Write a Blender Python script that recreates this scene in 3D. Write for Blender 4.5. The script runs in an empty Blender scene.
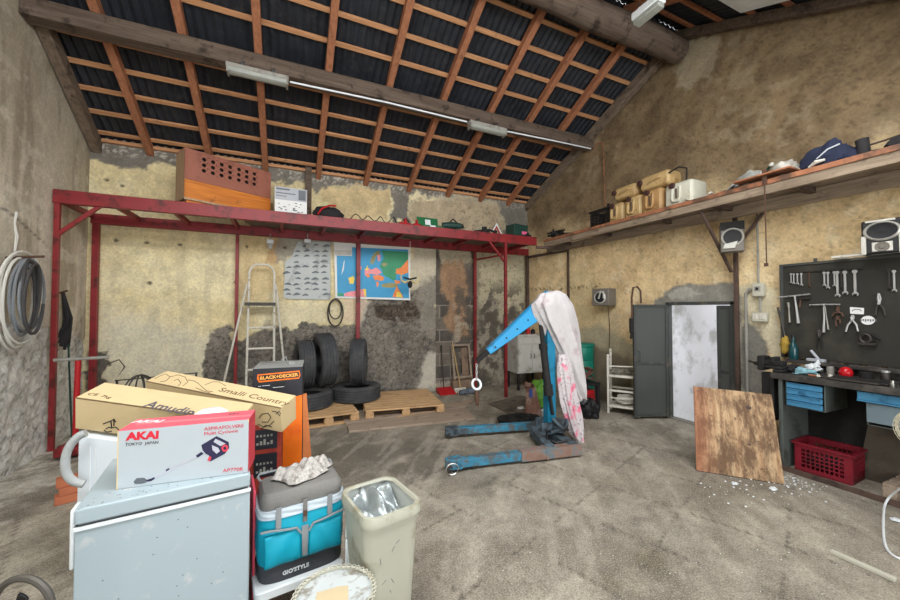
import bpy, bmesh, math, random
import numpy as np
from mathutils import Vector, Matrix, Euler
random.seed(7)
SC = bpy.context.scene
COL = SC.collection
PI = math.pi
V = Vector

# ------------------------------------------------------------------ camera
F = 360.0; CAMH = 1.6; YAW = math.radians(24.2); PIT = math.atan(9/360.0)
_fw = V((math.sin(YAW)*math.cos(PIT), math.cos(YAW)*math.cos(PIT), math.sin(PIT)))
_rt = V((math.cos(YAW), -math.sin(YAW), 0))
_up = _rt.cross(_fw)
cam = bpy.data.cameras.new('camera'); camo = bpy.data.objects.new('camera', cam); COL.objects.link(camo)
camo.location = (0, 0, CAMH)
camo.rotation_euler = Matrix((_rt, _up, -_fw)).transposed().to_euler()
cam.sensor_width = 36; cam.lens = 36*F/900.0; cam.clip_start = .05; cam.clip_end = 200
SC.camera = camo

def _pl(px, py, ax, v):
    d = _fw + _rt*((px-450)/F) + _up*((300-py)/F)
    o = V((0, 0, CAMH)); t = (v-o[ax])/d[ax]
    return o + d*t
def atX(px, py, v): return _pl(px, py, 0, v)     # point seen at (px,py) on the wall plane X = v
def atY(px, py, v): return _pl(px, py, 1, v)
def atZ(px, py, v): return _pl(px, py, 2, v)

# ------------------------------------------------------------------ geometry helpers
class G:
    def __init__(s): s.bm = bmesh.new()
    def _add(s, verts, faces):
        vs = [s.bm.verts.new(v) for v in verts]
        for f in faces:
            try: s.bm.faces.new([vs[i] for i in f])
            except ValueError: pass
        return s
    def box(s, lo, hi, M=None):
        (a, b, c), (d, e, f) = lo, hi
        vs = [V(p) for p in ((a,b,c),(d,b,c),(d,e,c),(a,e,c),(a,b,f),(d,b,f),(d,e,f),(a,e,f))]
        if M is not None: vs = [M @ v for v in vs]
        return s._add(vs, ((0,3,2,1),(4,5,6,7),(0,1,5,4),(1,2,6,5),(2,3,7,6),(3,0,4,7)))
    def hexa(s, b4, t4):
        return s._add([V(p) for p in b4]+[V(p) for p in t4], ((0,3,2,1),(4,5,6,7),(0,1,5,4),(1,2,6,5),(2,3,7,6),(3,0,4,7)))
    def beam(s, p, q, w, h, up=(0,0,1)):
        p, q = V(p), V(q); d = (q-p).normalized(); u = V(up)
        sd = d.cross(u)
        if sd.length < 1e-4: sd = d.cross(V((0,1,0)))
        sd.normalize(); u = sd.cross(d)
        vs = []
        for e in (p, q):
            for a, b in ((-1,-1),(1,-1),(1,1),(-1,1)): vs.append(e+sd*(a*w/2)+u*(b*h/2))
        return s._add(vs, ((0,1,2,3),(7,6,5,4),(0,4,5,1),(1,5,6,2),(2,6,7,3),(3,7,4,0)))
    def tube(s, pts, r, n=8, closed=False):
        pts = [V(p) for p in pts]; N = len(pts)
        rs = r if isinstance(r, (list, tuple)) else [r]*N
        tan = []
        for i in range(N):
            if closed: t = pts[(i+1) % N]-pts[i-1]
            else: t = pts[min(i+1, N-1)]-pts[max(i-1, 0)]
            if t.length < 1e-9: t = V((0,0,1))
            tan.append(t.normalized())
        ref = V((0,0,1)) if abs(tan[0].z) < .9 else V((1,0,0))
        nrm = (ref - tan[0]*ref.dot(tan[0])).normalized()
        rings = []
        for i in range(N):
            nrm = nrm - tan[i]*nrm.dot(tan[i])
            if nrm.length < 1e-6: nrm = tan[i].orthogonal()
            nrm.normalize(); b = tan[i].cross(nrm)
            rings.append([s.bm.verts.new(pts[i]+(nrm*math.cos(2*PI*k/n)+b*math.sin(2*PI*k/n))*rs[i]) for k in range(n)])
        for i in range(N if closed else N-1):
            A, B = rings[i], rings[(i+1) % N]
            for k in range(n):
                try: s.bm.faces.new((A[k], A[(k+1) % n], B[(k+1) % n], B[k]))
                except ValueError: pass
        if not closed:
            s.bm.faces.new(rings[0][::-1]); s.bm.faces.new(rings[-1])
        return s
    def lathe(s, prof, n=24, M=None, sx=1, sy=1):
        rings = []
        for r, z in prof:
            if r < 1e-6:
                v = V((0,0,z)); rings.append([s.bm.verts.new(M @ v if M is not None else v)])
            else:
                R = []
                for k in range(n):
                    v = V((r*sx*math.cos(2*PI*k/n), r*sy*math.sin(2*PI*k/n), z))
                    R.append(s.bm.verts.new(M @ v if M is not None else v))
                rings.append(R)
        for A, B in zip(rings, rings[1:]):
            for k in range(n):
                a, b = A[k % len(A)], A[(k+1) % len(A)]; c, d = B[(k+1) % len(B)], B[k % len(B)]
                f = [a]
                for v in (b, c, d):
                    if v not in f: f.append(v)
                if len(f) > 2:
                    try: s.bm.faces.new(f)
                    except ValueError: pass
        return s
    def prism(s, poly, h, M=None):
        n = len(poly)
        vs = [V((x, y, 0)) for x, y in poly]+[V((x, y, h)) for x, y in poly]
        if M is not None: vs = [M @ v for v in vs]
        return s._add(vs, [tuple(range(n))[::-1], tuple(range(n, 2*n))]+[(i, (i+1) % n, n+(i+1) % n, n+i) for i in range(n)])
    def rrect(s, hx, hy, r, levels, M=None, n=5, cap=(True, True)):
        """stack of rounded rectangles: levels = [(z, inset)]"""
        rings = []
        for z, ins in levels:
            R = []; a, b, rr = hx-ins, hy-ins, max(r-ins*.5, .002)
            for cx, cy, a0 in ((1,1,0),(-1,1,90),(-1,-1,180),(1,-1,270)):
                for k in range(n):
                    t = math.radians(a0+90*k/(n-1))
                    v = V((cx*(a-rr)+rr*math.cos(t), cy*(b-rr)+rr*math.sin(t), z))
                    R.append(s.bm.verts.new(M @ v if M is not None else v))
            rings.append(R)
        m = len(rings[0])
        for A, B in zip(rings, rings[1:]):
            for k in range(m): s.bm.faces.new((A[k], A[(k+1) % m], B[(k+1) % m], B[k]))
        if cap[0]: s.bm.faces.new(rings[0][::-1])
        if cap[1]: s.bm.faces.new(rings[-1])
        return s
    def surf(s, fn, nu, nv, wrap=False):
        vs = [[s.bm.verts.new(fn(i/nu, j/nv)) for j in range(nv+1)] for i in range(nu+(0 if wrap else 1))]
        for i in range(nu):
            for j in range(nv):
                A = vs[i]; B = vs[(i+1) % len(vs)]
                s.bm.faces.new((A[j], B[j], B[j+1], A[j+1]))
        return s
    def ball(s, c, r, n=10, sc=(1,1,1), M=None):
        Mx = Matrix.Translation(c) @ Matrix.Diagonal((sc[0], sc[1], sc[2], 1))
        if M is not None: Mx = M @ Mx
        pr = [(r*math.sin(PI*k/n), -r*math.cos(PI*k/n)) for k in range(n+1)]
        pr[0] = (0, -r); pr[-1] = (0, r)
        return s.lathe(pr, n*2, Mx)

def obj(name, g, m, parent=None, bevel=0, smooth=True, world=False, label=None, solid=0, seg=2):
    bm = g.bm
    bmesh.ops.recalc_face_normals(bm, faces=bm.faces[:])
    me = bpy.data.meshes.new(name); bm.to_mesh(me); bm.free()
    if parent is not None and world:
        me.transform(MW[parent.name].inverted())
    if smooth:
        me.polygons.foreach_set('use_smooth', [True]*len(me.polygons))
        me.set_sharp_from_angle(angle=math.radians(38))
    o = bpy.data.objects.new(name, me); COL.objects.link(o)
    for x in (m if isinstance(m, list) else [m]): me.materials.append(x)
    if parent is not None: o.parent = parent
    MW[o.name] = MW[parent.name].copy() if parent is not None else Matrix.Identity(4)
    if solid:
        md = o.modifiers.new('solid', 'SOLIDIFY'); md.thickness = solid; md.offset = 0
    if bevel:
        md = o.modifiers.new('bevel', 'BEVEL'); md.width = bevel; md.segments = seg; md.limit_method = 'ANGLE'; md.angle_limit = math.radians(40)
    if label: o['label'] = label
    return o
MW = {}
def thing(name, label, cat, loc=(0,0,0), rot=(0,0,0), group=None):
    o = bpy.data.objects.new(name, None); COL.objects.link(o)
    o.empty_display_size = .1
    o.location = loc; o.rotation_euler = rot if isinstance(rot, (tuple, Euler)) else (0,0,rot)
    o['label'] = label; o['category'] = cat
    if group: o['group'] = group
    MW[o.name] = Matrix.LocRotScale(V(loc), Euler(o.rotation_euler), None)
    return o
def tag(o, label, cat, group=None, kind=None):
    o['label'] = label; o['category'] = cat
    if group: o['group'] = group
    if kind: o['kind'] = kind
    return o
def struct(name, g, m, **k):
    o = obj(name, g, m, **k); o['kind'] = 'structure'; o['label'] = k.get('label') or name.replace('_', ' '); o['category'] = name.split('_')[0]
    return o
def clone(root, loc, rot=None, label=None, group=None):
    r = root.copy(); COL.objects.link(r); r.location = loc
    if rot is not None: r.rotation_euler = rot if isinstance(rot, tuple) else (0,0,rot)
    if label: r['label'] = label
    if group: r['group'] = group
    MW[r.name] = Matrix.LocRotScale(V(loc), Euler(r.rotation_euler), None)
    for ch in list(root.children):
        c = ch.copy(); COL.objects.link(c); c.parent = r
        for gch in ch.children:
            d = gch.copy(); COL.objects.link(d); d.parent = c
    return r
def lettering(text, size, m, parent, M, depth=.0006, name='lettering', align='CENTER', bold=0, sx=1.0, shear=0):
    cu = bpy.data.curves.new('t', 'FONT'); cu.body = text; cu.size = size; cu.align_x = align; cu.align_y = 'CENTER'
    cu.extrude = depth; cu.offset = bold; cu.shear = shear; cu.resolution_u = 3
    to = bpy.data.objects.new('t', cu); COL.objects.link(to)
    me = bpy.data.meshes.new_from_object(to)
    bpy.data.objects.remove(to); bpy.data.curves.remove(cu)
    me.transform(M @ Matrix.Diagonal((sx, 1, 1, 1))); me.name = name
    o = bpy.data.objects.new(name, me); COL.objects.link(o); me.materials.clear(); me.materials.append(m); o.parent = parent
    MW[o.name] = MW[parent.name]
    return o
def frame(o, x, y):
    """matrix taking local xy-plane to the plane through o spanned by x and y"""
    x = V(x).normalized(); y = V(y); z = x.cross(y).normalized(); y = z.cross(x)
    return Matrix((( x.x, y.x, z.x, o[0]), (x.y, y.y, z.y, o[1]), (x.z, y.z, z.z, o[2]), (0,0,0,1)))

# ------------------------------------------------------------------ numpy noise
_rng = np.random.RandomState(3)
_tab = _rng.rand(256, 256)
def vn(x, y, sd=0):
    x = np.asarray(x, float)+sd*17.31; y = np.asarray(y, float)+sd*9.77
    xi = np.floor(x).astype(int); yi = np.floor(y).astype(int); fx = x-xi; fy = y-yi
    fx = fx*fx*(3-2*fx); fy = fy*fy*(3-2*fy)
    g = lambda a, b: _tab[a & 255, b & 255]
    return (g(xi, yi)*(1-fx)+g(xi+1, yi)*fx)*(1-fy)+(g(xi, yi+1)*(1-fx)+g(xi+1, yi+1)*fx)*fy
def fbm(x, y, sc=1, oc=4, sd=0, gain=.55):
    t = 0; a = 1; n = 0
    x = np.asarray(x, float); y = np.asarray(y, float)
    for k in range(oc):
        t = t+a*vn(x*sc, y*sc, sd+k*3); n += a; a *= gain; sc *= 2.03
        x, y = x*.8-y*.6, x*.6+y*.8
    return t/n
def sdpoly(x, y, P):
    P = np.array(P, float); d = np.full(np.shape(x), 1e9); ins = np.zeros(np.shape(x), bool)
    for i in range(len(P)):
        a = P[i]; b = P[(i+1) % len(P)]; e = b-a
        wx = x-a[0]; wy = y-a[1]
        t = np.clip((wx*e[0]+wy*e[1])/max(e[0]**2+e[1]**2, 1e-12), 0, 1)
        d = np.minimum(d, (wx-e[0]*t)**2+(wy-e[1]*t)**2)
        if abs(b[1]-a[1]) > 1e-12:
            c = ((a[1] > y) != (b[1] > y)) & (x < (b[0]-a[0])*(y-a[1])/(b[1]-a[1])+a[0])
            ins ^= c
    d = np.sqrt(d); return np.where(ins, d, -d)
def sst(v, lo, hi):
    t = np.clip((v-lo)/(hi-lo), 0, 1); return t*t*(3-2*t)
def lin(c):
    return tuple(((v/255)/12.92 if v/255 <= .04045 else ((v/255+.055)/1.055)**2.4) for v in c)

# ------------------------------------------------------------------ materials
def _mat(name):
    m = bpy.data.materials.new(name); m.use_nodes = True
    nt = m.node_tree; b = nt.nodes['Principled BSDF']
    return m, nt, b
def _n(nt, t, **k):
    n = nt.nodes.new(t)
    for a, v in k.items():
        if a in ('op', ): n.operation = v
        else:
            try: n.inputs[a].default_value = v
            except Exception: setattr(n, a, v)
    return n
def _noise(nt, vec, scale, detail=4, rough=.55):
    n = nt.nodes.new('ShaderNodeTexNoise'); n.inputs['Scale'].default_value = scale; n.inputs['Detail'].default_value = detail; n.inputs['Roughness'].default_value = rough
    nt.links.new(vec, n.inputs['Vector']); return n.outputs[0]
def _map(nt, val, a, b, c, d):
    n = nt.nodes.new('ShaderNodeMapRange'); n.inputs[1].default_value = a; n.inputs[2].default_value = b; n.inputs[3].default_value = c; n.inputs[4].default_value = d
    nt.links.new(val, n.inputs[0]); return n.outputs[0]
def _mix(nt, fac, A, B, mode='MIX'):
    n = nt.nodes.new('ShaderNodeMix'); n.data_type = 'RGBA'; n.blend_type = mode
    for i, v in ((0, fac), (6, A), (7, B)):
        if hasattr(v, 'links') or hasattr(v, 'is_linked'): nt.links.new(v, n.inputs[i])
        elif isinstance(v, (int, float)): n.inputs[i].default_value = v
        else: n.inputs[i].default_value = (*v[:3], 1)
    return n.outputs[2]
def _bump(nt, b, h, strength, dist=.01):
    n = nt.nodes.new('ShaderNodeBump'); n.inputs['Strength'].default_value = strength; n.inputs['Distance'].default_value = dist
    nt.links.new(h, n.inputs['Height']); nt.links.new(n.outputs[0], b.inputs['Normal'])
def mk(name, col, rough=.6, metal=0, var=.12, scale=6, bump=0, bscale=80, dirt=None, damt=.3, dscale=4, stretch=None, spec=.4, coat=0):
    """plain procedural material: colour with noise variation, optional dirt blotches and bump"""
    m, nt, b = _mat(name)
    tc = nt.nodes.new('ShaderNodeTexCoord').outputs['Object']
    if stretch:
        mp = nt.nodes.new('ShaderNodeMapping'); mp.inputs['Scale'].default_value = stretch; nt.links.new(tc, mp.inputs[0]); tc = mp.outputs[0]
    c = lin(col)
    f = _map(nt, _noise(nt, tc, scale, 5), .3, .7, 0, 1)
    out = _mix(nt, f, tuple(v*(1-var) for v in c), tuple(min(1, v*(1+var)) for v in c))
    if dirt:
        d = _map(nt, _noise(nt, tc, dscale, 6, .65), .62-damt*.4, .75-damt*.4, 0, 1)
        out = _mix(nt, d, out, lin(dirt))
    nt.links.new(out, b.inputs['Base Color'])
    b.inputs['Roughness'].default_value = rough; b.inputs['Metallic'].default_value = metal
    b.inputs['Specular IOR Level'].default_value = spec; b.inputs['Coat Weight'].default_value = coat
    if bump: _bump(nt, b, _noise(nt, tc, bscale, 4), bump)
    return m
def mk_attr(name, rough=.85, fine=(40, .14), bump=.5, bscale=45, speck=0, spec=.3, mid=(9, .12)):
    """surface whose colour map (paint, render, stains, some shade) was laid out on the mesh; fine grain added here"""
    m, nt, b = _mat(name)
    tc = nt.nodes.new('ShaderNodeTexCoord').outputs['Object']
    at = nt.nodes.new('ShaderNodeAttribute'); at.attribute_name = 'Col'
    f = _map(nt, _noise(nt, tc, fine[0], 6, .7), .3, .7, 1-fine[1], 1+fine[1])
    out = _mix(nt, 1.0, at.outputs['Color'], f, 'MULTIPLY')
    out = _mix(nt, 1.0, out, _map(nt, _noise(nt, tc, mid[0], 9, .75), .32, .68, 1-mid[1], 1+mid[1]), 'MULTIPLY')
    if speck:
        s = _map(nt, _noise(nt, tc, 105, 3, .7), .53, .62, 0, speck); out = _mix(nt, s, out, lin((206, 201, 188)))
        s = _map(nt, _noise(nt, tc, 80, 4, .75), .48, .39, 0, speck); out = _mix(nt, s, out, lin((72, 66, 58)))
    nt.links.new(out, b.inputs['Base Color'])
    b.inputs['Roughness'].default_value = rough; b.inputs['Specular IOR Level'].default_value = spec
    a2 = nt.nodes.new('ShaderNodeMath'); a2.operation = 'MULTIPLY'
    nt.links.new(_noise(nt, tc, bscale, 8, .7), a2.inputs[0]); nt.links.new(at.outputs['Alpha'], a2.inputs[1])
    _bump(nt, b, a2.outputs[0], bump, .03)
    return m
def mk_wood(name, c1, c2, rough=.65, scale=3, axis=0, dirt=None, damt=.3, bump=.15):
    m, nt, b = _mat(name)
    tc = nt.nodes.new('ShaderNodeTexCoord').outputs['Object']
    mp = nt.nodes.new('ShaderNodeMapping'); s = [12, 12, 12]; s[axis] = .8; mp.inputs['Scale'].default_value = s
    nt.links.new(tc, mp.inputs[0])
    f = _map(nt, _noise(nt, mp.outputs[0], scale, 8, .6), .32, .68, 0, 1)
    out = _mix(nt, f, lin(c1), lin(c2))
    if dirt:
        d = _map(nt, _noise(nt, tc, 5, 7, .7), .66-damt*.4, .78-damt*.4, 0, .85); out = _mix(nt, d, out, lin(dirt))
    nt.links.new(out, b.inputs['Base Color']); b.inputs['Roughness'].default_value = rough; b.inputs['Specular IOR Level'].default_value = .3
    if bump: _bump(nt, b, f, bump, .004)
    return m
def paint_mesh(me, cols, rough):
    ca = me.attributes.new('Col', 'FLOAT_COLOR', 'POINT')
    d = np.ones((len(me.vertices), 4)); d[:, :3] = cols; d[:, 3] = rough
    ca.data.foreach_set('color', d.astype(np.float32).ravel())
def gridmesh(name, P, keep, m):
    """P: (nu,nv,3) array of points, keep: (nu-1,nv-1) bool"""
    nu, nv = P.shape[:2]
    me = bpy.data.meshes.new(name)
    idx = np.arange(nu*nv).reshape(nu, nv)
    q = np.stack([idx[:-1, :-1], idx[1:, :-1], idx[1:, 1:], idx[:-1, 1:]], -1)[keep]
    me.from_pydata(P.reshape(-1, 3).tolist(), [], q.reshape(-1, 4).tolist())
    me.polygons.foreach_set('use_smooth', [True]*len(me.polygons))
    me.materials.append(m)
    o = bpy.data.objects.new(name, me); COL.objects.link(o); MW[name] = Matrix.Identity(4)
    o['kind'] = 'structure'
    return o
def layer(C, mask, col, var=0, n=None):
    c = np.array(lin(col))
    if n is not None: c = c*(1+var*(n[..., None]*2-1))
    return C*(1-mask[..., None])+c*mask[..., None]
# ================================================================== THE SETTING
XL, YB, YF = -2.5, 6.55, -3.0
RIDGE_Y = 3.3; ROOF0 = 3.95; SL = .5
def roofz(y): return ROOF0+SL*(YB-y) if y > RIDGE_Y else ROOF0+SL*(YB-RIDGE_Y)-SL*(RIDGE_Y-y)
def xr(y):                                   # the right wall bends a little towards the back corner
    return 5.14 if y < 3.8 else 5.14-(y-3.8)*.115
def xl(y): return -2.53+(YB-y)*.065        # the left wall runs slightly askew
def pxY(pts, v=YB): return [(p.x, p.z) for p in (atY(a, b, v) for a, b in pts)]
def pxX(pts, v): return [(p.y, p.z) for p in (atX(a, b, v) for a, b in pts)]
def pxZ(pts, v=0): return [(p.x, p.y) for p in (atZ(a, b, v) for a, b in pts)]

m_plaster = mk_attr('old_plaster', .9, (34, .2), .6, 38, mid=(5, .14))
m_floor = mk_attr('worn_concrete', .72, (26, .16), .28, 60, speck=.5, spec=.3, mid=(5, .3))

# ---- back wall
xs = np.arange(-2.62, 4.98, .018); zs = np.arange(-.02, 4.12, .018)
gx, gz = np.meshgrid(xs, zs, indexing='ij')
wx = gx+(fbm(gx, gz, 3, 4, 1)-.5)*.26+(fbm(gx, gz, 13, 4, 7)-.5)*.16; wz = gz+(fbm(gx, gz, 3, 4, 2)-.5)*.26+(fbm(gx, gz, 13, 4, 8)-.5)*.16
n1 = fbm(gx, gz, 1.3, 5, 3); n2 = fbm(gx, gz, 7, 5, 4); n3 = fbm(gx, gz, 28, 4, 5)
C = np.ones(gx.shape+(3,))*np.array(lin((230, 218, 178)))
C = layer(C, sst(n1, .45, .62)*.7, (216, 198, 150))
C = layer(C, sst(n2, .56, .68)*.35, (184, 172, 138))
C = layer(C, sst(fbm(gx*6, gz*.7, 1, 4, 21), .55, .7)*.28, (172, 160, 132))
C = layer(C, sst(sdpoly(wx, wz, pxY([(88,300),(235,330),(205,400),(88,400)]))/1, -.1, .3)*.6, (212, 208, 190))
C = layer(C, sst(gx+(n1-.5)*1.2, 2.3, 2.9), (186, 176, 148))
H = np.zeros(gx.shape); RG = np.full(gx.shape, .35)
def patch(poly, col, soft=.03, amt=1, dep=0, rg=None, var=.0, nn=None, V_=None):
    global C, H, RG
    m = sst(sdpoly(wx, wz, pxY(poly)), -soft, soft)*amt
    C = layer(C, m, col, var, nn)
    H = H*(1-m)+dep*m
    if rg is not None: RG = RG*(1-m)+rg*m
    return m
# grey render along the top of the wall
patch([(80,110),(87,154),(105,163),(120,166),(135,169),(150,170),(158,163),(175,166),(272,178),(285,184),(310,186),(316,197),(325,190),(345,184),(360,190),(372,190),(388,186),(395,200),(390,222),(413,222),(411,200),(416,194),(440,194),(470,197),(498,204),(503,225),(505,246),(530,246),(530,180),(300,150)], (124,119,110), .03, 1, -.004, .9, .3, n2)
patch([(330,187),(388,188),(391,200),(386,219),(320,219),(318,200)], (208,186,142), .03, .95, 0, .9, .3, n2)
patch([(420,197),(470,200),(498,207),(501,228),(440,228),(414,220),(412,203)], (184,166,138), .03, .9, 0, .9, .3, n2)
patch([(318,205),(326,205),(328,220),(318,220)], (205,208,160), .02, .8)
m = sst(n3, .56, .66)*sst(gz, 3.72, 3.86)*.8
C = layer(C, m, (200,194,180))
# dull darker line, slightly sunk, below the rack
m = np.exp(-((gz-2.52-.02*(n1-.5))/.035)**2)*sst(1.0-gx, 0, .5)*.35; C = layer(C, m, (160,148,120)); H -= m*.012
# bare grey render on the lower half
low = [(202,420),(204,362),(207,345),(213,328),(225,325),(232,320),(236,338),(252,338),(262,322),(268,318),(274,323),(290,329),(300,325),(312,322),(325,326),(345,328),(353,325),(358,314),(365,302),(375,290),(400,290),(420,287),(430,284),(437,270),(437,430)]
m = patch(low, (122,116,107), .012, 1, -.018, 1.5, .36, n2)
lowm = sst(sdpoly(wx, wz, pxY(low)), -.02, .02)
C = layer(C, lowm*sst(n3, .55, .7)*.7, (84,79,72)); H += lowm*(n3-.5)*.035+lowm*(n2-.5)*.03
C = layer(C, lowm*sst(n1, .52, .66)*.5, (150,142,130))
rid = np.abs(fbm(gx, gz, 9, 5, 61, .6)-.5); C = layer(C, lowm*sst(.035-rid, 0, .03)*.75, (66,61,56)); H -= lowm*sst(.04-rid, 0, .04)*.02
rid2 = np.abs(fbm(gx, gz, 5, 5, 63, .6)-.5); C = layer(C, lowm*sst(.02-rid2, 0, .02)*.7, (170,163,150))
# crumbled bricks under the map
bm_ = sst(sdpoly(wx, wz, pxY([(378,304),(400,302),(418,300),(424,300),(422,314),(408,322),(385,322),(376,316)])), -.02, .02)
bx = np.abs(((gx*4.2+np.floor(gz*9)*.5) % 1)-.5) ; bz = np.abs(((gz*9) % 1)-.5)
mort = np.maximum(sst(bx, .44, .49), sst(bz, .38, .47))
C = layer(C, bm_*(1-mort*.5), (92,80,69), .4, n2); C = layer(C, bm_*sst(n3,.52,.6)*.7, (50,45,41)); H = H-bm_*(.03-.02*mort)
patch([(353,325),(358,303),(368,298),(374,300),(364,312),(358,326)], (206,198,180), .02, .8, 0, .9)
# tinted plaster beneath and around the posters
patch([(255,300),(335,305),(356,300),(356,322),(300,322),(255,333)], (214,203,170), .04, .7)
patch([(345,300),(372,300),(366,304),(356,318),(345,322)], (214,182,160), .03, .45)
patch([(238,225),(286,228),(284,290),(262,300),(240,300)], (200,170,118), .06, .55)
patch([(268,232),(284,240),(282,262),(270,262)], (168,122,76), .03, .5)
patch([(275,232),(332,236),(330,258),(300,256),(280,262)], (150,146,138), .04, .75, 0, .8)
# pale render right of the map, bricked-up bay behind the crane
patch([(411,245),(436,248),(436,272),(428,285),(412,292)], (196,186,165), .03, .9)
patch([(414,300),(436,268),(436,340),(420,330)], (160,152,138), .04, .55, -.01, 1.3)
patch([(418,392),(424,360),(432,352),(437,352),(437,396)], (205,198,182), .05, .85, -.005, 1.2)
bay = (gx > atY(436,300,YB).x) & (gx < atY(476,300,YB).x)
bay = bay.astype(float)*sst(2.9-gz, 0, .05)
C = layer(C, bay, (112,104,94), .3, n2)
bz2 = np.abs(((gz*4.2) % 1)-.5); bx2 = np.abs(((gx*2.2+np.floor(gz*4.2)*.5) % 1)-.5)
mj = np.maximum(sst(bz2, .455, .48), sst(bx2, .475, .49))
hsh = _tab[(np.floor(gx*2.2+np.floor(gz*4.2)*.5).astype(int)*7) & 255, (np.floor(gz*4.2).astype(int)*13) & 255]
C = layer(C, bay*sst(hsh, .35, .6)*.75, (74,70,66), .25, n2); C = layer(C, bay*sst(2.0-gz, 0, .3)*mj*.7, (160,152,140)); H -= bay*.012; H -= bay*mj*.01
RG = RG*(1-bay)+.9*bay
patch([(438,243),(474,246),(474,262),(462,268),(450,262),(438,266)], (190,178,152), .03, .9)
patch([(440,262),(462,258),(470,285),(466,310),(468,335),(456,342),(446,325),(448,300),(440,285)], (164,130,100), .05, .9, 0, .9, .3, n2)
patch([(462,262),(476,262),(476,300),(468,300)], (92,86,80), .03, .8)
patch([(438,380),(475,383),(475,393),(438,392)], (178,168,150), .02, .7)
patch([(476,395),(477,322),(486,300),(492,290),(503,322),(512,302),(522,318),(532,325),(545,400)], (104,97,87), .03, 1, -.01, 1.3, .4, n2)
C = layer(C, sst(gx, 2.95, 3.1)*sst(n2, .52, .60)*sst(2.3-gz, 0, .4)*.85, (92,86,77))
C = layer(C, sst(gx, 2.95, 3.1)*sst(n2, .46, .40)*sst(2.0-gz, 0, .4)*.7, (178,168,150))
patch([(478,262),(484,330),(476,340),(476,262)], (110,104,94), .05, .6, 0, 1)
patch([(490,372),(526,366),(526,392),(500,392)], (168,158,140), .05, .6, 0, 1)
C = layer(C, sst(n3, .6, .72)*sst(gx, 2.6, 3.2)*.6, (100,92,80))
# broken corner at the left
hl = sst(sdpoly(wx, wz, pxY([(84,420),(84,352),(92,345),(100,350),(108,352),(106,362),(100,372),(103,400),(100,420)])), -.02, .02)
C = layer(C, hl, (104,98,90), .4, n3); H -= hl*.04; RG = RG*(1-hl)+1.4*hl
for hx, hy in ((116,240),(147,243),(180,245),(247,247),(107,180),(285,248),(150,283),(122,186),(236,282)):   # old plug holes
    p = atY(hx, hy, YB); d = np.hypot((gx-p.x), (gz-p.z)*1.3)
    C = layer(C, sst(.035-d+(n3-.5)*.03, 0, .012)*.85, (72,62,50)); H -= sst(.03-d, 0, .02)*.02
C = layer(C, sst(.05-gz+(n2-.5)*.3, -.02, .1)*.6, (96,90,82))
H += (n2-.5)*.008+(n1-.5)*.02
P = np.stack([gx, YB-H, gz], -1)
keep = np.ones((len(xs)-1, len(zs)-1), bool)
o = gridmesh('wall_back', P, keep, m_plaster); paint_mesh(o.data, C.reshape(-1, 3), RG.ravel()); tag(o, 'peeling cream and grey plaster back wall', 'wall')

# ---- left wall
ys = np.arange(YF, YB+.05, .024); zs2 = np.arange(-.02, 5.7, .024)
gy, gz = np.meshgrid(ys, zs2, indexing='ij')
n1 = fbm(gy, gz, 1.1, 5, 31); n2 = fbm(gy, gz, 6, 5, 32); n3 = fbm(gy, gz, 24, 4, 33)
st = fbm(gy*5, gz*.8, 1, 5, 34)
C = np.ones(gy.shape+(3,))*np.array(lin((214, 205, 186)))
C = layer(C, sst(n1, .42, .62)*.7, (190,180,160)); C = layer(C, sst(st, .48, .66)*.7, (156,145,126)); C = layer(C, sst(n2, .55, .68)*.5, (228,222,206))
C = layer(C, sst(gz, 2.8, 4.2)*.35, (128,118,98))
crk = np.abs(gz-(2.55+.55*(gy-4.6)*-.5)-.12*(n1-.5)-.05*(n2-.5)); C = layer(C, sst(.016-crk, 0, .012)*sst(5.6-gy,0,.3)*.7, (88,82,74))
edge = np.interp(gy, *zip(*[(p.y, p.z) for p in (atX(a, b, XL) for a, b in ((0,328),(20,324),(32,322),(40,328),(52,334),(60,330),(70,334),(86,336)))]))
rm = sst(edge+(n2-.5)*.35+(n3-.5)*.1-gz, -.015, .015)
C = layer(C, rm, (220,218,210), .2, n2); C = layer(C, rm*sst(n3, .54, .68)*.5, (150,147,140)); C = layer(C, rm*sst(n1, .52, .62)*.5, (232,230,224))
rdl = np.abs(fbm(gy*1.5+gz, gz*1.8, 7, 5, 66, .6)-.5); C = layer(C, rm*sst(.025-rdl, 0, .025)*.7, (100,96,91))
dg = fbm(gy*3+gz*2.2, gz*4-gy*1.5, 2.5, 5, 35)
H = -(rm*.02)+rm*(dg-.5)*.06+rm*(n3-.5)*.03+(n1-.5)*.015
RG = .3+rm*1.3
P = np.stack([xl(gy)+H, gy, gz], -1)
cz = (gz[:-1, :-1]+gz[1:, 1:])/2; cy = (gy[:-1, :-1]+gy[1:, 1:])/2
rz = np.where(cy > RIDGE_Y, ROOF0+SL*(YB-cy), ROOF0+SL*(YB-RIDGE_Y)-SL*(RIDGE_Y-cy))
o = gridmesh('wall_left', P, cz < rz+.1, m_plaster); paint_mesh(o.data, C.reshape(-1, 3), RG.ravel()); tag(o, 'grey-brown plaster left wall with rough render below', 'wall')

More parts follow.
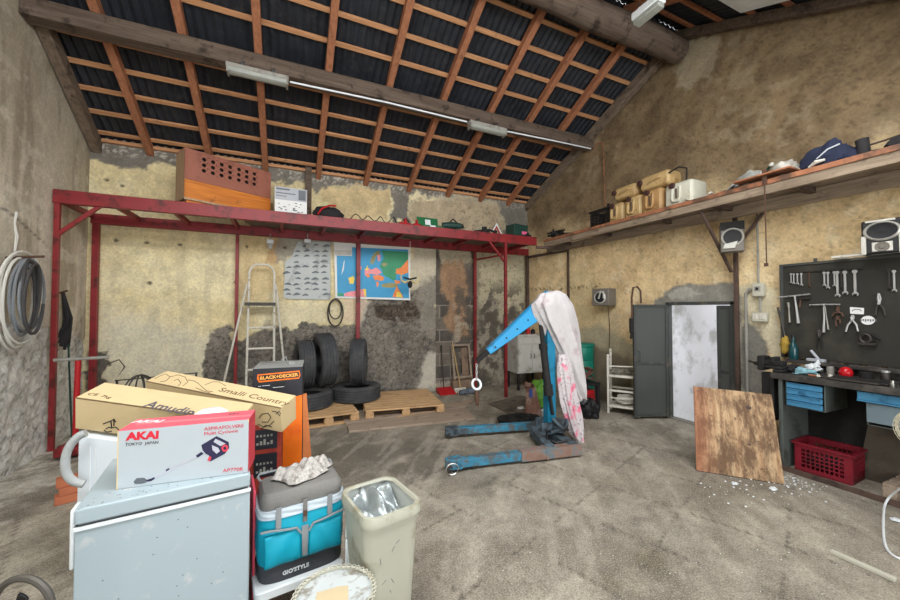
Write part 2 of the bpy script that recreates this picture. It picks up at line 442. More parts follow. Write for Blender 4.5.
# ---- right wall (with the doorway)
DY0, DY1, DZ = 2.66, 3.56, 1.69
ys = np.concatenate([np.arange(YF, DY0-.001, .024), np.arange(DY0, DY1, .0225), np.arange(DY1, YB+.06, .024)])
zs2 = np.concatenate([np.arange(-.02, DZ-.001, .0225), np.arange(DZ, 5.75, .024)])
gy, gz = np.meshgrid(ys, zs2, indexing='ij')
wx = gy+(fbm(gy, gz, 3, 4, 41)-.5)*.2+(fbm(gy, gz, 14, 3, 47)-.5)*.06; wz = gz+(fbm(gy, gz, 3, 4, 42)-.5)*.2+(fbm(gy, gz, 14, 3, 48)-.5)*.06
n1 = fbm(gy, gz, 1.2, 5, 43); n2 = fbm(gy, gz, 7, 5, 44); n3 = fbm(gy, gz, 26, 4, 45); dg = fbm(gy*2.4+gz, gz*2.4-gy*.6, 1.6, 5, 46)
C = np.ones(gy.shape+(3,))*np.array(lin((228, 203, 158)))
C = layer(C, sst(n1, .42, .62)*.6, (216,188,142)); C = layer(C, sst(n2, .5, .75)*.5, (236,220,184)); C = layer(C, sst(dg, .48, .68)*.5, (192,164,122)); C = layer(C, sst(np.abs(fbm(gy, gz, 3.2, 6, 69, .62)-.5), .014, .0)*.5, (130,106,76))
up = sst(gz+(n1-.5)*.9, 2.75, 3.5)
C = layer(C, up*.9, (116,97,72)); C = layer(C, up*sst(dg, .40, .70)*.5, (88,73,54)); C = layer(C, up*sst(np.abs(fbm(gy*2+gz*1.5, gz*3, 3, 5, 68, .6)-.5), .05, .0)*.5, (76,62,46)); C = layer(C, up*sst(n2, .5, .75)*.35, (128,111,84))  # browner render up high, plus dimmer light painted into the colour
C = layer(C, sst(n3, .58, .78)*.3, (124,106,80)); C = layer(C, sst(n1, .58, .66)*sst(n2, .52, .66)*.12, (210,200,172))
H = np.zeros(gy.shape); RG = np.full(gy.shape, .6)
def patchX(poly, col, soft=.03, amt=1, dep=0, rg=None, var=0, nn=None):
    global C, H, RG
    m = sst(sdpoly(wx, wz, pxX(poly, 5.12)), -soft, soft)*amt
    C = layer(C, m, col, var, nn); H = H*(1-m)+dep*m
    if rg is not None: RG = RG*(1-m)+rg*m
patchX([(654,420),(654,303),(660,294),(672,287),(690,284),(735,283),(738,300),(738,420)], (142,139,130), .02, 1, -.006, .9, .25, n2)
patchX([(668,292),(684,288),(700,294),(690,301),(672,300)], (176,173,162), .02, .9)
patchX([(738,288),(752,284),(775,290),(782,330),(780,370),(752,330),(740,335)], (206,198,170), .04, .85)
patchX([(738,420),(739,328),(746,322),(757,326),(762,340),(768,352),(766,368),(775,385),(775,420)], (128,125,116), .02, 1, -.006, 1, .25, n2)
patchX([(735,300),(742,300),(742,420),(735,420)], (190,184,162), .02, .6)
patchX([(622,225),(632,228),(638,236),(630,240),(622,236)], (166,158,140), .02, .8)     # grey filler patch
patchX([(612,308),(622,312),(624,325),(616,340),(612,350),(608,330)], (200,180,150), .02, .7)
patchX([(576,255),(615,300),(626,345),(610,362),(575,360)], (202,184,140), .2, .5)
patchX([(570,330),(600,325),(634,345),(634,420),(560,420)], (164,156,132), .06, .8, 0, .9)
patchX([(585,345),(610,350),(634,362),(634,420),(570,420)], (118,106,88), .06, .75, 0, 1.2)
C = layer(C, sst(.06-np.abs(gz-2.0-(n1-.5)*.1), 0, .05)*sst(n3, .5, .6)*sst(gy-4.6, 0, .2)*.8, (90,76,54))
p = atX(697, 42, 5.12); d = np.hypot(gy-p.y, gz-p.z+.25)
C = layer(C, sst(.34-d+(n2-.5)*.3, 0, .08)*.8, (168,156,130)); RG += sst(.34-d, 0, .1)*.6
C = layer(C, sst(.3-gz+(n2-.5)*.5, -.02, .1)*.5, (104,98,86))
dgs = sst(np.abs(((gz*.9-gy*.35)+(n1-.5)*.5) % 1-.5), .0, .5)
H += (n2-.5)*.014+(n1-.5)*.04+(dg-.5)*.03
XR = np.vectorize(xr)(gy)
P = np.stack([XR-H, gy, gz], -1)
cz = (gz[:-1, :-1]+gz[1:, 1:])/2; cy = (gy[:-1, :-1]+gy[1:, 1:])/2
rz = np.where(cy > RIDGE_Y, ROOF0+SL*(YB-cy), ROOF0+SL*(YB-RIDGE_Y)-SL*(RIDGE_Y-cy))
keep = (cz < rz+.1) & ~((cy > DY0) & (cy < DY1) & (cz < DZ))
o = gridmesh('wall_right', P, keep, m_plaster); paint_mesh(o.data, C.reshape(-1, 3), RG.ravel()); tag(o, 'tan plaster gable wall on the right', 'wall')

# ---- floor
xs = np.arange(-2.6, 5.26, .024); ys = np.arange(YF, YB+.06, .024)
gx, gy = np.meshgrid(xs, ys, indexing='ij')
n1 = fbm(gx, gy, .9, 5, 51); n2 = fbm(gx, gy, 5, 5, 52); n3 = fbm(gx, gy, 22, 4, 53)
C = np.ones(gx.shape+(3,))*np.array(lin((152, 143, 128)))
C = layer(C, sst(n1, .46, .62)*.55, (132,125,111)); C = layer(C, sst(n2, .54, .68)*.5, (118,111,98)); C = layer(C, sst(n1, .5, .7)*sst(n2, .4, .7)*.4, (168,161,147))
C = layer(C, sst(gy, 2.4, 4.2)*.3, (122,114,100))
C = layer(C, sst(gy+(n1-.5)*2, 4.6, 6.0)*.4, (148,138,121))
sx = gx+(fbm(gx, gy, 2, 4, 54)-.5)*.7; sy = gy+(fbm(gx, gy, 2, 4, 55)-.5)*.7
def stain(px, py, rx, ry, col, amt):
    global C
    p = atZ(px, py, 0); d = np.sqrt(((sx-p.x)/rx)**2+((sy-p.y)/ry)**2)
    C = layer(C, sst(1-d+(n2-.5)*1.2, 0, .6)*min(1, amt*1.15), col)
for a in ((400,445,.8,.5,(84,77,68),.75),(360,450,.6,.4,(96,89,79),.7),(480,492,.28,.2,(76,69,58),.85),(400,470,.6,.35,(84,77,68),.8),(440,455,.5,.35,(86,79,70),.7),(300,445,.7,.4,(90,83,73),.6),(560,500,.3,.15,(92,84,72),.6),(340,432,.5,.25,(90,83,74),.6),
          (620,430,.35,.25,(98,92,80),.8),(660,425,.3,.2,(104,97,85),.7),(560,425,.4,.3,(92,86,76),.5),(645,560,.3,.22,(106,99,76),.8),
          (590,480,.6,.4,(134,125,108),.5),(520,520,.8,.5,(146,138,126),.4),(330,470,.5,.3,(108,101,91),.6),(750,520,.8,.5,(148,140,122),.4),(640,455,.8,.4,(124,116,102),.5),(540,395,.5,.4,(84,78,70),.6),(690,480,.6,.5,(146,137,118),.35),
          (380,520,.22,.3,(132,127,120),.6),(470,455,.9,.25,(120,112,100),.4)): stain(*a)
stain(40,540,.7,.6,(186,178,158),.6); stain(30,480,.6,.5,(190,185,172),.5)
C = layer(C, sst(fbm(gx, gy, 2.2, 5, 71), .50, .66)*.5, (104,95,82)); drag = fbm(gx*math.cos(.95)+gy*math.sin(.95), (gy*math.cos(.95)-gx*math.sin(.95))*7, 1.1, 5, 76); C = layer(C, sst(drag, .52, .66)*.4, (110,101,88)); C = layer(C, sst(drag, .44, .34)*.35, (184,176,160)); C = layer(C, sst(fbm(gx, gy, 3.1, 5, 72), .54, .68)*.35, (176,168,152))
# paving joints: squares turned with the view (worn, partly filled)
for ang, sp, off in ((math.radians(20.5), .62, .1), (math.radians(110.5), .62, .25)):
    u = gx*math.cos(ang)+gy*math.sin(ang)+(n1-.5)*.06; w = np.abs(((u/sp+off) % 1)-.5)*sp
    j = sst(.014-w, 0, .012)*sst(fbm(gx, gy, 9, 4, 74), .40, .56)*.9*sst(4.8-gy, 0, 1)
    C = layer(C, j, (84,77,67))
for a, b in (((422,492),(600,515)),((478,505),(492,530)),((500,512),(440,520)),((522,500),(560,482))):   # pale scratches
    pa = atZ(*a, 0); pb = atZ(*b, 0); L = (pb-pa).length
    t = np.clip(((gx-pa.x)*(pb.x-pa.x)+(gy-pa.y)*(pb.y-pa.y))/L**2, 0, 1)
    d = np.hypot(gx-pa.x-(pb.x-pa.x)*t, gy-pa.y-(pb.y-pa.y)*t)+(n2-.5)*.03
    C = layer(C, sst(.016-d, 0, .02)*sst(n2, .42, .55)*.35, (190,184,170))
lw = sst(-1.2-gx, 0, 1.1)*sst(n2, .4, .6)
C = layer(C, lw*.5, (188,182,168)); C = layer(C, sst(-1.9-gx+(n2-.5)*.8, 0, .2)*sst(n3,.5,.6)*.7, (206,202,192))
dr = sst(np.abs(np.sin((gx*1.6+gy*.9+(n1-.5)*2)*5)), .97, 1)*sst(-1.0-gx, 0, .2)
C = layer(C, dr*.35, (120,112,98))
H = (n1-.5)*.006+(n3-.5)*.003
P = np.stack([gx, gy, H*0-.0+np.minimum(H, 0)], -1)
o = gridmesh('floor', P, np.ones((len(xs)-1, len(ys)-1), bool), m_floor); paint_mesh(o.data, C.reshape(-1, 3), np.full(gx.size, .8)); tag(o, 'worn stained concrete floor', 'floor')
m_yard = mk('yard_concrete', (176,172,164), .9, var=.1, scale=2, bump=.2)
g = G(); g.box((-12, -14, -.06), (14, YF, -.004)); struct('ground', g, m_yard)

# ---- roof: black corrugated sheets over battens and rafters
m_sheet = mk('black_roof_sheet', (36,40,47), .55, var=.35, scale=3, bump=.2, bscale=40, dirt=(52,54,58), damt=.25, dscale=9)
def roof(name, y0, y1):
    g = G(); xs = np.arange(XL-.2, 5.45, .0135); rows = []
    N = 14
    for j in range(N+1):
        y = y0+(y1-y0)*j/N
        rows.append([g.bm.verts.new((x, y, roofz(y)+.05+.016*math.sin(x*2*PI/.095)+.006*math.sin(x*7+j*2.3))) for x in xs])
    for a, b in zip(rows, rows[1:]):
        for k in range(len(xs)-1): g.bm.faces.new((a[k], a[k+1], b[k+1], b[k]))
    return struct(name, g, m_sheet)
roof('ceiling_back', YB+.25, RIDGE_Y)['label'] = 'black corrugated roof slope over the back of the garage'
roof('ceiling_front', RIDGE_Y, YF-.2)['label'] = 'black corrugated roof slope towards the gate'
m_raft = mk_wood('rafter_wood', (176,118,86), (140,92,66), .7, 3, 1, dirt=(92,66,50), damt=.2)
m_batt = mk_wood('batten_wood', (206,156,114), (174,124,86), .7, 3, 0, dirt=(120,86,62), damt=.15)
m_old = mk_wood('old_beam_wood', (112,97,85), (80,67,57), .85, 2.5, 0, dirt=(42,35,31), damt=.3, bump=.5)
m_oldy = mk_wood('old_rafter_wood', (132,116,100), (96,82,70), .85, 2.5, 1, dirt=(48,40,34), damt=.3, bump=.4)
nt_ = [0]
def trim(g, m, label, **k):
    nt_[0] += 1
    o = struct('trim_%d' % nt_[0], g, m, bevel=.004, seg=1, **k); o['label'] = label; o['category'] = 'roof timber'; return o
RX = (-1.86, -1.12, -.36, .45, 1.26, 2.08, 2.89, 3.63, 4.32)
for i, x in enumerate(RX):
    g = G(); y0, y1 = YB+.12, RIDGE_Y; g.beam((x, y0, roofz(y0)-.055), (x, y1, roofz(y1)-.055), .085, .11, (0,.45,1))
    trim(g, m_raft, 'reddish rafter running up the back roof slope')
for x, w in ((xl(YB)+.07, .11), (4.83, .12)):
    g = G(); y0 = YB+.05
    x2 = xl(RIDGE_Y)+.07 if x < 0 else 5.06
    g.beam((x, y0, roofz(y0)-.09), (x2, RIDGE_Y, roofz(RIDGE_Y)-.09), w, .15, (0,.45,1)); trim(g, m_oldy, 'old grey rafter lying against the side wall')
for x in (-1.5, -.4, .7, 1.8, 2.9, 4.0, 5.03):
    g = G(); g.beam((x, RIDGE_Y, roofz(RIDGE_Y)-.055), (x, .2, roofz(.2)-.055), .085, .11, (0,-.45,1)); trim(g, m_old if x > 4.5 else m_raft, 'rafter of the roof slope towards the gate')
y = 6.42
while y > RIDGE_Y+.1:
    if abs(y-4.9) > .05:
        g = G(); z = roofz(y)+.012; g.beam((XL-.1, y, z), (5.3, y, z), .055, .034, (0,.45,1)); trim(g, m_batt, 'thin pale batten across the rafters')
    y -= .3
y = RIDGE_Y-.25
while y > .2:
    g = G(); z = roofz(y)+.012; g.beam((XL-.1, y, z), (5.3, y, z), .055, .034, (0,-.45,1)); trim(g, m_raft, 'thin dark batten of the front roof slope'); y -= .35
g = G(); g.beam((XL-.12, YB-.02, 3.955), (4.95, YB-.02, 3.955), .05, .05); trim(g, m_batt, 'wall plate batten at the foot of the roof')
g = G(); pa, pb = V((xl(4.9)+.02, 4.9, 4.56)), V((5.06, 4.9, 4.6))
g.beam(pa, pb, .17, .19); o = trim(g, m_old, 'old dark timber purlin carrying the rafters')
g = G()                                                # round ridge log
pts = [V((XL-.1+(5.05-XL+.1)*i/14, RIDGE_Y-.02+.015*math.sin(i*1.3), roofz(RIDGE_Y)-.30+.01*math.sin(i*2.1))) for i in range(15)]
g.tube(pts, [.165+.008*math.sin(i*1.7) for i in range(15)], 14); o = trim(g, m_old, 'thick round dark ridge log')

# ---- doorway with steel double door; passage behind
m_grey = mk('grey_steel_paint', (76,79,76), .5, var=.06, scale=4, bump=.05, bscale=20, dirt=(74,78,76), damt=.15)
m_dgrey = mk('grey_frame_paint', (66,69,67), .5, var=.08, dirt=(98,92,82), damt=.2)
m_white = mk('passage_plaster', (226,227,232), .9, var=.05, scale=2, dirt=(176,176,174), damt=.3, dscale=2.2)
m_steel = mk('bare_steel', (150,150,150), .35, 1, var=.15)
XW = 5.14
g = G()
for a, b in (((XW-.03, DY0-.0, 0), (XW+.05, DY0+.05, DZ)), ((XW-.03, DY1-.04, 0), (XW+.05, DY1+.0, DZ)), ((XW-.03, DY0, DZ-.035), (XW+.05, DY1, DZ+.01))): g.box(a, b)
door = struct('door_1', g, m_dgrey, bevel=.003); door['label'] = 'grey steel double door, one leaf swung open into the garage'
def leaf(name, M, w, h, label=None):
    g = G(); g.box((0, -.008, .03), (w, .008, h), M)
    o = obj(name, g, m_grey, door, bevel=.002, label=label)
    f = G()
    for a, b in (((0,-.022,.0), (.035,.022,h)), ((w-.035,-.022,.0), (w,.022,h)), ((.035,-.022,h-.035), (w-.035,.022,h)), ((.035,-.022,.02), (w-.035,.022,.06)), ((.035,-.02,h*.47), (w-.035,.02,h*.47+.035))): f.box(a, b, M)
    obj('leaf_frame', f, m_dgrey, o, bevel=.002)
    return o
hp = V((XW-.05, DY1-.03, .015)); ep = V((4.61, 3.715, .015)); d = (ep-hp); w = d.length
Mo = frame(hp, d, (0,0,1)) @ Matrix.Rotation(PI/2, 4, 'X')
Mo = Matrix.Translation(hp) @ Matrix.Rotation(math.atan2(d.y, d.x), 4, 'Z')
lf = leaf('door_leaf', Mo, w, 1.65, 'door leaf standing open')
g = G(); s = 1
for s in (-1, 1): g.tube([Mo @ V((w-.05, s*.022, .82)), Mo @ V((w-.07, s*.06, .84)), Mo @ V((w-.07, s*.06, .96)), Mo @ V((w-.05, s*.022, .98))], .008, 6)
obj('door_handle', g, m_grey, lf)
Mc = Matrix.Translation((XW+.01, DY0+.05, .015)) @ Matrix.Rotation(PI/2, 4, 'Z')
leaf('door_leaf', Mc, .17, 1.63, 'narrow fixed leaf of the double door')
def wallbox(name, lo, hi, m, label): g = G(); g.box(lo, hi); o = struct(name, g, m); o['label'] = label; return o
wallbox('wall_passage_left', (XW+.02, DY1+.02, -.25), (7.6, DY1+.12, 2.5), m_white, 'whitewashed passage wall behind the door')
wallbox('wall_passage_end', (7.5, 1.2, -.25), (7.6, DY1+.1, 2.5), m_white, 'end wall of the passage')
wallbox('wall_passage_right', (XW+.02, 1.1, -.25), (7.6, 1.2, 2.5), m_white, 'right wall of the passage')
wallbox('ceiling_passage', (XW+.02, 1.1, 2.5), (7.6, DY1+.12, 2.58), m_white, 'passage ceiling')
wallbox('floor_passage', (XW+.02, 1.1, -.3), (7.6, DY1+.12, -.22), m_yard, 'sunken passage floor')
g = G(); g.box((XW-.02, DY0+.0, -.23), (XW+.1, DY1, .012)); struct('trim_threshold', g, mk('threshold_cement', (120,116,108), .9), bevel=.004)['label'] = 'worn cement door threshold'

# ---- light: overcast daylight through the open gate, and daylight in the passage
w = bpy.data.worlds.new('sky'); SC.world = w; w.use_nodes = True
bg = w.node_tree.nodes['Background']; bg.inputs[0].default_value = (.92, .96, 1.0, 1)
wn = w.node_tree; wtc = wn.nodes.new('ShaderNodeTexCoord'); wsx = wn.nodes.new('ShaderNodeSeparateXYZ'); wn.links.new(wtc.outputs['Generated'], wsx.inputs[0])
wn.links.new(_map(wn, wsx.outputs[2], 0, 1, .9, 2.4), bg.inputs[1])      # overcast sky: brighter overhead
def area(name, loc, rot, sx, sy, e, col=(1,1,1)):
    l = bpy.data.lights.new(name, 'AREA'); l.shape = 'RECTANGLE'; l.size = sx; l.size_y = sy; l.energy = e; l.color = col
    o = bpy.data.objects.new(name, l); COL.objects.link(o); o.location = loc; o.rotation_euler = rot; return o
# added lamp for light from above, under a made-up sheet (behind and above the camera)
fill_y = 1.15; fill_z = roofz(fill_y)-.16
area('added_overhead_light', (.9, fill_y, fill_z), (math.radians(38), 0, 0), 6.2, 2.3, 400, (.97,.985,1))
g = G(); g.beam((-1.95, fill_y, fill_z+.06), (4.55, fill_y, fill_z+.06), 2.4, .02, (0,-.45,1)); o = struct('window_1', g, mk('added_pale_sheet', (214,220,222), .4)); o['label'] = 'added pale sheet above the overhead lamp, out of view'
area('gate_daylight', (1.2, YF-.3, 1.25), (math.radians(90), 0, 0), 4.6, 2.3, 150, (.96,.98,1))
wallbox('wall_front', (XL-.1, YF-.1, 0), (-1.2, YF, 3.4), m_yard, 'front wall left of the gate')
wallbox('wall_front_right', (3.6, YF-.1, 0), (5.3, YF, 3.4), m_yard, 'front wall right of the gate')
area('passage_window_light', (6.9, 2.2, 2.3), (math.radians(10), math.radians(25), 0), .9, 1.2, 26, (.95,.97,1))
SC.view_settings.view_transform = 'Standard'; SC.view_settings.look = 'None'; SC.view_settings.gamma = 1; SC.view_settings.exposure = .3
# ================================================================== MATERIALS FOR THINGS
m_red = mk('red_oxide_paint', (134,38,42), .45, var=.12, scale=4, dirt=(82,30,28), damt=.25, dscale=7, bump=.1, bscale=30)
m_brown = mk('rusty_brown_steel', (84,66,57), .7, var=.2, scale=6, dirt=(54,44,40), damt=.3, bump=.2)
m_plank = mk_wood('grey_shelf_plank', (160,143,122), (120,104,88), .85, 3, 1, dirt=(92,78,64), damt=.25)
m_plankx = mk_wood('grey_deck_board', (128,112,100), (92,80,70), .85, 3, 0, dirt=(62,52,46), damt=.3)
m_rail = mk('reddish_shelf_edge', (158,104,74), .7, var=.2, dirt=(96,70,54), damt=.3)
m_black = mk('black_plastic', (26,26,28), .45, var=.2)
m_mblack = mk('matt_black_grime_and_shade', (30,29,28), .8, var=.35, scale=14, bump=.4, bscale=50)
m_rubber = mk('tyre_rubber', (68,69,71), .8, var=.2, scale=10, dirt=(86,84,80), damt=.2, dscale=5, bump=.35, bscale=90)
m_whitep = mk('white_enamel', (160,175,181), .35, var=.02, scale=2, dirt=(186,190,190), damt=.08, dscale=12, spec=.5)
m_whitem = mk('white_painted_metal', (212,208,196), .45, var=.06, dirt=(158,146,126), damt=.15, dscale=14)
m_trimw = mk('white_plastic_trim', (225,230,232), .4, var=.02)
m_creamp = mk('cream_plastic', (192,190,174), .5, var=.05, dirt=(176,170,148), damt=.22, dscale=6)
m_yelp = mk('yellowed_plastic', (180,152,104), .5, var=.08, scale=7, dirt=(150,118,76), damt=.2, dscale=8)
m_cardb = mk('plain_cardboard', (212,190,146), .85, var=.04, scale=5, dirt=(202,176,130), damt=.15)
m_ink = mk('dark_print_ink', (44,40,40), .8, var=.1)
m_brink = mk('brown_print_ink', (98,72,48), .8, var=.1)
m_pallet = mk_wood('pallet_pine', (214,178,134), (178,140,98), .8, 3, 0, dirt=(136,108,80), damt=.2)
m_pallety = mk_wood('pallet_pine_end', (200,164,122), (168,132,92), .8, 3, 1, dirt=(136,108,80), damt=.2)
m_greyply = mk_wood('weathered_board', (170,152,134), (140,124,108), .85, 3, 0, dirt=(108,96,84), damt=.25)
m_chrome = mk('dull_chrome', (196,196,192), .28, 1, var=.1)
m_tool = mk('tool_steel', (190,190,188), .35, .45, var=.15)
m_dtool = mk('dark_tool_steel', (70,66,62), .5, .6, var=.25)
m_rust = mk('rusty_tool_steel', (92,68,55), .7, .3, var=.25)
m_grey = bpy.data.materials['grey_steel_paint']

# ================================================================== RED STEEL RACK ON THE BACK WALL
YF_, YR_ = 5.57, 6.44
rk = thing('steel_rack', 'long red steel high-level rack along the back wall', 'rack', (0, 0, 0))
def part(name, fn, m, parent, bevel=.003, label=None, **k):
    g = G(); fn(g); return obj(name, g, m, parent, bevel=bevel, label=label, **k)
def chan(g):
    g.box((-2.45, 5.54, 2.81), (4.30, 5.552, 2.965)); g.box((-2.45, 5.552, 2.81), (4.30, 5.61, 2.822)); g.box((-2.45, 5.552, 2.953), (4.30, 5.61, 2.965))
part('front_beam', chan, m_red, rk)
part('rear_beam', lambda g: g.box((-2.45, 6.40, 2.76), (4.75, 6.46, 2.90)), m_red, rk)
part('middle_rail', lambda g: g.box((-2.40, 5.98, 2.90), (4.30, 6.03, 2.95)), m_red, rk)
for x in (-2.43, -1.93, -1.35, -.72, -.1, .5, 1.12, 1.75, 2.35, 2.95, 3.6, 4.24):
    part('crossbar', lambda g: g.box((x-.022, 5.612, 2.83), (x+.022, 6.398, 2.895)), m_red, rk)
for x in (-2.42, 3.62): part('front_post', lambda g: g.box((x-.024, 5.555, 0), (x+.024, 5.603, 2.808)), m_red, rk)
for x, w in ((-2.40, .034), (-.73, .022), (1.12, .034), (3.45, .026), (4.735, .03)):
    part('rear_post', lambda g: g.box((x-w, 6.44-w, 0), (x+w, 6.44+w*.9, 2.757)), m_red if x < 4 else m_brown, rk)
part('brace', lambda g: g.beam((-2.42, 5.585, 2.45), (-2.06, 5.585, 2.815), .04, .04), m_red, rk)
part('brace', lambda g: g.beam((3.62, 5.585, 2.45), (3.28, 5.585, 2.815), .035, .035), m_red, rk)
part('brace', lambda g: g.beam((3.62, 5.61, 2.6), (3.48, 6.41, 2.6), .03, .03), m_red, rk)
for k, (y0, y1) in enumerate(((5.615, 5.79), (5.80, 5.975), (6.035, 6.2), (6.21, 6.385))):
    part('deck_board', lambda g: g.box((-.70+.05*k, y0, 2.897), (4.28, y1, 2.917)), m_plankx, rk, .002)
RZ = 2.966

# ================================================================== LONG SHELF ON THE RIGHT WALL
ws = thing('plank_shelf', 'long plank shelf high on the right wall with reddish edge', 'shelf', (4.8, 2.5, 0))
def wpart(name, fn, m, label=None, bevel=.003): g = G(); fn(g); return obj(name, g, m, ws, bevel=bevel, world=True, label=label)
wpart('edge_plank', lambda g: g.box((4.53, -.6, 2.80), (4.57, 5.62, 2.91)), m_plank)
wpart('edge_angle', lambda g: (g.box((4.53, -.6, 2.911), (4.62, 5.62, 2.92)), g.box((4.515, -.6, 2.895), (4.529, 5.62, 2.945))), m_rail)
wpart('deck_board', lambda g: g.box((4.572, -.6, 2.865), (4.84, 5.6, 2.91)), m_plank)
wpart('deck_board', lambda g: g.box((4.845, -.6, 2.865), (5.10, 3.75, 2.91)), m_plank)
for y in (5.25, 4.35, 3.35, 2.6, 1.85, 1.1, .2): wpart('bracket', lambda g: g.beam((4.572, y, 2.835), (xr(y)+.03, y, 2.835), .05, .055), m_brown)
wpart('wall_plank', lambda g: g.hexa([(5.085,-.6,2.70),(5.12,-.6,2.70),(4.86,5.9,2.74),(4.83,5.9,2.74)], [(5.085,-.6,2.86),(5.12,-.6,2.86),(4.86,5.9,2.86),(4.83,5.9,2.86)]), m_plank)
def post(g): g.box((5.045, 2.59, 0), (5.084, 2.632, 2.80))
wpart('post', post, m_brown)
wpart('post', lambda g: g.box((4.90, 5.36, 0), (4.93, 5.40, 2.76)), m_brown)
wpart('strut', lambda g: g.beam((5.03, 2.64, 2.06), (4.56, 2.72, 2.80), .03, .03), m_brown)
wpart('strut', lambda g: g.beam((5.06, 2.60, 2.36), (5.07, 2.30, 2.76), .03, .03), m_brown)
wpart('link_bar', lambda g: (g.beam((4.32, 5.58, 2.78), (4.93, 5.39, 2.78), .05, .05), g.beam((4.735, 6.40, 2.72), (4.92, 5.40, 2.74), .04, .05)), m_brown)
g = G(); g.tube([(4.9-.002*i, 2.75-.13*i, 3.04+.008*i+.012*math.sin(i)) for i in range(26)], .009, 6)
for y in (2.72, 1.6, .0): g.tube([(4.9, y, 2.9), (4.9, y, 3.05+(2.72-y)*.06)], .008, 6)
obj('guard_wire', g, m_brown, ws, world=True)
SZ = 2.921

# ================================================================== LAMPS AND CABLES ON THE ROOF TIMBER
m_tubeglass = mk('lamp_cover', (150,153,146), .35, var=.1, scale=10, dirt=(160,160,150), damt=.2)
m_lampbody = mk('grey_lamp_body', (150,148,140), .6, var=.1, dirt=(110,104,96), damt=.2)
def batten_lamp(p, q, label):
    p, q = V(p), V(q); c = (p+q)/2
    t = thing('fluorescent_lamp', label, 'lamp', c, math.atan2(q.y-p.y, q.x-p.x), 'roof lamps')
    L = (q-p).length
    g = G(); g.box((-L/2, -.055, -.01), (L/2, .055, .045)); obj('housing', g, m_lampbody, t, bevel=.01)
    g = G(); g.prism([(-.06,-.012),(-.052,-.05),(-.02,-.068),(.02,-.068),(.052,-.05),(.06,-.012)], L-.04, Matrix.Translation((-L/2+.02,0,0)) @ Matrix(((0,0,1,0),(1,0,0,0),(0,1,0,0),(0,0,0,1))))
    obj('diffuser', g, m_tubeglass, t, bevel=.004)
    g = G()
    for x in (-L/2+.01, L/2-.03): g.box((x, -.064, -.07), (x+.02, .064, .0))
    obj('end_cap', g, m_lampbody, t, bevel=.003)
    for x in (-L*.25, L*.25): g = G(); g.box((x-.02, -.01, .04), (x+.02, .02, .115)); obj('mounting_clip', g, m_steel, t, bevel=.002)
lampx0, lampx1 = atY(226, 70, 4.74).x, atY(289, 84, 4.74).x
batten_lamp((lampx0, 4.74, 4.36), (lampx1, 4.74, 4.37), 'long fluorescent lamp on the purlin, the left one')
batten_lamp((2.45, 4.76, 4.385), (3.10, 4.76, 4.385), 'shorter fluorescent lamp on the purlin, the right one')
g = G(); g.tube([(lampx1+.01, 4.77, 4.385), (1.2, 4.79, 4.43), (2.43, 4.78, 4.42)], .012, 6); tag(obj('white_conduit', g, m_trimw), 'thin white conduit along the purlin between two lamps', 'conduit')
g = G(); g.tube([(3.11, 4.78, 4.42), (4.2, 4.79, 4.46), (4.93, 4.80, 4.48)], .012, 6); tag(obj('white_conduit', g, m_trimw), 'thin white conduit from right lamp to gable wall', 'conduit')
lp = thing('fluorescent_lamp', 'white lamp hanging end-on below the ridge log', 'lamp', tuple(atY(676, -13, 2.2)), (0, 0, math.radians(90)), 'roof lamps')
g = G(); g.box((.14, -.06, -.02), (.45, .06, .06)); obj('housing', g, m_trimw, lp, bevel=.01)
g = G(); g.box((.15, -.05, -.07), (.44, .05, -.02)); obj('diffuser', g, m_tubeglass, lp, bevel=.01)
for x in (.2, .4): g = G(); g.tube([(x, 0, .05), (x, 0, .17)], .006, 6); obj('hanger', g, m_steel, lp)
xc = xr(4.75)-.03
g = G(); g.tube([(5.0, 4.79, 4.49), (xc-.01, 4.70, 4.55), (xc, 4.6, 4.52), (xc, 4.58, 4.3), (xc+.005, 4.56, 3.2)], .009, 6); tag(obj('pipe_conduit', g, m_rail), 'bent thin conduit dropping down the right wall above the black crate', 'conduit')
g = G(); g.box((.24, 6.46, 2.97), (.34, 6.53, 4.0)); o = struct('trim_60', g, m_old, bevel=.004); o['label'] = 'short dark timber upright against the back wall'

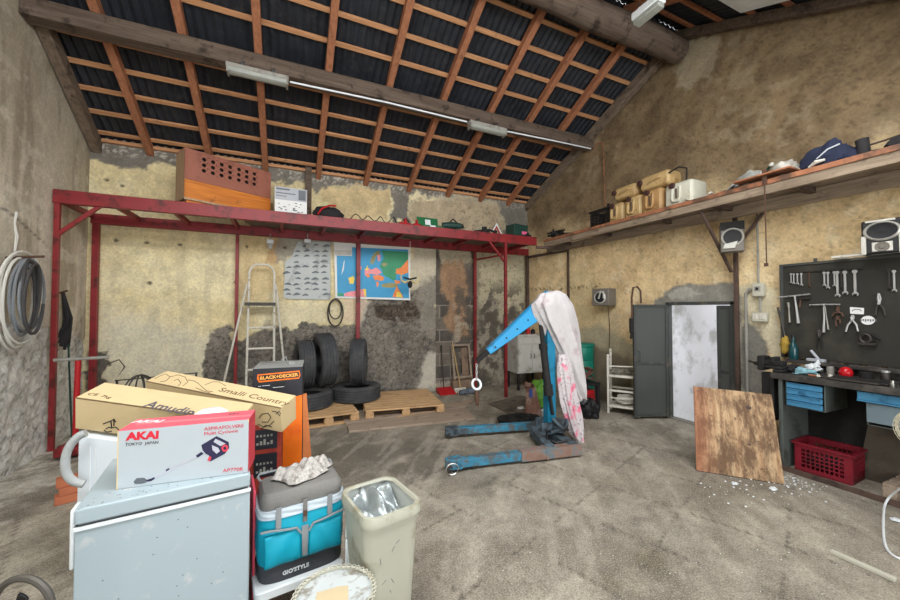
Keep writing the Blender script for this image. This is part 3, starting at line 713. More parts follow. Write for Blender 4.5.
# ================================================================== THINGS ON THE RED RACK
m_boxbrown = mk('painted_brown_ply', (150,92,74), .6, var=.06, dirt=(126,76,60), damt=.2)
m_boxorange = mk_wood('varnished_orange_wood', (214,132,48), (178,98,34), .5, 3, 0, dirt=(140,80,36), damt=.2)
m_boxend = mk_wood('pale_box_end', (190,160,128), (156,128,100), .8, 3, 2)
nb = thing('wooden_box', 'large brown wooden box with rows of round holes, on the red rack', 'box', (-1.23, 5.545, RZ+.035), (0, 0, .49))
L, W, Hh = 1.10, .33, .66
Mf = Matrix.Translation((0, 0, 0)) @ Matrix.Rotation(PI/2, 4, 'X')
def holed(g):
    x0, x1, z0, z1 = 0, L, .27, Hh
    cols = [.22+.105*i+(0 if i < 4 else .01) for i in range(7)]; rows = [.43, .505, .58]
    r = .026; g.box((x0, 0, z0), (x1, .018, rows[0]-.04)); g.box((x0, 0, rows[-1]+.04), (x1, .018, z1))
    pz = rows[0]-.04
    g.box((x0, 0, pz), (cols[0]-.045, .018, rows[-1]+.04)); g.box((cols[-1]+.045, 0, pz), (x1, .018, rows[-1]+.04))
    for a, b in zip(cols, cols[1:]):
        if b-a > .0901: g.box((a+.045, 0, pz), (b-.045, .018, rows[-1]+.04))
    for c in cols:
        for rr in rows:
            zc0, zc1 = (pz if rr == rows[0] else rr-.0375), (rows[-1]+.04 if rr == rows[-1] else rr+.0375)
            n = 16; o_, i_ = [], []
            for k in range(n):
                t = 2*PI*(k+.5)/n; cx, cz = math.cos(t), math.sin(t); s = 1/max(abs(cx), abs(cz))
                zz = cz*s; zz = zz*(zc1-rr) if zz > 0 else zz*(rr-zc0)
                o_.append((c+cx*s*.045, rr+zz)); i_.append((c+cx*r, rr+cz*r))
            for k in range(n):
                k2 = (k+1) % n
                g._add([V((p[0], y, p[1])) for y in (0, .018) for p in (o_[k], o_[k2], i_[k2], i_[k])], ((0,1,2,3),(7,6,5,4),(2,6,7,3)))
g = G(); holed(g); obj('holed_panel', g, m_boxbrown, nb, smooth=False)
g = G(); g.box((0, 0, .03), (L, .018, .268)); g.box((.03, .004, -.035), (L-.06, .03, -.001)); g.box((.03, W-.03, -.035), (L-.06, W-.004, -.001)); obj('front_board', g, m_boxorange, nb, bevel=.003, label='varnished orange front board')
g = G(); g.box((.0, .0, 0), (.02, W, Hh)); g.box((0, -.02, .0), (L, W, .028)); obj('carcass', g, m_boxend, nb, bevel=.003)
g = G(); g.box((.022, .02, .03), (L-.022, .022, .26)); g.box((L-.02, .02, .03), (L, W, Hh-.01)); g.box((.02, W-.015, .03), (L-.02, W, Hh-.01)); g.box((.0, .0, Hh), (L, W, Hh+.012)); obj('back_and_lid', g, m_boxbrown, nb, bevel=.002)
g = G(); g.box((.03, .06, .27), (L-.03, .07, Hh-.005)); obj('hole_shade_panel', g, m_mblack, nb)  # black panel added so the holes look shaded inside
m_sack = mk('grey_print_carton', (176,180,186), .6, var=.05); m_white = mk('white_print', (228,228,226), .6, var=.03); m_dgr = mk('dark_grey_print', (104,108,114), .6, var=.1)
wc = thing('carton', 'grey and white printed carton beside the brown wooden box', 'box', (.02, 5.98, RZ), .02)
g = G(); g.box((-.22, -.18, 0), (.22, .18, .43)); obj('box_body', g, m_white, wc, bevel=.006)
g = G(); g.box((-.215, -.182, .24), (.215, -.1795, .425)); obj('grey_band', g, m_sack, wc)
g = G(); g.box((-.2, -.184, .385), (-.02, -.1815, .41)); g.box((-.2, -.184, .33), (.06, -.1815, .345)); g.box((-.2, -.184, .29), (-.06, -.1815, .30)); g.box((.1, -.184, .26), (.2, -.1815, .41)); obj('printed_bars', g, m_dgr, wc)
g = G()
for k in range(26): x = random.uniform(-.19, .18); z = random.uniform(.02, .2); g.box((x, -.1825, z), (x+random.uniform(.01, .04), -.1797, z+.012))
obj('printed_marks', g, m_dgr, wc)
def lump(g, c, r, sc=(1,1,1), amp=.25, freq=6, n=14, seed=0, flat=True):
    """crumpled soft lump"""
    c = V(c)
    def f(u, v):
        t, p = 2*PI*u, PI*v
        d = V((math.sin(p)*math.cos(t), math.sin(p)*math.sin(t), -math.cos(p)))
        k = 1+amp*((vn(d.x*freq*.5+seed+9, d.y*freq*.5+d.z*freq*.7+3, seed)-.5)*2+.5*(vn(d.x*freq+seed, d.z*freq+d.y*freq+5, seed+1)-.5)*2)
        q = V((d.x*r*sc[0]*k, d.y*r*sc[1]*k, d.z*r*sc[2]*k))
        if flat: q.z = max(q.z, -r*sc[2]*.7)
        return c+q
    g.surf(f, n*2, n, wrap=True); return g
m_navy = mk('navy_cloth', (34,40,62), .9, var=.2, bump=.3)
m_greenc = mk('green_plastic', (30,106,62), .5, var=.1)
m_dgreen = mk('dark_green_paint', (30,62,54), .5, var=.15)
m_cred = mk('bright_red_plastic', (176,28,34), .45, var=.1)
bgm = mk('black_bag_cloth', (38,36,38), .85, var=.3, bump=.4)
p = (.55, 5.75, RZ)
t = thing('tool_bag', 'black and red bag slumped on the rack beside the grey carton', 'bag', p)
g = G(); lump(g, (0, .05, .09), .16, (1.25, .8, .75), .18, 5, 12, 2); obj('bag_body', g, bgm, t)
g = G(); g.tube([(-.16, -.06, .05), (-.1, -.1, .14), (0, -.1, .19), (.1, -.08, .2)], .014, 6); obj('strap', g, m_cred, t)
g = G()
pts = []
for k in range(30): pts.append((.85+.035*k, 5.72+.05*math.sin(k*.9), RZ+.03+.10*abs(math.sin(k*.55))**2))
g.tube(pts, .008, 5); tag(obj('wire_bundle', g, m_black), 'loose loops of black wire along the rack edge', 'wire')
for (x, sx, label) in ((1.75, .11, 'small red tool with black nozzle lying on the rack'), (1.95, .07, 'small red clamp on rack beside the green case')):
    t = thing('hand_tool', label, 'tool', (x, 5.70, RZ), .3)
    g = G(); g.box((-sx, -.03, 0), (sx, .03, .06)); g.box((-sx*.2, -.03, .05), (sx*.2, .03, .13)); obj('tool_body', g, m_cred, t, bevel=.012)
    g = G(); g.tube([(sx, 0, .03), (sx+.07, 0, .05)], .015, 8); obj('nozzle', g, m_black, t)
t = thing('green_case', 'open green plastic tool case on the red rack', 'case', (2.22, 5.76, RZ), .05)
g = G(); g.box((-.2, -.12, 0), (.2, .12, .05)); g.hexa([(-.2,.10,.05),(.2,.10,.05),(.2,.12,.05),(-.2,.12,.05)], [(-.2,.14,.24),(.2,.14,.24),(.2,.16,.24),(-.2,.16,.24)]); obj('case_shell', g, m_greenc, t, bevel=.01)
g = G(); g.box((-.06, -.125, .005), (.04, -.118, .045)); g.hexa([(-.05,.09,.07),(.05,.09,.07),(.05,.098,.07),(-.05,.098,.07)], [(-.05,.122,.2),(.05,.122,.2),(.05,.13,.2),(-.05,.13,.2)]); obj('paper_label', g, m_trimw, t)
t = thing('power_tool', 'dark green electric tool heaped beside the open green case', 'tool', (2.62, 5.76, RZ), -.1)
g = G(); g.tube([(-.17, 0, .1), (.0, 0, .11), (.17, 0, .11)], [.05, .065, .05], 10); g.tube([(.1, 0, .1), (.14, 0, .0)], .03, 8); g.tube([(-.1, 0, .1), (-.12, 0, .0)], .03, 8); obj('motor_housing', g, m_dgreen, t)
g = G(); g.tube([(-.05, 0, .15), (.02, -.02, .22), (.1, 0, .16)], .014, 6); g.ball((.19, 0, .11), .04, 8); obj('handle', g, m_black, t)
for i, (x, s, lab) in enumerate(((3.24, 1, 'black greasy gear unit on the rack left of the triangle'), (4.18, .8, 'greasy black clamp on the right end of the rack'))):
    t = thing('machine_part', lab, 'machine part', (x, 5.68, RZ), i)
    g = G(); g.lathe([(0,0),(.09*s,0),(.1*s,.02),(.1*s,.05),(.05*s,.06),(.045*s,.12*s),(0,.12*s)], 14); obj('gear_body', g, m_mblack, t)
    g = G(); g.tube([(-.2*s, .02, .03), (-.08*s, 0, .05), (.1*s, 0, .08), (.2*s, -.02, .05)], .02, 7); g.ball((.22*s, -.02, .05), .035*s, 8); obj('shaft', g, m_mblack, t)
t = thing('warning_triangle', 'red and white warning triangle standing on the rack', 'sign', (3.52, 5.72, RZ), .0)
def tri(r, a, b, y0, y1, g):
    P = [(r*math.sin(2*PI*k/3), y, r*.5+r*math.cos(2*PI*k/3)) for y in (y0, y1) for k in range(3)]
    Q = [(a*math.sin(2*PI*k/3), y, r*.5+a*math.cos(2*PI*k/3)) for y in (y0, y1) for k in range(3)]
    g._add([V(p) for p in P+Q], [(0,1,7,6),(1,2,8,7),(2,0,6,8),(3,9,10,4),(4,10,11,5),(5,11,9,3),(0,3,4,1),(1,4,5,2),(2,5,3,0),(6,7,10,9),(7,8,11,10),(8,6,9,11)])
g = G(); tri(.155, .12, 0, -.01, .01, g); obj('white_frame', g, m_trimw, t, smooth=False)
g = G(); tri(.118, .085, 0, -.009, .009, g); obj('red_frame', g, m_cred, t, smooth=False)
t = thing('tool_box', 'dark green metal box with a pink patch near the back corner', 'box', (4.0, 5.76, RZ), .1)
g = G(); g.box((-.17, -.12, 0), (.17, .12, .22)); g.box((-.175, -.125, .2), (.175, .125, .235)); obj('box_body', g, m_dgreen, t, bevel=.006)
g = G(); g.box((.02, -.124, .05), (.14, -.1205, .11)); obj('pink_patch', g, mk('pink_print', (226,96,140), .6), t)
g = G(); g.tube([(-.06, 0, .235), (-.05, 0, .27), (.05, 0, .27), (.06, 0, .235)], .008, 6); obj('handle', g, m_black, t)
t = thing('tool_heap', 'heap of greasy black tools where the two shelves meet', 'tools', (4.62, 5.45, SZ+.045), .2)
g = G()
for k in range(9):
    a = random.uniform(-1, 1); x = random.uniform(-.1, .1); y = random.uniform(-.3, .2)
    g.tube([(x-.1*math.cos(a), y-.15*math.sin(a), .02+.01*k), (x+.1*math.cos(a), y+.15*math.sin(a), .03+.012*k)], random.uniform(.012, .025), 7)
obj('bars', g, m_mblack, t)
g = G(); g.lathe([(0,.02),(.05,.02),(.05,.11),(.02,.12),(.02,.16),(0,.16)], 12); obj('pulley', g, m_mblack, t)
for x, z in ((-.27, 2.67), (.28, 2.72)):
    t = thing('socket', 'small white fitting hanging under the rack, %s' % ('left of the car poster' if x < 0 else 'above the car poster'), 'fitting', (x, 6.36, z))
    g = G(); g.box((-.05, -.03, -.03), (.05, .03, .03)); obj('cover', g, m_trimw, t, bevel=.005)
    g = G(); g.box((-.03, -.03, -.12), (.03, .0, -.03)); g.tube([(0, 0, .03), (0, 0, .12)], .01, 6); obj('stem', g, m_lampbody, t, bevel=.003)

# ================================================================== POSTERS, BELTS AND ORNAMENT ON THE BACK WALL
WY = YB-.035
def posterpt(px, py): p = atY(px, py, WY); return p
mp = thing('map_poster', 'large coloured wall map of Europe with white border', 'poster', (1.42, WY, 1.77))
MWp = MW[mp.name]
def flat(name, pts, y, m, parent, th=.001):
    g = G(); g.prism([(q.x, q.z) for q in (atY(a, b, WY) for a, b in pts)], th, Matrix(((1,0,0,0),(0,0,-1,y),(0,1,0,0),(0,0,0,1))))
    return obj(name, g, m, parent, smooth=False, world=True)
m_paper = mk('white_map_paper', (226,226,222), .6, var=.03, scale=3)
m_sea = mk('map_blue', (62,156,204), .5, var=.12, scale=1.2)
m_mgreen = mk('map_green', (56,146,104), .5, var=.12, scale=6)
m_mor = mk('map_orange', (238,138,74), .5, var=.1, scale=20)
m_myel = mk('map_yellow', (240,208,84), .5, var=.08, scale=20)
m_mpink = mk('map_pink', (238,150,152), .5, var=.1, scale=20)
m_mtan = mk('map_tan', (150,146,98), .5, var=.2, scale=16)
s6 = lambda pts: [(275+x/6, 235+y/6) for x, y in pts]
flat('sheet', s6([(352,44),(806,76),(812,392),(362,378)]), WY, m_paper, mp, .003)
flat('sea', s6([(370,124),(462,126),(462,74),(798,88),(804,380),(374,368)]), WY-.0032, m_sea, mp)
flat('land', s6([(640,92),(798,102),(800,176),(780,180),(770,205),(730,215),(720,280),(690,262),(650,240),(640,205),(628,190),(640,160),(652,140)]), WY-.0044, m_mgreen, mp)
flat('land', s6([(570,165),(580,130),(605,98),(630,96),(628,118),(606,124),(596,160),(584,178)]), WY-.0048, m_mtan, mp)
flat('land', s6([(612,120),(632,118),(632,150),(618,160)]), WY-.0052, m_mpink, mp)
flat('land', s6([(538,210),(560,200),(580,208),(604,196),(622,204),(640,226),(612,240),(596,236),(570,232),(552,250),(538,240)]), WY-.0048, m_mpink, mp)
flat('land', s6([(548,232),(566,236),(570,252),(552,256)]), WY-.0056, m_mor, mp)
flat('land', s6([(586,244),(628,240),(656,256),(650,272),(628,276),(612,268),(600,276)]), WY-.0056, m_mor, mp)
flat('land', s6([(606,282),(620,280),(622,300),(612,316)]), WY-.0048, m_mor, mp)
flat('land', s6([(440,258),(470,246),(478,262),(470,292),(448,294)]), WY-.0048, m_myel, mp)
flat('land', s6([(414,352),(440,342),(540,322),(548,372),(416,368)]), WY-.0048, m_mpink, mp)
flat('land', s6([(530,322),(546,326),(546,370),(536,370)]), WY-.0056, m_myel, mp)
flat('land', s6([(636,296),(690,286),(738,292),(736,312),(690,318),(640,312)]), WY-.0048, m_mtan, mp)
flat('land', s6([(726,205),(756,196),(798,146),(800,225),(760,240),(724,232)]), WY-.0056, m_mor, mp)
flat('land', s6([(716,272),(748,274),(752,292),(722,290)]), WY-.0052, m_mor, mp)
flat('land', s6([(704,372),(730,306),(766,366),(768,376)]), WY-.0052, m_mor, mp)
flat('land', s6([(728,340),(752,346),(764,376),(728,374)]), WY-.006, m_myel, mp)
flat('land', s6([(374,345),(412,352),(412,368),(376,366)]), WY-.0048, m_mgreen, mp)
flat('land', s6([(398,240),(412,160),(418,150),(412,210)]), WY-.0044, m_paper, mp)
flat('land', s6([(508,186),(520,190),(518,208),(508,206)]), WY-.0048, m_mpink, mp)
flat('land', s6([(536,208),(548,198),(552,182),(560,196),(556,212)]), WY-.0050, m_myel, mp)
flat('land', s6([(640,175),(655,165),(676,172),(668,186),(648,188)]), WY-.0048, m_mtan, mp)
flat('legend', s6([(356,92),(460,92),(460,122),(358,122)]), WY-.0034, mk('map_legend', (196,194,186), .6), mp)
cp = thing('car_poster', 'faded grey poster covered in rows of small car pictures', 'poster', (.28, WY, 1.77))
m_fpap = mk('faded_poster_paper', (186,190,188), .6, var=.06, scale=4, dirt=(146,148,146), damt=.25)
m_fink = mk('faded_car_print', (104,112,116), .6, var=.35, scale=14)
flat('sheet', s6([(128,60),(140,40),(330,44),(334,90),(332,388),(66,384),(52,372),(60,160),(100,130)]), WY-.0005, m_fpap, cp, .003)
g = G(); rs = random.Random(4)
for r in range(10):
    for c in range(5):
        x = 76+c*56+rs.uniform(-8, 8); y = 62+r*33+rs.uniform(-5, 5)
        if (r < 3 and c == 0) or rs.random() < .12: continue
        s = rs.uniform(.75, 1.15)
        prof = [(-20,4),(-19,-2),(-10,-4),(-5,-9),(8,-9),(13,-4),(20,-2),(20,4),(15,4),(13,6),(10,4),(-8,4),(-11,6),(-14,4)]
        a = rs.uniform(-.15, .15)
        P = [(x+s*(u*math.cos(a)-v*math.sin(a)), y+s*(u*math.sin(a)+v*math.cos(a))) for u, v in prof]
        q = [atY(275+u/6, 235+v/6, WY) for u, v in P]
        g.prism([(k.x, k.z) for k in q], .001, Matrix(((1,0,0,0),(0,0,-1,WY-.0035),(0,1,0,0),(0,0,0,1))))
obj('car_pictures', g, m_fink, cp, smooth=False, world=True)
def loop(cx, cz, rx, rz, y, ph=0, n=28): return [(cx+rx*math.cos(2*PI*k/n), y+.01*math.sin(4*PI*k/n+ph), cz+rz*math.sin(2*PI*k/n)) for k in range(n)]
c = atY(335.5, 312.5, 6.47)
g = G(); g.tube(loop(c.x, c.z, .125, .235, 6.475), .013, 7, closed=True); tag(obj('drive_belt', g, m_dtool), 'long oval rubber belt hanging below the car poster, outer one', 'belt')
g = G(); g.tube(loop(c.x-.005, c.z+.055, .10, .165, 6.445, 1), .011, 7, closed=True); tag(obj('drive_belt', g, m_dtool), 'smaller rubber belt hanging inside the longer belt', 'belt')
g = G(); g.tube([(c.x, 6.54, c.z+.235), (c.x, 6.43, c.z+.225)], .007, 6); tag(obj('nail', g, m_rust), 'nail holding the two rubber belts', 'nail')
q = atY(410, 281, 6.1)
hn = thing('horned_ornament', 'small dark ornament with curved horns hanging on string before the map', 'ornament', q)
g = G(); g.tube([(0, 0, .03), (0, 0, 2.80-q.z)], .004, 5); obj('string', g, m_trimw, hn)
for s in (-1, 1):
    g = G(); g.tube([(s*.02, 0, .0), (s*.09, 0, -.03), (s*.15, 0, -.0), (s*.17, 0, .07), (s*.14, 0, .12)], [.022,.022,.018,.012,.004], 8); obj('horn', g, mk('horn_ivory', (206,190,140), .5, var=.2, dirt=(60,50,40), damt=.3), hn)
g = G(); g.ball((0, 0, -.06), .045, 8, (1, .8, 1.5)); g.tube([(-.12, 0, .06), (0, 0, .03), (.12, 0, .06)], .016, 7); obj('head', g, m_mblack, hn)
# ================================================================== STEPLADDER
ld = thing('stepladder', 'narrow pale metal stepladder standing against the back wall', 'ladder', (-.36, 6.3, 0))
def ltube(name, pts, r, m=m_whitem): g = G(); g.tube(pts, r, 8); return obj(name, g, m, ld, world=True)
fy = lambda z: 6.27+.03*z
lx = lambda px, py, y=6.3: atY(px, py, y).x
arch = [(-.575, fy(0), 0), (-.555, fy(1.9), 1.94), (-.555, fy(2.1), 2.16), (-.525, fy(2.2), 2.25), (-.465, fy(2.25), 2.295), (-.30, fy(2.25), 2.295), (-.235, fy(2.2), 2.25), (-.205, fy(2.1), 2.16), (-.205, fy(1.9), 1.94), (-.185, fy(0), 0)]
ltube('front_frame', arch, .017)
ltube('rear_leg', [(-.58, fy(1.95)+.035, 2.0), (-.97, 6.385, .0)], .016)
ltube('rear_leg', [(-.185, fy(1.95)+.035, 2.0), (.02, 6.47, .0)], .016)
for z in (.35, .67, .99, 1.31): ltube('rung', [(-.565, fy(z), z), (-.195, fy(z), z)], .016)
g = G(); g.box((-.60, 6.20, 1.665), (-.18, 6.42, 1.69)); g.box((-.60, 6.195, 1.65), (-.18, 6.21, 1.70)); obj('platform', g, m_dtool, ld, world=True, bevel=.004, label='dark top platform')

# ================================================================== PALLETS, BOARDS AND TYRES
def pallet(label, loc, rz, grp='pallets by the back wall', hw=.59):
    t = thing('wooden_pallet', label, 'pallet', loc, rz, grp)
    for k in range(9):
        y = -.55+k*.131
        part('deck_slat', lambda g: g.box((-hw, y, .118), (hw, y+.105, .14)), m_pallet, t, .003)
    for x in (-hw+.06, 0, hw-.06): part('stringer', lambda g: g.box((x-.05, -.55, .096), (x+.05, .602, .117)), m_pallety, t, .003)
    for x in (-hw+.06, 0, hw-.06):
        for y in (-.5, .02, .54): part('block', lambda g: g.box((x-.06, y-.05, .022), (x+.06, y+.05, .0955)), m_pallety, t, .004)
    for y in (-.5, .02, .54): part('bottom_board', lambda g: g.box((-hw, y-.05, 0), (hw, y+.05, .0215)), m_pallet, t, .003)
    return t
pallet('light pine pallet under the right-hand tyres, against the rough wall', (1.68, 5.72, 0), -.12)
pallet('light pine pallet at left under the three left tyres', (.50, 5.76, 0), .05, hw=.41)
def quad(name, pts, h, m, label, cat, z=0, **k):
    P = [atZ(a, b, z) for a, b in pts]
    g = G(); g.prism([(q.x, q.y) for q in P], h, Matrix.Translation((0, 0, z)))
    return tag(obj(name, g, m, bevel=.003, **k), label, cat)
quad('floor_board', [(341,418),(474,401),(466,408),(346,425)], .03, m_greyply, 'weathered grey board lying flat before the pallets, rear one', 'board')
quad('floor_board', [(347,427),(466,409),(476,420),(349,433)], .03, m_greyply, 'weathered grey board lying flat before the pallets, front one', 'board')
quad('floor_sheet', [(488,404),(520,396),(548,402),(540,412),(508,414)], .014, mk('dark_wet_board', (104,96,86), .8, var=.2, dirt=(62,56,50), damt=.3), 'thin dark sheet lying on the floor left of the crane mast', 'sheet')
def tyre_geom(R, w, seed=0):
    g = G(); hw = w/2; ri = R*.56
    prof = [(ri, -hw*.72), (ri+.012, -hw*.86), (R*.72, -hw*.98), (R*.86, -hw*1.0), (R*.95, -hw*.93), (R*.985, -hw*.80)]
    gr = []
    for c in (-.52, -.18, .18, .52): gr += [(R, hw*(c-.09)), (R-.012, hw*(c-.075)), (R-.012, hw*(c+.075)), (R, hw*(c+.09))]
    prof = prof+gr+[(r, -z) for r, z in reversed(prof[:6])]
    inner = [(ri+.0, hw*.60), (R-.03, hw*.72), (R-.03, -hw*.72), (ri, -hw*.60), (ri, -hw*.72)]
    g.lathe(prof+inner, 44)
    # tread lugs between the grooves
    n = 52
    for k in range(n):
        a = 2*PI*k/n
        for c0, c1, ph in ((-.80, -.64, 0), (-.40, -.30, .5), (-.06, .06, 0), (.30, .40, .5), (.64, .80, 0)):
            b = a+ph*2*PI/n
            M = Matrix.Rotation(b, 4, 'Z')
            g.box((R-.004, -R*PI/n*.55, hw*c0), (R+.006, R*PI/n*.55, hw*c1), M)
    return g
def tyre(label, loc, rot, R=.37, w=.235):
    t = thing('car_tyre', label, 'tyre', loc, rot, 'old tyres by the back wall')
    obj('tread_and_walls', tyre_geom(R, w), m_rubber, t)
    g = G(); g.lathe([(R*.56,-w*.36),(R*.60,-w*.42),(R*.60,w*.42),(R*.56,w*.36)], 40); obj('bead', g, m_black, t)
    return t
pz = .141
tyre('tyre lying flat on the right pallet', (1.03, 6.0, pz+.1185), (0, 0, .3), .375)
tyre('tyre lying flat at the left, half behind the black box', (.265, 5.84, pz+.1185), (0, 0, .9), .37)
TZ = pz+.24
tyre('tyre standing upright on the flat tyre of the right pallet', (1.06, 6.0, TZ+.372), (math.radians(90), math.radians(4), math.radians(74)), .362)
tyre('tallest tyre standing upright, second from the left', (.53, 6.02, TZ+.425), (math.radians(88), math.radians(-5), math.radians(100)), .41, .25)
tyre('leftmost upright tyre, just behind the black box', (.24, 6.06, TZ+.37), (math.radians(90), 0, math.radians(97)), .36)

# ================================================================== BROOM CORNER BEHIND THE HOOK
dp = thing('dustpan', 'red long-handled dustpan on the floor by the back wall', 'dustpan', (2.74, 6.3, 0))
g = G(); g._add([V(p) for p in ((-.16,-.16,.004),(.16,-.16,.004),(.15,.1,.012),(-.15,.1,.012),(-.16,-.16,.010),(.16,-.16,.010),(.15,.1,.1),(-.15,.1,.1))], ((0,1,2,3),(4,7,6,5),(0,4,5,1),(1,5,6,2),(2,6,7,3),(3,7,4,0))); obj('pan', g, m_cred, dp, bevel=.006)
g = G(); g.tube([(0, .08, .08), (-.02, .16, .78)], .012, 7); g.tube([(-.02, .16, .78), (-.022, .165, .9)], .018, 7); obj('handle', g, m_dtool, dp)
br = thing('broom', 'pale broom standing upside against the blockwork beside dustpan', 'broom', (3.0, 6.25, 0))
g = G(); g.tube([(.03, .0, .09), (-.05, .20, .95)], .012, 7); obj('handle', g, m_yelp, br)
g = G(); g.box((-.1, -.03, .05), (.14, .03, .09)); obj('head', g, m_whitem, br, bevel=.01)
g = G(); 
for k in range(22): x = -.095+k*.0105; g.tube([(x, random.uniform(-.02, .02), .052), (x+random.uniform(-.02, .02), random.uniform(-.03, .03), .002)], .005, 4)
obj('bristles', g, m_whitem, br)
fr = thing('wooden_frame', 'small pale wooden frame leaning against the dark blockwork', 'frame', (3.13, 6.40, 0))
g = G()
for a, b in (((-.15,.0,.22),(-.17,.1,.9)), ((.22,.0,.22),(.2,.1,.9)), ((-.17,.1,.88),(.2,.1,.88)), ((-.15,.02,.26),(.22,.02,.26))): g.beam(a, b, .04, .025, (0,1,0))
obj('frame_bars', g, m_greyply, fr, bevel=.003)
g = G(); g.beam((.12, .07, .28), (.10, .11, .82), .14, .01, (0,1,0)); g.box((-.2, -.05, 0), (.26, .09, .21)); obj('backing_board', g, mk('old_carton_board', (132,110,92), .85, var=.2, dirt=(90,76,64)), fr)
g = G(); rr = random.Random(5)
for k in range(5): lump(g, (3.12+rr.uniform(-.14, .14), 6.05+rr.uniform(-.1, .1), .045), .07, (1.2,1,.7), .4, 7, 7, k)
tag(obj('rag_bundle', g, mk('blue_grey_rag', (92,100,110), .9, var=.3)), 'blue-grey rags on the floor beside the red dustpan', 'rag')

# ================================================================== ENGINE CRANE
m_cblue = mk('crane_light_blue', (26,146,200), .4, var=.06, scale=4, dirt=(30,110,150), damt=.1, spec=.5)
m_cteal = mk('crane_mast_blue', (22,116,150), .45, var=.1, scale=3, dirt=(18,82,106), damt=.2)
m_cleg = mk('worn_blue_leg', (52,122,150), .6, var=.25, scale=9, dirt=(86,88,88), damt=.42, dscale=11, bump=.2)
m_clegr = mk('rusty_leg_sleeve', (136,108,94), .7, var=.25, scale=8, dirt=(96,112,118), damt=.4, dscale=8, bump=.3)
m_cdark = mk('grimy_crane_base', (72,86,94), .7, var=.35, scale=9, dirt=(46,46,48), damt=.4, dscale=7, bump=.3)
cr = thing('engine_crane', 'blue workshop engine crane with two low legs and sloping boom', 'crane', (2.9, 3.5, 0))
def cpart(name, fn, m, parent=None, bevel=.004, label=None): g = G(); fn(g); return obj(name, g, m, parent or cr, bevel=bevel, world=True, label=label)
A0, A1 = V((1.50, 3.28, .075)), V((2.92, 3.05, .075))
B0, B1 = V((1.86, 4.12, .085)), V((2.97, 3.86, .085))
am = A0.lerp(A1, .52)
def foot(g, p, d): g.prism([(0,-.055),(.09,-.055),(.09,.055),(0,.055),(-.07,.025),(-.07,-.025)], .10, frame(p-V((0,0,.05)), d, V((0,0,1)).cross(d)))
dA = (A1-A0).normalized(); dB = (B1-B0).normalized()
lg = cpart('leg', lambda g: g.beam(A0+dA*.08, am, .085, .085), m_cleg, label='front leg with worn blue paint')
cpart('leg_sleeve', lambda g: (g.beam(am-dA*.02, A1, .11, .105), g.beam(am+dA*.26, am+dA*.285, .125, .12)), m_clegr, lg)
cpart('leg_end', lambda g: (foot(g, A0, dA), g.beam(A0+dA*.02, A0+dA*.24, .11, .07)), m_cleg, lg)
lg2 = cpart('leg', lambda g: g.beam(B0+dB*.06, B1, .085, .085), m_cleg, label='rear leg with flaking blue paint')
cpart('leg_end', lambda g: (foot(g, B0, dB), g.beam(B0+dB*.02, B0+dB*.22, .11, .07)), m_cdark, lg2)
def wheel(p, d, parent, r=.05):
    sd = V((0,0,1)).cross(d); M = frame(p, d, V((0,0,1))) 
    g = G(); g.lathe([(r*.35,-.02),(r*.9,-.02),(r,-.012),(r,.012),(r*.9,.02),(r*.35,.02)], 18, M); o = obj('caster', g, m_dtool, parent, world=True)
for p, d, pr_ in ((A0-dA*.03, dA, lg), (B0-dB*.02, dB, lg2), (B1, dB, lg2)):
    sd = V((0,0,1)).cross(d); wheel(V((p.x, p.y, .0365))-sd*.03, d, pr_, .036)
g = G(); q = A0-dA*.03-V((0,0,1)).cross(dA)*.105; g.tube([V((q.x, q.y, .062))+dA*(.06*math.cos(2*PI*k/20))+V((0,0,1))*(.054*math.sin(2*PI*k/20)) for k in range(20)], .006, 6, closed=True); obj('steel_ring', g, m_chrome, lg, world=True)
cpart('base_beam', lambda g: (g.beam(A1-dA*.07+V((0,0,.0)), B1+V((.02,.02,0)), .13, .11), g.beam(A1-dA*.36+V((0,0,.02)), V((2.72, 3.55, .11)), .10, .1), g.beam(V((2.72,3.55,.11)), V((2.86,3.62,.11)), .16, .12)), m_cdark)
mb, mt = V((2.89, 3.50, .12)), V((2.89, 3.50, 1.66))
mast = cpart('mast', lambda g: g.beam(mb, mt, .115, .105, (-dA)), m_cteal)
cpart('mast_plate', lambda g: (g.beam(mb+V((-.02,-.08,0)), mb+V((-.02,-.08,.14)), .03, .3, (-dA)), g.beam(mb+V((0,.08,0)), mb+V((0,.08,.16)), .03, .26, (-dA))), m_cdark, mast)
tip = atY(475.5, 362.5, 3.70); top = V((2.93, 3.49, 1.72)); bd = (tip-top).normalized(); bu = V((0,0,1)); bs = bd.cross(bu).normalized(); bu = bs.cross(bd)
e = top.lerp(tip, .84)
def boomg(g):
    a, b = top, e
    P = []
    for p, h, w in ((a, .235, .075), (b, .07, .05)):
        for sx, sy in ((-1,-1),(1,-1),(1,1),(-1,1)): P.append(p+bs*(sx*w/2)+bu*(sy*h/2 + (0 if sy > 0 else 0)))
    g._add(P, ((0,1,2,3),(7,6,5,4),(0,4,5,1),(1,5,6,2),(2,6,7,3),(3,7,4,0)))
boom = cpart('boom', boomg, m_cblue, bevel=.008, label='light blue sloping boom')
cpart('boom_flange', lambda g: g.hexa([top+bu*.119-bs*.05, top+bu*.119+bs*.05, e+bu*.036+bs*.035, e+bu*.036-bs*.035], [top+bu*.126-bs*.05, top+bu*.126+bs*.05, e+bu*.043+bs*.035, e+bu*.043-bs*.035]), m_cblue, boom, bevel=0)
g = G()
for k in range(5):
    p = top.lerp(tip, .2+.14*k)
    for s in (-1, 1): g.tube([p+bs*(s*.03), p+bs*(s*.041)], .009, 8)
obj('boom_bolts', g, m_mblack, boom, world=True)
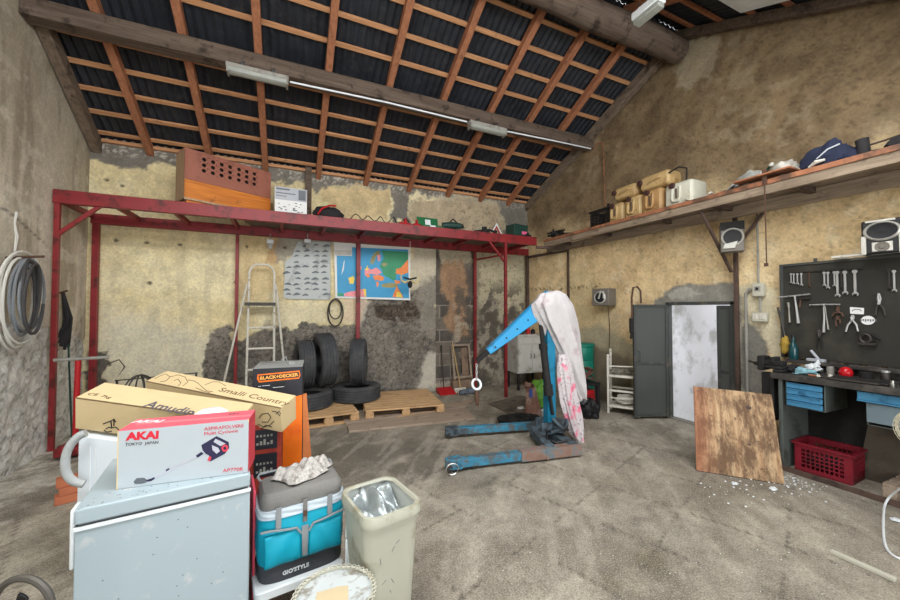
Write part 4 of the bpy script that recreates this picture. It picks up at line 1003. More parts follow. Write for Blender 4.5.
ext = cpart('boom_extension', lambda g: (g.beam(e-bd*.1, tip-bd*.03, .038, .046, bu), g.beam(e-bd*.03+bu*.026, tip+bd*.03+bu*.024, .04, .008, bu)), m_mblack, boom)
r0, r1 = top.lerp(tip, .22)-bu*.09, V((2.815, 3.44, .70))
rm_ = r0.lerp(r1, .42)
ram = cpart('hydraulic_ram', lambda g: (g.tube([rm_, r1], .042, 12), g.tube([r1, r1+(r1-r0).normalized()*.12], .055, 12)), m_mblack, bevel=0)
cpart('ram_rod', lambda g: (g.tube([r0, rm_+(rm_-r0).normalized()*-.0], .027, 10), g.tube([r0+bs*.05, r0-bs*.05], .03, 8), g.tube([rm_-(r1-r0).normalized()*.03, rm_+(r1-r0).normalized()*.04], .052, 12)), m_mblack, ram, bevel=0)
cpart('ram_bracket', lambda g: (g.beam(r1+V((0,0,-.1)), V((2.89,3.5,.68)), .09, .09), g.beam(r1+V((0,-.03,-.08)), r1+V((.05,-.03,-.35)), .03, .03)), m_mblack, mast)
g = G(); g.tube([V((2.86,3.40,.30)), V((2.78,3.30,.34)), V((2.86,3.24,.24)), V((2.97,3.28,.2))], .018, 7); g.tube([V((2.80,3.36,.17)), V((2.92,3.24,.25)), V((3.0,3.32,.3))], .02, 7); g.lathe([(0,0),(.07,0),(.075,.05),(.07,.13),(.02,.15),(0,.15)], 14, Matrix.Translation((2.92,3.36,.17))); obj('pump_unit', g, m_cdark, cr, world=True)
g = G(); g.tube([V((2.84,3.42,.16)), V((2.70,3.32,.20)), V((2.64,3.24,.15)), V((2.70,3.16,.132)), V((2.84,3.14,.14))], .012, 7); obj('oil_hose', g, m_black, cr, world=True)
# hook and chain at the boom tip
hk = tip-bu*.02
g = G()
for k in range(5):
    z0 = hk.z-.02-k*.036
    pts = [V((hk.x, hk.y, z0))+V((.010*math.cos(t), 0, .022*math.sin(t))) if k % 2 == 0 else V((hk.x, hk.y, z0))+V((0, .010*math.cos(t), .022*math.sin(t))) for t in [2*PI*i/10 for i in range(10)]]
    g.tube(pts, .0045, 5, closed=True)
obj('chain', g, m_tool, cr, world=True)
hz = hk.z-.22
g = G(); g.tube([V((hk.x, hk.y, hz+.005))+V((.055*math.cos(2*PI*k/20), .02*math.sin(2*PI*k/20), .055*math.sin(2*PI*k/20)-.02)) for k in range(20)], .014, 8, closed=True); obj('hook_ring', g, m_trimw, cr, world=True, label='white-taped hook ring')
g = G(); g.tube([V((hk.x, hk.y, hz-.085)), V((hk.x+.005, hk.y, hz-.19)), V((hk.x+.01, hk.y, hz-.26))], [.026, .03, .02], 8); obj('hook_shank', g, m_rust, cr, world=True)

# ---- cloths thrown over the crane
def drape(spine, Y0, th, m, name, label, folds=7, amp=.16, seed=0, nu=72, nv=46, cat='cloth', closed_top=True):
    """cloth hanging round a post: elliptical tube along a spine of (px, py, half width px), with fold waves"""
    sp = [(atY(a, b, Y0), (atY(a+w, b, Y0)-atY(a, b, Y0)).x) for a, b, w in spine]
    def f(u, v):
        k = v*(len(sp)-1); i = min(int(k), len(sp)-2); t = k-i; t = t*t*(3-2*t)*.5+t*.5
        c = sp[i][0].lerp(sp[i+1][0], t); w = sp[i][1]*(1-t)+sp[i+1][1]*t
        a = 2*PI*u
        fo = 1+amp*min(1, .25+v*1.1)*(math.sin(folds*a+seed+v*3.1)*.6+math.sin((folds*2+1)*a+seed*2-v*5)*.35)+.12*(vn(u*9+seed, v*8, seed)-.5)
        return V((c.x+w*fo*math.cos(a), c.y+th*(.6+.4*min(1, v*4))*fo*math.sin(a), c.z+.02*math.sin(5*a+v*9+seed)*min(1, v*3)))
    g = G(); g.surf(f, nu, nv, wrap=True)
    o = obj(name, g, m); tag(o, label, cat); return o
m_sheetw = mk('white_bed_sheet', (192,188,188), .9, var=.08, scale=5, dirt=(172,158,160), damt=.2, dscale=5, bump=.3, bscale=14)
mm, nt, b = _mat('pink_white_print_cloth')
tc = nt.nodes.new('ShaderNodeTexCoord').outputs['Object']
f1 = _map(nt, _noise(nt, tc, 6, 3, .6), .54, .62, 0, .85); f2 = _map(nt, _noise(nt, tc, 36, 4, .7), .56, .62, 0, .8)
o1 = _mix(nt, f1, lin((200,192,194)), lin((226,104,136))); o2 = _mix(nt, f2, o1, lin((120,104,116))); nt.links.new(o2, b.inputs['Base Color']); b.inputs['Roughness'].default_value = .9
m_pinkc = mm
drape([(553,291,2),(553,294,12),(553,304,18),(557,318,17),(562,334,14),(566,350,11),(569,366,10),(573,380,9),(576,392,6),(577,398,3)], 3.48, .14, m_sheetw, 'white_sheet', 'crumpled white sheet thrown over the top of the blue crane', seed=1.3, amp=.26, folds=6)
drape([(562,354,3),(564,364,6),(566,380,7),(570,400,8),(574,418,7),(577,432,5),(579,442,2)], 3.38, .07, m_pinkc, 'printed_cloth', 'pink and white printed cloth hanging down the crane mast', folds=5, amp=.22, seed=4.1)

# ================================================================== JUMBLE BEHIND THE CRANE
cb = thing('cabinet', 'small white two-door cabinet in the back right corner', 'cabinet', (4.43, 6.12, 0), -.06)
m_cab = mk('old_white_cabinet', (188,186,178), .6, var=.05, dirt=(150,144,132), damt=.2, dscale=5)
g = G(); g.box((-.30, -.22, .33), (.34, .22, 1.06)); obj('carcass', g, m_cab, cb, bevel=.004)
g = G(); g.box((-.32, -.245, 1.06), (.36, .24, 1.09)); obj('top_board', g, m_cab, cb, bevel=.004)
for x0, x1, hx in ((-.295, .015, -.02), (.022, .335, .055)):
    g = G(); g.box((x0, -.242, .36), (x1, -.222, .90)); d_ = obj('door', g, m_cab, cb, bevel=.004)
    g = G(); g.tube([(hx, -.245, .62), (hx, -.262, .635), (hx, -.262, .70), (hx, -.245, .715)], .006, 6); obj('handle', g, m_dtool, d_)
g = G(); g.box((-.295, -.242, .91), (.335, -.222, 1.045)); obj('drawer_front', g, m_cab, cb, bevel=.004)
for x in (-.27, .31):
    for y in (-.19, .19): g = G(); g.box((x-.02, y-.02, 0), (x+.02, y+.02, .329)); obj('leg', g, m_mblack, cb, bevel=.003)
for k, (x, h, m, lab) in enumerate(((-.2, .12, m_rust, 'brown bottle, leftmost on top of the white cabinet'), (-.05, .09, m_dtool, 'low grey bottle on the white cabinet beside the brown one'), (.1, .14, m_cred, 'tall red bottle on top of the white cabinet'), (.22, .1, m_mblack, 'black bottle, rightmost on top of the white cabinet'))):
    g = G(); g.lathe([(0,0),(.045,0),(.045,h*.75),(.02,h*.85),(.02,h),(0,h)], 12, Matrix.Translation((4.40+x, 6.10, 1.091))); tag(obj('bottle', g, m), lab, 'bottle')
dr = thing('plastic_barrel', 'teal green plastic barrel behind the pink cloth', 'barrel', (4.72, 4.86, 0))
m_teal = mk('teal_plastic', (18,118,98), .45, var=.06)
g = G(); g.lathe([(0,0),(.19,0),(.20,.03),(.215,.3),(.2,.33),(.215,.36),(.215,.68),(.2,.71),(.215,.74),(.21,.93),(.2,.95),(.0,.95)], 28); obj('drum_body', g, m_teal, dr)
g = G(); g.lathe([(0,.951),(.222,.951),(.225,.965),(.225,.99),(.21,1.0),(0,1.0)], 28); obj('lid', g, m_teal, dr)
tb = thing('low_table', 'low blackened steel table between crane and white rack', 'table', (4.27, 4.40, 0), .0)
g = G(); g.box((-.2, -.2, .41), (.2, .2, .45)); obj('tabletop', g, m_mblack, tb, bevel=.004)
for x in (-.17, .17):
    for y in (-.17, .17): g = G(); g.box((x-.025, y-.025, 0), (x+.025, y+.025, .409)); obj('leg', g, m_mblack, tb, bevel=.003)
g = G(); rr = random.Random(8)
for k in range(9):
    c = V((4.34+rr.uniform(-.05, .05), 4.34+rr.uniform(-.07, .07), .50+.018*k)); r = rr.uniform(.05, .09); tl = rr.uniform(-.4, .4)
    g.tube([c+V((r*math.cos(2*PI*i/16), r*math.sin(2*PI*i/16), .03*math.sin(2*PI*i/16+tl*6))) for i in range(16)], .013, 6, closed=True)
tag(obj('hose_coil', g, mk('brown_hose', (98,66,56), .7, var=.3)), 'tangled brown hoses piled on the low black table', 'hose')
g = G(); lump(g, (4.14, 4.43, .541), .13, (.6,.8,1), .3, 6, 12, 3); tag(obj('refuse_bag', g, m_black), 'black bag on the low table right beside the pink cloth', 'bag')
g = G(); lump(g, (4.06, 4.05, .12), .15, (.9,.9,1.1), .3, 6, 12, 6); tag(obj('refuse_bag', g, m_black), 'black bag on the floor in front of the low table', 'bag')
jr = thing('jerrycan', 'dark red crate-like canister under the low black table', 'canister', (4.30, 4.36, 0), .1)
g = G(); g.rrect(.13, .10, .03, [(0,.01),(.01,0),(.3,0),(.33,.02)]); obj('can_body', g, m_cred, jr)
g = G(); g.tube([(-.08, 0, .32), (-.07, 0, .37), (.07, 0, .37), (.08, 0, .32)], .014, 7); 
for k in range(5): g.box((-.132, -.104, .05+.05*k), (.132, -.098, .065+.05*k))
obj('ribs_and_grip', g, m_red, jr)
wr = thing('metal_rack', 'white painted metal rack beside the open grey door', 'rack', (4.74, 3.99, 0), math.radians(-56))
HX, HY = .21, .14
for sx in (-1, 1):
    for sy in (-1, 1): g = G(); g.box((sx*HX-.016, sy*HY-.016, 0), (sx*HX+.016, sy*HY+.016, .90 if sy < 0 else .96)); obj('upright', g, m_whitem, wr, bevel=.004)
for z in (.10, .34, .56):
    g = G(); g.box((-HX+.017, -HY-.012, z), (HX-.017, -HY+.012, z+.03)); g.box((-HX+.017, HY-.012, z), (HX-.017, HY+.012, z+.03))
    if z != .34: g.box((-HX+.017, -HY+.013, z+.01), (HX-.017, HY-.013, z+.024))
    obj('shelf', g, m_whitem, wr, bevel=.003)
for z in (.24, .72): g = G(); g.tube([(-HX+.016, -HY, z), (HX-.016, -HY, z+.02)], .011, 7); obj('rail', g, m_whitem, wr)
g = G(); rr = random.Random(12)
for k in range(7): lump(g, (rr.uniform(-.14, .14), rr.uniform(-.08, .08), .62+rr.uniform(0, .03)), rr.uniform(.04, .06), (1.2,1,.8), .3, 7, 8, k)
o = obj('rag_heap', g, mk('mixed_grey_rag', (128,124,112), .9, var=.3)); o.matrix_world = MW[wr.name]; tag(o, 'grey rags heaped on upper shelf of the white rack', 'rags')
g = G(); lump(g, (.02, 0, .21), .12, (1.2,.8,.7), .25, 6, 10, 21); o = obj('cloth_bundle', g, m_whitem); o.matrix_world = MW[wr.name]; tag(o, 'off-white bundle on the bottom shelf of white rack', 'cloth')
bw = thing('bent_handle', 'brown curved handle hanging over the top of the open door', 'tool', (4.66, 3.698, 1.665))  # curved handle hooked over the door leaf
g = G(); g.tube([(.06, -.03, .02), (.05, -.03, .2), (.0, -.02, .26), (-.06, .0, .25), (-.075, .015, .1), (-.07, .02, -.2)], .014, 7); obj('bent_tube', g, m_rust, bw)
g = G(); g.box((-.1, .0, -.42), (-.045, .05, -.2)); g.tube([(-.07, .025, -.42), (-.085, .03, -.5)], .02, 7); obj('handle', g, m_mblack, bw, bevel=.01)
bg_ = thing('paper_sack', 'slumped brown paper sack standing left of the crane mast', 'sack', (3.38, 4.48, 0), .2)
m_sackp = mk('brown_sack_paper', (134,98,84), .85, var=.2, scale=6, dirt=(176,150,138), damt=.3, dscale=6, bump=.4, bscale=14)
g = G(); g.surf(lambda u, v: V(((.15-.07*v+.012*math.sin(9*u*2*PI+v*8)*v)*math.cos(2*PI*u)-.06*v*v, (.10-.05*v+.01*math.sin(7*u*2*PI))*math.sin(2*PI*u), .46*v+.03*v*math.sin(2*PI*u))), 36, 14, wrap=True); g.surf(lambda u, v: V((.15*v*math.cos(2*PI*u), .10*v*math.sin(2*PI*u), .001)), 36, 1, wrap=True); obj('sack_body', g, m_sackp, bg_)
g = G(); lump(g, (-.1, 0, .46), .06, (1,.8,.8), .3, 6, 9, 4, False); obj('twisted_neck', g, m_sackp, bg_)
g = G(); g.box((-.16, -.085, .30), (-.10, -.075, .42)); obj('blue_label', g, mk('blue_label', (70,96,170), .6), bg_, label='small blue and white label')
g = G(); lump(g, (3.70, 4.72, .20), .19, (.75,.9,1.2), .28, 6, 14, 9); tag(obj('green_bag', g, mk('lime_green_bag', (96,150,52), .6, var=.2, scale=5)), 'lime green plastic bag between brown sack and mast', 'bag')
bk = thing('paint_tub', 'small white tub on the floor just left of the mast', 'tub', (3.38, 4.12, 0))
g = G(); g.lathe([(0,0),(.075,0),(.09,.15),(.098,.155),(.098,.165),(.085,.165),(.07,.01),(0,.01)], 20); obj('tub_body', g, m_trimw, bk)
g = G(); g.tube([(.095*math.cos(PI*k/10), .03+.02*math.sin(PI*k/10), .15-.09*math.sin(PI*k/10)) for k in range(11)], .004, 5); obj('wire_handle', g, m_tool, bk)
tr = thing('oil_tray', 'black oily tray of engine parts behind the crane legs', 'tray', (2.98, 4.28, 0), -.15)
g = G(); g.lathe([(0,.0),(.28,0),(.31,.06),(.32,.065),(.32,.075),(.30,.07),(.27,.012),(0,.012)], 30, None, 1, .55); obj('tray_body', g, m_mblack, tr)
g = G(); rr = random.Random(3)
for k in range(9):
    a = rr.uniform(0, 6.28); r = rr.uniform(0, .17); c = (r*math.cos(a), r*.5*math.sin(a), .014)
    g.lathe([(0,0),(.05,0),(.05,.03),(.03,.05),(.03,rr.uniform(.06,.1)),(0,.1)], 10, Matrix.Translation(c))
obj('greasy_parts', g, m_mblack, tr)
q = atZ(521, 410, 0); tag(obj('paper_scrap', lump(G(), (q.x, q.y, .03), .045, (1.3,1,.6), .4, 6, 8, 5), m_trimw), 'white paper scrap on the dark sheet behind black tray', 'scrap')
# ================================================================== ON THE RIGHT SHELF
def oncrate(name, label, loc, rz, L, W, H, m, t=.012, rows=5, cols=8, cat='crate', grid=True):
    """open plastic crate with a lattice of ribs on its sides"""
    r = thing(name, label, cat, loc, rz)
    g = G(); g.box((-L/2, -W/2, 0), (L/2, W/2, t)); obj('base', g, m, r, bevel=.002)
    def side(nm, p, q):
        p, q = V(p), V(q); d = (q-p); n = d.length; d.normalize(); g = G()
        zc = .012
        for z in [H-.045, 0]: g.beam(p+V((0,0,z+.0225)), q+V((0,0,z+.0225)), t, .045)
        for f in (0.06, .94): g.beam(p+d*n*f+V((0,0,.045)), p+d*n*f+V((0,0,H-.045)), t, n*.12, d)
        for k in range(1, rows):
            z = .045+(H-.09)*k/rows; g.beam(p+d*n*.12+V((0,0,z)), p+d*n*.88+V((0,0,z)), t*.8, zc)
        for k in range(1, cols):
            f = .12+.76*k/cols; g.beam(p+d*n*f+V((0,0,.045)), p+d*n*f+V((0,0,H-.045)), t*.7, zc*.8, d)
        obj(nm, g, m, r)
    a, b = L/2-t/2, W/2-t/2
    side('long_side', (-a, -b, 0), (a, -b, 0)); side('long_side', (a, b, 0), (-a, b, 0)); side('short_side', (a, -b, 0), (a, b, 0)); side('short_side', (-a, b, 0), (-a, -b, 0))
    g = G(); w = .012
    for p, q in (((-a-w, -b-w, H), (a+w, -b-w, H)), ((a+w, -b-w, H), (a+w, b+w, H)), ((a+w, b+w, H), (-a-w, b+w, H)), ((-a-w, b+w, H), (-a-w, -b-w, H))): g.beam(p, q, .03, .014)
    obj('rim', g, m, r); return r
oncrate('plastic_crate', 'black plastic crate at far end of the right shelf', (4.78, 4.34, SZ), PI/2, .40, .30, .30, m_black, cat='crate')
g = G()
for k in range(6): g.tube([(4.7+.03*k, 4.25+.02*k, SZ+.20), (4.68+.035*k, 4.2+.03*k, SZ+.36+.02*(k % 3))], .02, 6)
tag(obj('bottle_bundle', g, m_mblack), 'dark tubes sticking up out of the black crate', 'tubes')
def can(label, loc, rz, L, W, H, m, cap_side=1, lying=False):
    """jerrycan: rounded body, moulded U groove, grip bar, dark cap; local -y faces the room"""
    t = thing('jerrycan', label, 'jerrycan', loc, rz, 'jerrycans on the right shelf')
    M = Matrix.Translation((0, 0, H/2)) @ Matrix.Rotation(PI/2, 4, 'X')
    r = .055
    g = G(); g.rrect(L/2, H/2, r, [(-W/2, .03), (-W/2+.02, .006), (-W/2+.04, 0), (W/2-.05, 0), (W/2-.02, .008), (W/2, .03)], M, 7); obj('can_body', g, m, t)
    y = -W/2
    if not lying:
        g = G(); x0 = -.02*cap_side
        g.tube([(x0-.05, y, H*.80), (x0-.05, y-.012, H*.35), (x0-.03, y-.014, H*.25), (x0+.03, y-.014, H*.25), (x0+.05, y-.012, H*.35), (x0+.05, y, H*.80)], .018, 7); obj('moulded_rib', g, m, t)
        g = G(); g.tube([(x0, y-.004, H*.36), (x0, y-.004, H*.74)], .012, 7); obj('grip_shadow_slot', g, m_brown, t)
        cx, cz = -L*.18*cap_side, H*.88
    else:
        g = G(); g.tube([(-L*.22, y+.004, H*.42), (-L*.1, y-.016, H*.5), (L*.18, y-.016, H*.62), (L*.24, y+.004, H*.66)], .016, 7); obj('grip', g, m, t)
        cx, cz = -L*.46, H*.62
    Mc = Matrix.Translation((cx, y+.012, cz)) @ Matrix.Rotation(PI/2, 4, 'X')
    g = G(); g.lathe([(0,0),(.036,0),(.038,.01),(.038,.04),(.032,.046),(0,.046)], 14, Mc); obj('cap', g, mk('dark_cap', (62,36,34), .6), t)
    return t
fz = -PI/2      # local -y -> -x (towards the room), local x -> -y (towards the camera)
can('smallest yellowed jerrycan, right beside the black crate', (4.72, 3.985, SZ), fz, .27, .26, .31, m_yelp)
can('yellowed jerrycan, second in the bottom row from the black crate', (4.73, 3.69, SZ), fz, .28, .28, .34, m_yelp)
can('darker tan jerrycan, beside the white one in the bottom row', (4.74, 3.39, SZ), fz, .30, .30, .35, mk('tan_plastic', (166,130,84), .5, var=.08, dirt=(140,104,64), damt=.25))
can('large whitish jerrycan with moulded grip at the near end of the row', (4.76, 3.02, SZ), fz, .37, .32, .335, m_creamp)
can('yellow jerrycan lying on top of the two bottom ones by the crate', (4.74, 3.84, SZ+.346), fz, .38, .26, .20, m_yelp, lying=True)
can('larger yellow jerrycan lying on top beside the white one', (4.76, 3.37, SZ+.356), fz, .44, .28, .215, m_yelp, lying=True)
g = G(); g.tube([(4.63, 3.16, SZ+.50), (4.66, 3.04, SZ+.545), (4.68, 2.95, SZ+.50), (4.64, 2.93, SZ+.34)], .011, 7); tag(obj('hose_piece', g, m_mblack), 'black hose arching over the whitish jerrycan', 'hose')
def px_on(px, py, x=4.75): return atX(px, py, x)
t = thing('metal_plate', 'thin pale curved strips lying on the right shelf before the white bag', 'strip', (4.66, 2.55, SZ))
g = G(); g.surf(lambda u, v: V((-.03+.06*v, -.16+.4*(1-u), .012+.10*(u-.4)**2*3)), 12, 2); obj('upper_strip', g, m_tool, t, solid=.006)
g = G(); g.surf(lambda u, v: V((-.10+.06*v, .05+.3*(1-u), .02+.07*(u-.5)**2*3)), 12, 2); obj('lower_strip', g, m_whitem, t, solid=.006)
m_poly = mk('clear_grey_bag', (146,148,142), .3, var=.15, scale=12, spec=.6, bump=.3, bscale=20)
g = G(); lump(g, (4.72, 2.26, SZ+.10), .14, (.8,1.15,.85), .22, 6, 14, 13); tag(obj('plastic_bag', g, m_poly), 'grey translucent plastic bag on right shelf above the corner speaker', 'bag')
t = thing('fishing_reel_rod', 'short dark rod with pale tip beside the grey plastic bag', 'rod', (4.93, 2.3, SZ))
g = G(); g.tube([(0, .25, .12), (0, .0, .17), (-.02, -.12, .27)], [.012, .02, .016], 7); g.tube([(0, .12, 0), (0, .1, .15)], .012, 6); g.tube([(0, -.02, 0), (0, -.02, .17)], .012, 6); obj('rod', g, m_dgreen, t)
g = G(); g.ball((-.02, -.14, .29), .026, 8); obj('tip', g, m_whitem, t)
g = G(); lump(g, (4.72, 1.97, SZ+.10), .13, (.75,.95,.95), .2, 6, 14, 17); tag(obj('white_bag', g, mk('soiled_white_cloth', (184,180,170), .9, var=.12, scale=9, dirt=(130,126,116), damt=.3, bump=.4, bscale=14)), 'white cloth bag on the right shelf beside the navy jacket', 'bag')
g = G(); g.tube([(4.93, 1.83+.015*math.sin(k), SZ+.02+.012*k) for k in range(20)], .012, 6); lump(g, (4.95, 1.84, SZ+.15), .10, (.7,.9,1.6), .3, 7, 10, 25); tag(obj('net_bundle', g, mk('grey_net', (120,116,104), .9, var=.3)), 'grey knotted net behind the white cloth bag', 'net')
t = thing('board_scrap', 'flat reddish board sticking out over the right shelf edge', 'board', (4.56, 2.06, 2.986))
g = G(); g.box((-.10, -.24, 0), (.12, .26, .018)); obj('board', g, m_rail, t, bevel=.003)
jk = thing('jacket', 'navy jacket with pale collar piled on the right shelf', 'jacket', (4.74, 1.64, SZ))
g = G(); lump(g, (0, 0, .105), .16, (.8,1.1,.95), .3, 5, 18, 31); obj('jacket_body', g, m_navy, jk)
g = G(); g.tube([(-.11, .10, .06), (-.13, .04, .09), (-.13, -.02, .09)], [.012,.022,.012], 7); obj('collar', g, m_whitem, jk, label='pale collar')
g = G(); g.tube([(-.06, -.10, .22), (-.10, -.03, .19), (-.12, .04, .12)], .008, 6); obj('piping', g, m_sack, jk)
t = thing('boot', 'black boot standing on the right shelf beside the navy jacket', 'boot', (4.72, 1.40, SZ))
g = G(); g.tube([(0, 0, .03), (0, 0, .12), (.0, .01, .21)], [.052, .042, .046], 12); g.tube([(0, .02, .045), (0, -.16, .04)], [.055, .04], 10); obj('boot_upper', g, bgm, t)
g = G(); g.box((-.05, -.2, 0), (.05, .07, .02)); obj('sole', g, m_black, t, bevel=.008)
g = G(); lump(g, (4.74, 1.16, SZ+.06), .13, (.7,.9,.8), .3, 6, 12, 41); tag(obj('black_cloth', g, bgm), 'black cloth heap at the near end of the right shelf', 'cloth')

# ================================================================== SPEAKERS AND ELECTRICS ON THE RIGHT WALL
m_spk = mk('speaker_grey', (112,106,98), .5, var=.08); m_silver = mk('speaker_silver', (196,194,186), .35, .3, var=.05); m_cone = mk('speaker_cone', (22,22,26), .6, var=.2)
def speaker(label, loc, rz, w, d, h, m, oval=1.0, cz=.5, r=.1, tweeter=True):
    t = thing('speaker', label, 'speaker', loc, rz)
    g = G(); g.box((-w/2, -d/2, 0), (w/2, d/2, h)); obj('cabinet', g, m, t, bevel=.012)
    M = Matrix.Translation((0, -d/2, h*cz)) @ Matrix.Rotation(PI/2, 4, 'X')
    g = G(); g.lathe([(r*.86,-.004),(r*.88,.012),(r*.96,.022),(r*1.06,.016),(r*1.12,.0),(r*1.12,-.004)], 28, M, oval, 1); obj('woofer_ring', g, m_silver, t)
    g = G(); g.lathe([(0,.002),(r*.2,.004),(r*.28,-.002+.004),(r*.87,.014)], 28, M, oval, 1); obj('woofer_cone', g, m_cone, t)
    return t
s1 = speaker('small grey speaker on the right wall above the white rack', (4.90, 4.51, 1.655), math.radians(-78), .30, .24, .29, m_spk, 1, .48, .095)
g = G(); g.tube([(-.02, -.13, .12), (.03, -.15, .25), (.07, -.135, .24), (.07, -.13, .12)], .014, 8); obj('front_trim', g, m_silver, s1, label='silver front trim')
g = G(); g.tube([(4.98, 4.5, 1.66), (5.0, 4.49, 1.3), (5.02, 4.52, .95)], .006, 5); tag(obj('speaker_cable', g, m_rust), 'thin cable hanging down from the small grey speaker', 'cable')
s2 = speaker('dark speaker wedged on the brown post under the right shelf', (4.90, 2.565, 2.285), math.radians(-58), .23, .17, .36, m_spk, 1, .48, .10)
g = G(); g.box((-.115, -.088, .26), (.115, -.0845, .36)); obj('dark_top', g, m_mblack, s2)
g = G(); g.hexa([(-.09,-.108,.04),(.02,-.108,.04),(.02,-.085,.04),(-.09,-.085,.04)], [(-.08,-.112,.09),(.05,-.112,.12),(.05,-.085,.12),(-.08,-.085,.09)]); obj('front_trim', g, m_silver, s2, label='silver trim at lower corner')
s3 = speaker('largest silver and black speaker standing on top of the tool board', (4.98, 1.365, 2.101), math.radians(-82), .25, .20, .31, m_black, 1.3, .66, .08)
g = G(); 
for a_, b_2 in (((-.128, -.107, 0), (-.095, -.1005, .17)), ((.095, -.107, 0), (.128, -.1005, .17)), ((-.062, -.109, .02), (.062, -.1005, .105)), ((-.10, -.107, .29), (.08, -.1005, .309))): g = G(); g.box(a_, b_2); obj('silver_trim', g, m_silver, s3, bevel=.004)
M = Matrix.Translation((0, -.109, .062)) @ Matrix.Rotation(PI/2, 4, 'X')
g = G(); g.lathe([(.0,.012),(.018,.01),(.022,.004),(.04,.006),(.045,.0)], 20, M); obj('tweeter', g, m_spk, s3)
t = thing('switch_box', 'square cream switch box on the right wall, upper of two', 'switch', (5.10, 2.395, 1.75))
g = G(); g.box((-.03, -.055, 0), (.04, .055, .155)); obj('box', g, m_creamp, t, bevel=.008)
g = G(); g.box((-.036, -.03, .06), (-.029, .03, .12)); obj('plate', g, m_lampbody, t, bevel=.002); g = G(); g.box((-.042, -.014, .075), (-.036, .014, .105)); obj('rocker', g, m_black, t, bevel=.002)
t = thing('socket_box', 'wide cream socket box on the right wall below the switch', 'socket', (5.10, 2.39, 1.45))
g = G(); g.box((-.025, -.075, 0), (.04, .075, .105)); obj('box', g, m_creamp, t, bevel=.008)
for y in (-.035, .035): g = G(); g.box((-.031, y-.022, .03), (-.024, y+.022, .085)); obj('socket_insert', g, m_whitem, t, bevel=.002); 
g = G()
for y in (-.035, .035):
    for k in (-1, 0, 1): g.tube([(-.033, y, .057+.014*k), (-.03, y, .057+.014*k)], .003, 6)
obj('socket_holes', g, m_black, t)
g = G(); g.tube([(5.11, 2.40, 2.735), (5.11, 2.40, 1.908)], .011, 7); tag(obj('wall_conduit', g, m_lampbody), 'grey conduit from right shelf down to the switch box', 'conduit')
g = G(); g.tube([(5.112, 2.39, 1.748), (5.112, 2.39, 1.557)], .011, 7); tag(obj('wall_conduit', g, m_lampbody), 'short conduit between the switch and socket boxes', 'conduit')
g = G(); g.tube([(5.11, 2.452, 1.83), (5.11, 2.50, 1.84), (5.11, 2.535, 1.79), (5.115, 2.54, .5)], .016, 8); tag(obj('bent_conduit', g, m_lampbody), 'bent grey conduit from the switch box down beside the post', 'conduit')
hy_ = atX(764.5, 190, 4.50).y; g = G(); g.tube([(4.50, hy_, 3.02), (4.505, hy_, 2.6), (4.50, hy_-.004, 2.06)], .006, 5); g.box((4.488, hy_-.014, 2.04), (4.512, hy_+.014, 2.075)); g.box((4.50, hy_-.02, 2.9), (4.512, hy_+.02, 3.05)); tag(obj('hanging_chain', g, m_rust), 'thin rusty rod hanging from the right shelf edge', 'rod')

# ================================================================== TOOL BOARD
m_peg = mk('dark_board_paint', (47,45,39), .75, var=.1, scale=3, dirt=(60,57,49), damt=.25, dscale=3, bump=.1)
BX = 5.075
tbd = thing('tool_board', 'dark grey tool board on the right wall above the workbench', 'board', (5.1, 1.4, 1.0))
g = G(); g.box((BX+.004, .35, 1.06), (BX+.03, 2.165, 2.085)); obj('panel', g, m_peg, tbd, world=True, bevel=.002)
g = G(); g.box((BX-.012, 2.15, 1.06), (BX+.035, 2.18, 2.10)); g.box((BX-.012, .35, 2.075), (BX+.035, 2.149, 2.10)); obj('edge_frame', g, m_dgrey, tbd, world=True, bevel=.002)
g = G(); g.box((BX-.02, 1.86, 2.10), (BX+.0, 1.885, 2.135)); obj('bracket', g, m_dgrey, tbd, world=True)
g = G(); g.tube([(4.93, 1.70, 2.112), (4.93, .5, 2.112)], .013, 8); tag(obj('white_tube', g, m_whitem), 'white tube lying along the top of tool board', 'tube')
g = G(); lump(g, (5.03, 1.66, 2.115), .03, (1,2,.7), .2, 6, 8, 3); tag(obj('white_rag', g, m_whitem), 'small white rag on top edge of tool board', 'rag')
def bp(cx, cy, x=None): return atX(770+cx/6, 250+cy/6, BX-.008 if x is None else x)
rail = G(); rail.tube([bp(122,136), bp(560,112)], .006, 6)
for cx in (130,145,167,192,240,270,300,330,350,375,392,408,430,455,485,515,545): 
    q = bp(cx, 136-(cx-122)*.055); rail.tube([q+V((.012,0,0)), q+V((-.022,0,.004))], .004, 5)
obj('hook_rail', rail, m_dtool, tbd, world=True)
def wrench_geom(L, w):
    g = G(); n = 10
    def jaw(c, r, ang, gap):
        P = []
        for k in range(n+1):
            a = ang+gap+(2*PI-2*gap)*k/n; P.append((c[0]+r*math.cos(a), c[1]+r*math.sin(a)))
        d = (math.cos(ang), math.sin(ang)); s = (-d[1], d[0]); hw = r*math.sin(gap)*.9
        P += [(c[0]-d[0]*r*.25-s[0]*hw, c[1]-d[1]*r*.25-s[1]*hw), (c[0]-d[0]*r*.25+s[0]*hw, c[1]-d[1]*r*.25+s[1]*hw)]
        return P
    M = Matrix(((0,0,1,0),(1,0,0,0),(0,1,0,0),(0,0,0,1)))      # local xy -> world yz, thickness along x
    g.prism([(-w*.5, w), (w*.5, w), (w*.5, L-w), (-w*.5, L-w)], .007, M)
    g.prism(jaw((0, w*.9), w*1.25, math.radians(-75), math.radians(38)), .009, Matrix.Translation((-.001,0,0)) @ M)
    ring = [(w*1.05*math.cos(2*PI*k/14), L-w+w*1.05*math.sin(2*PI*k/14)) for k in range(14)]
    g.prism(ring, .009, Matrix.Translation((-.001,0,0)) @ M)
    return g
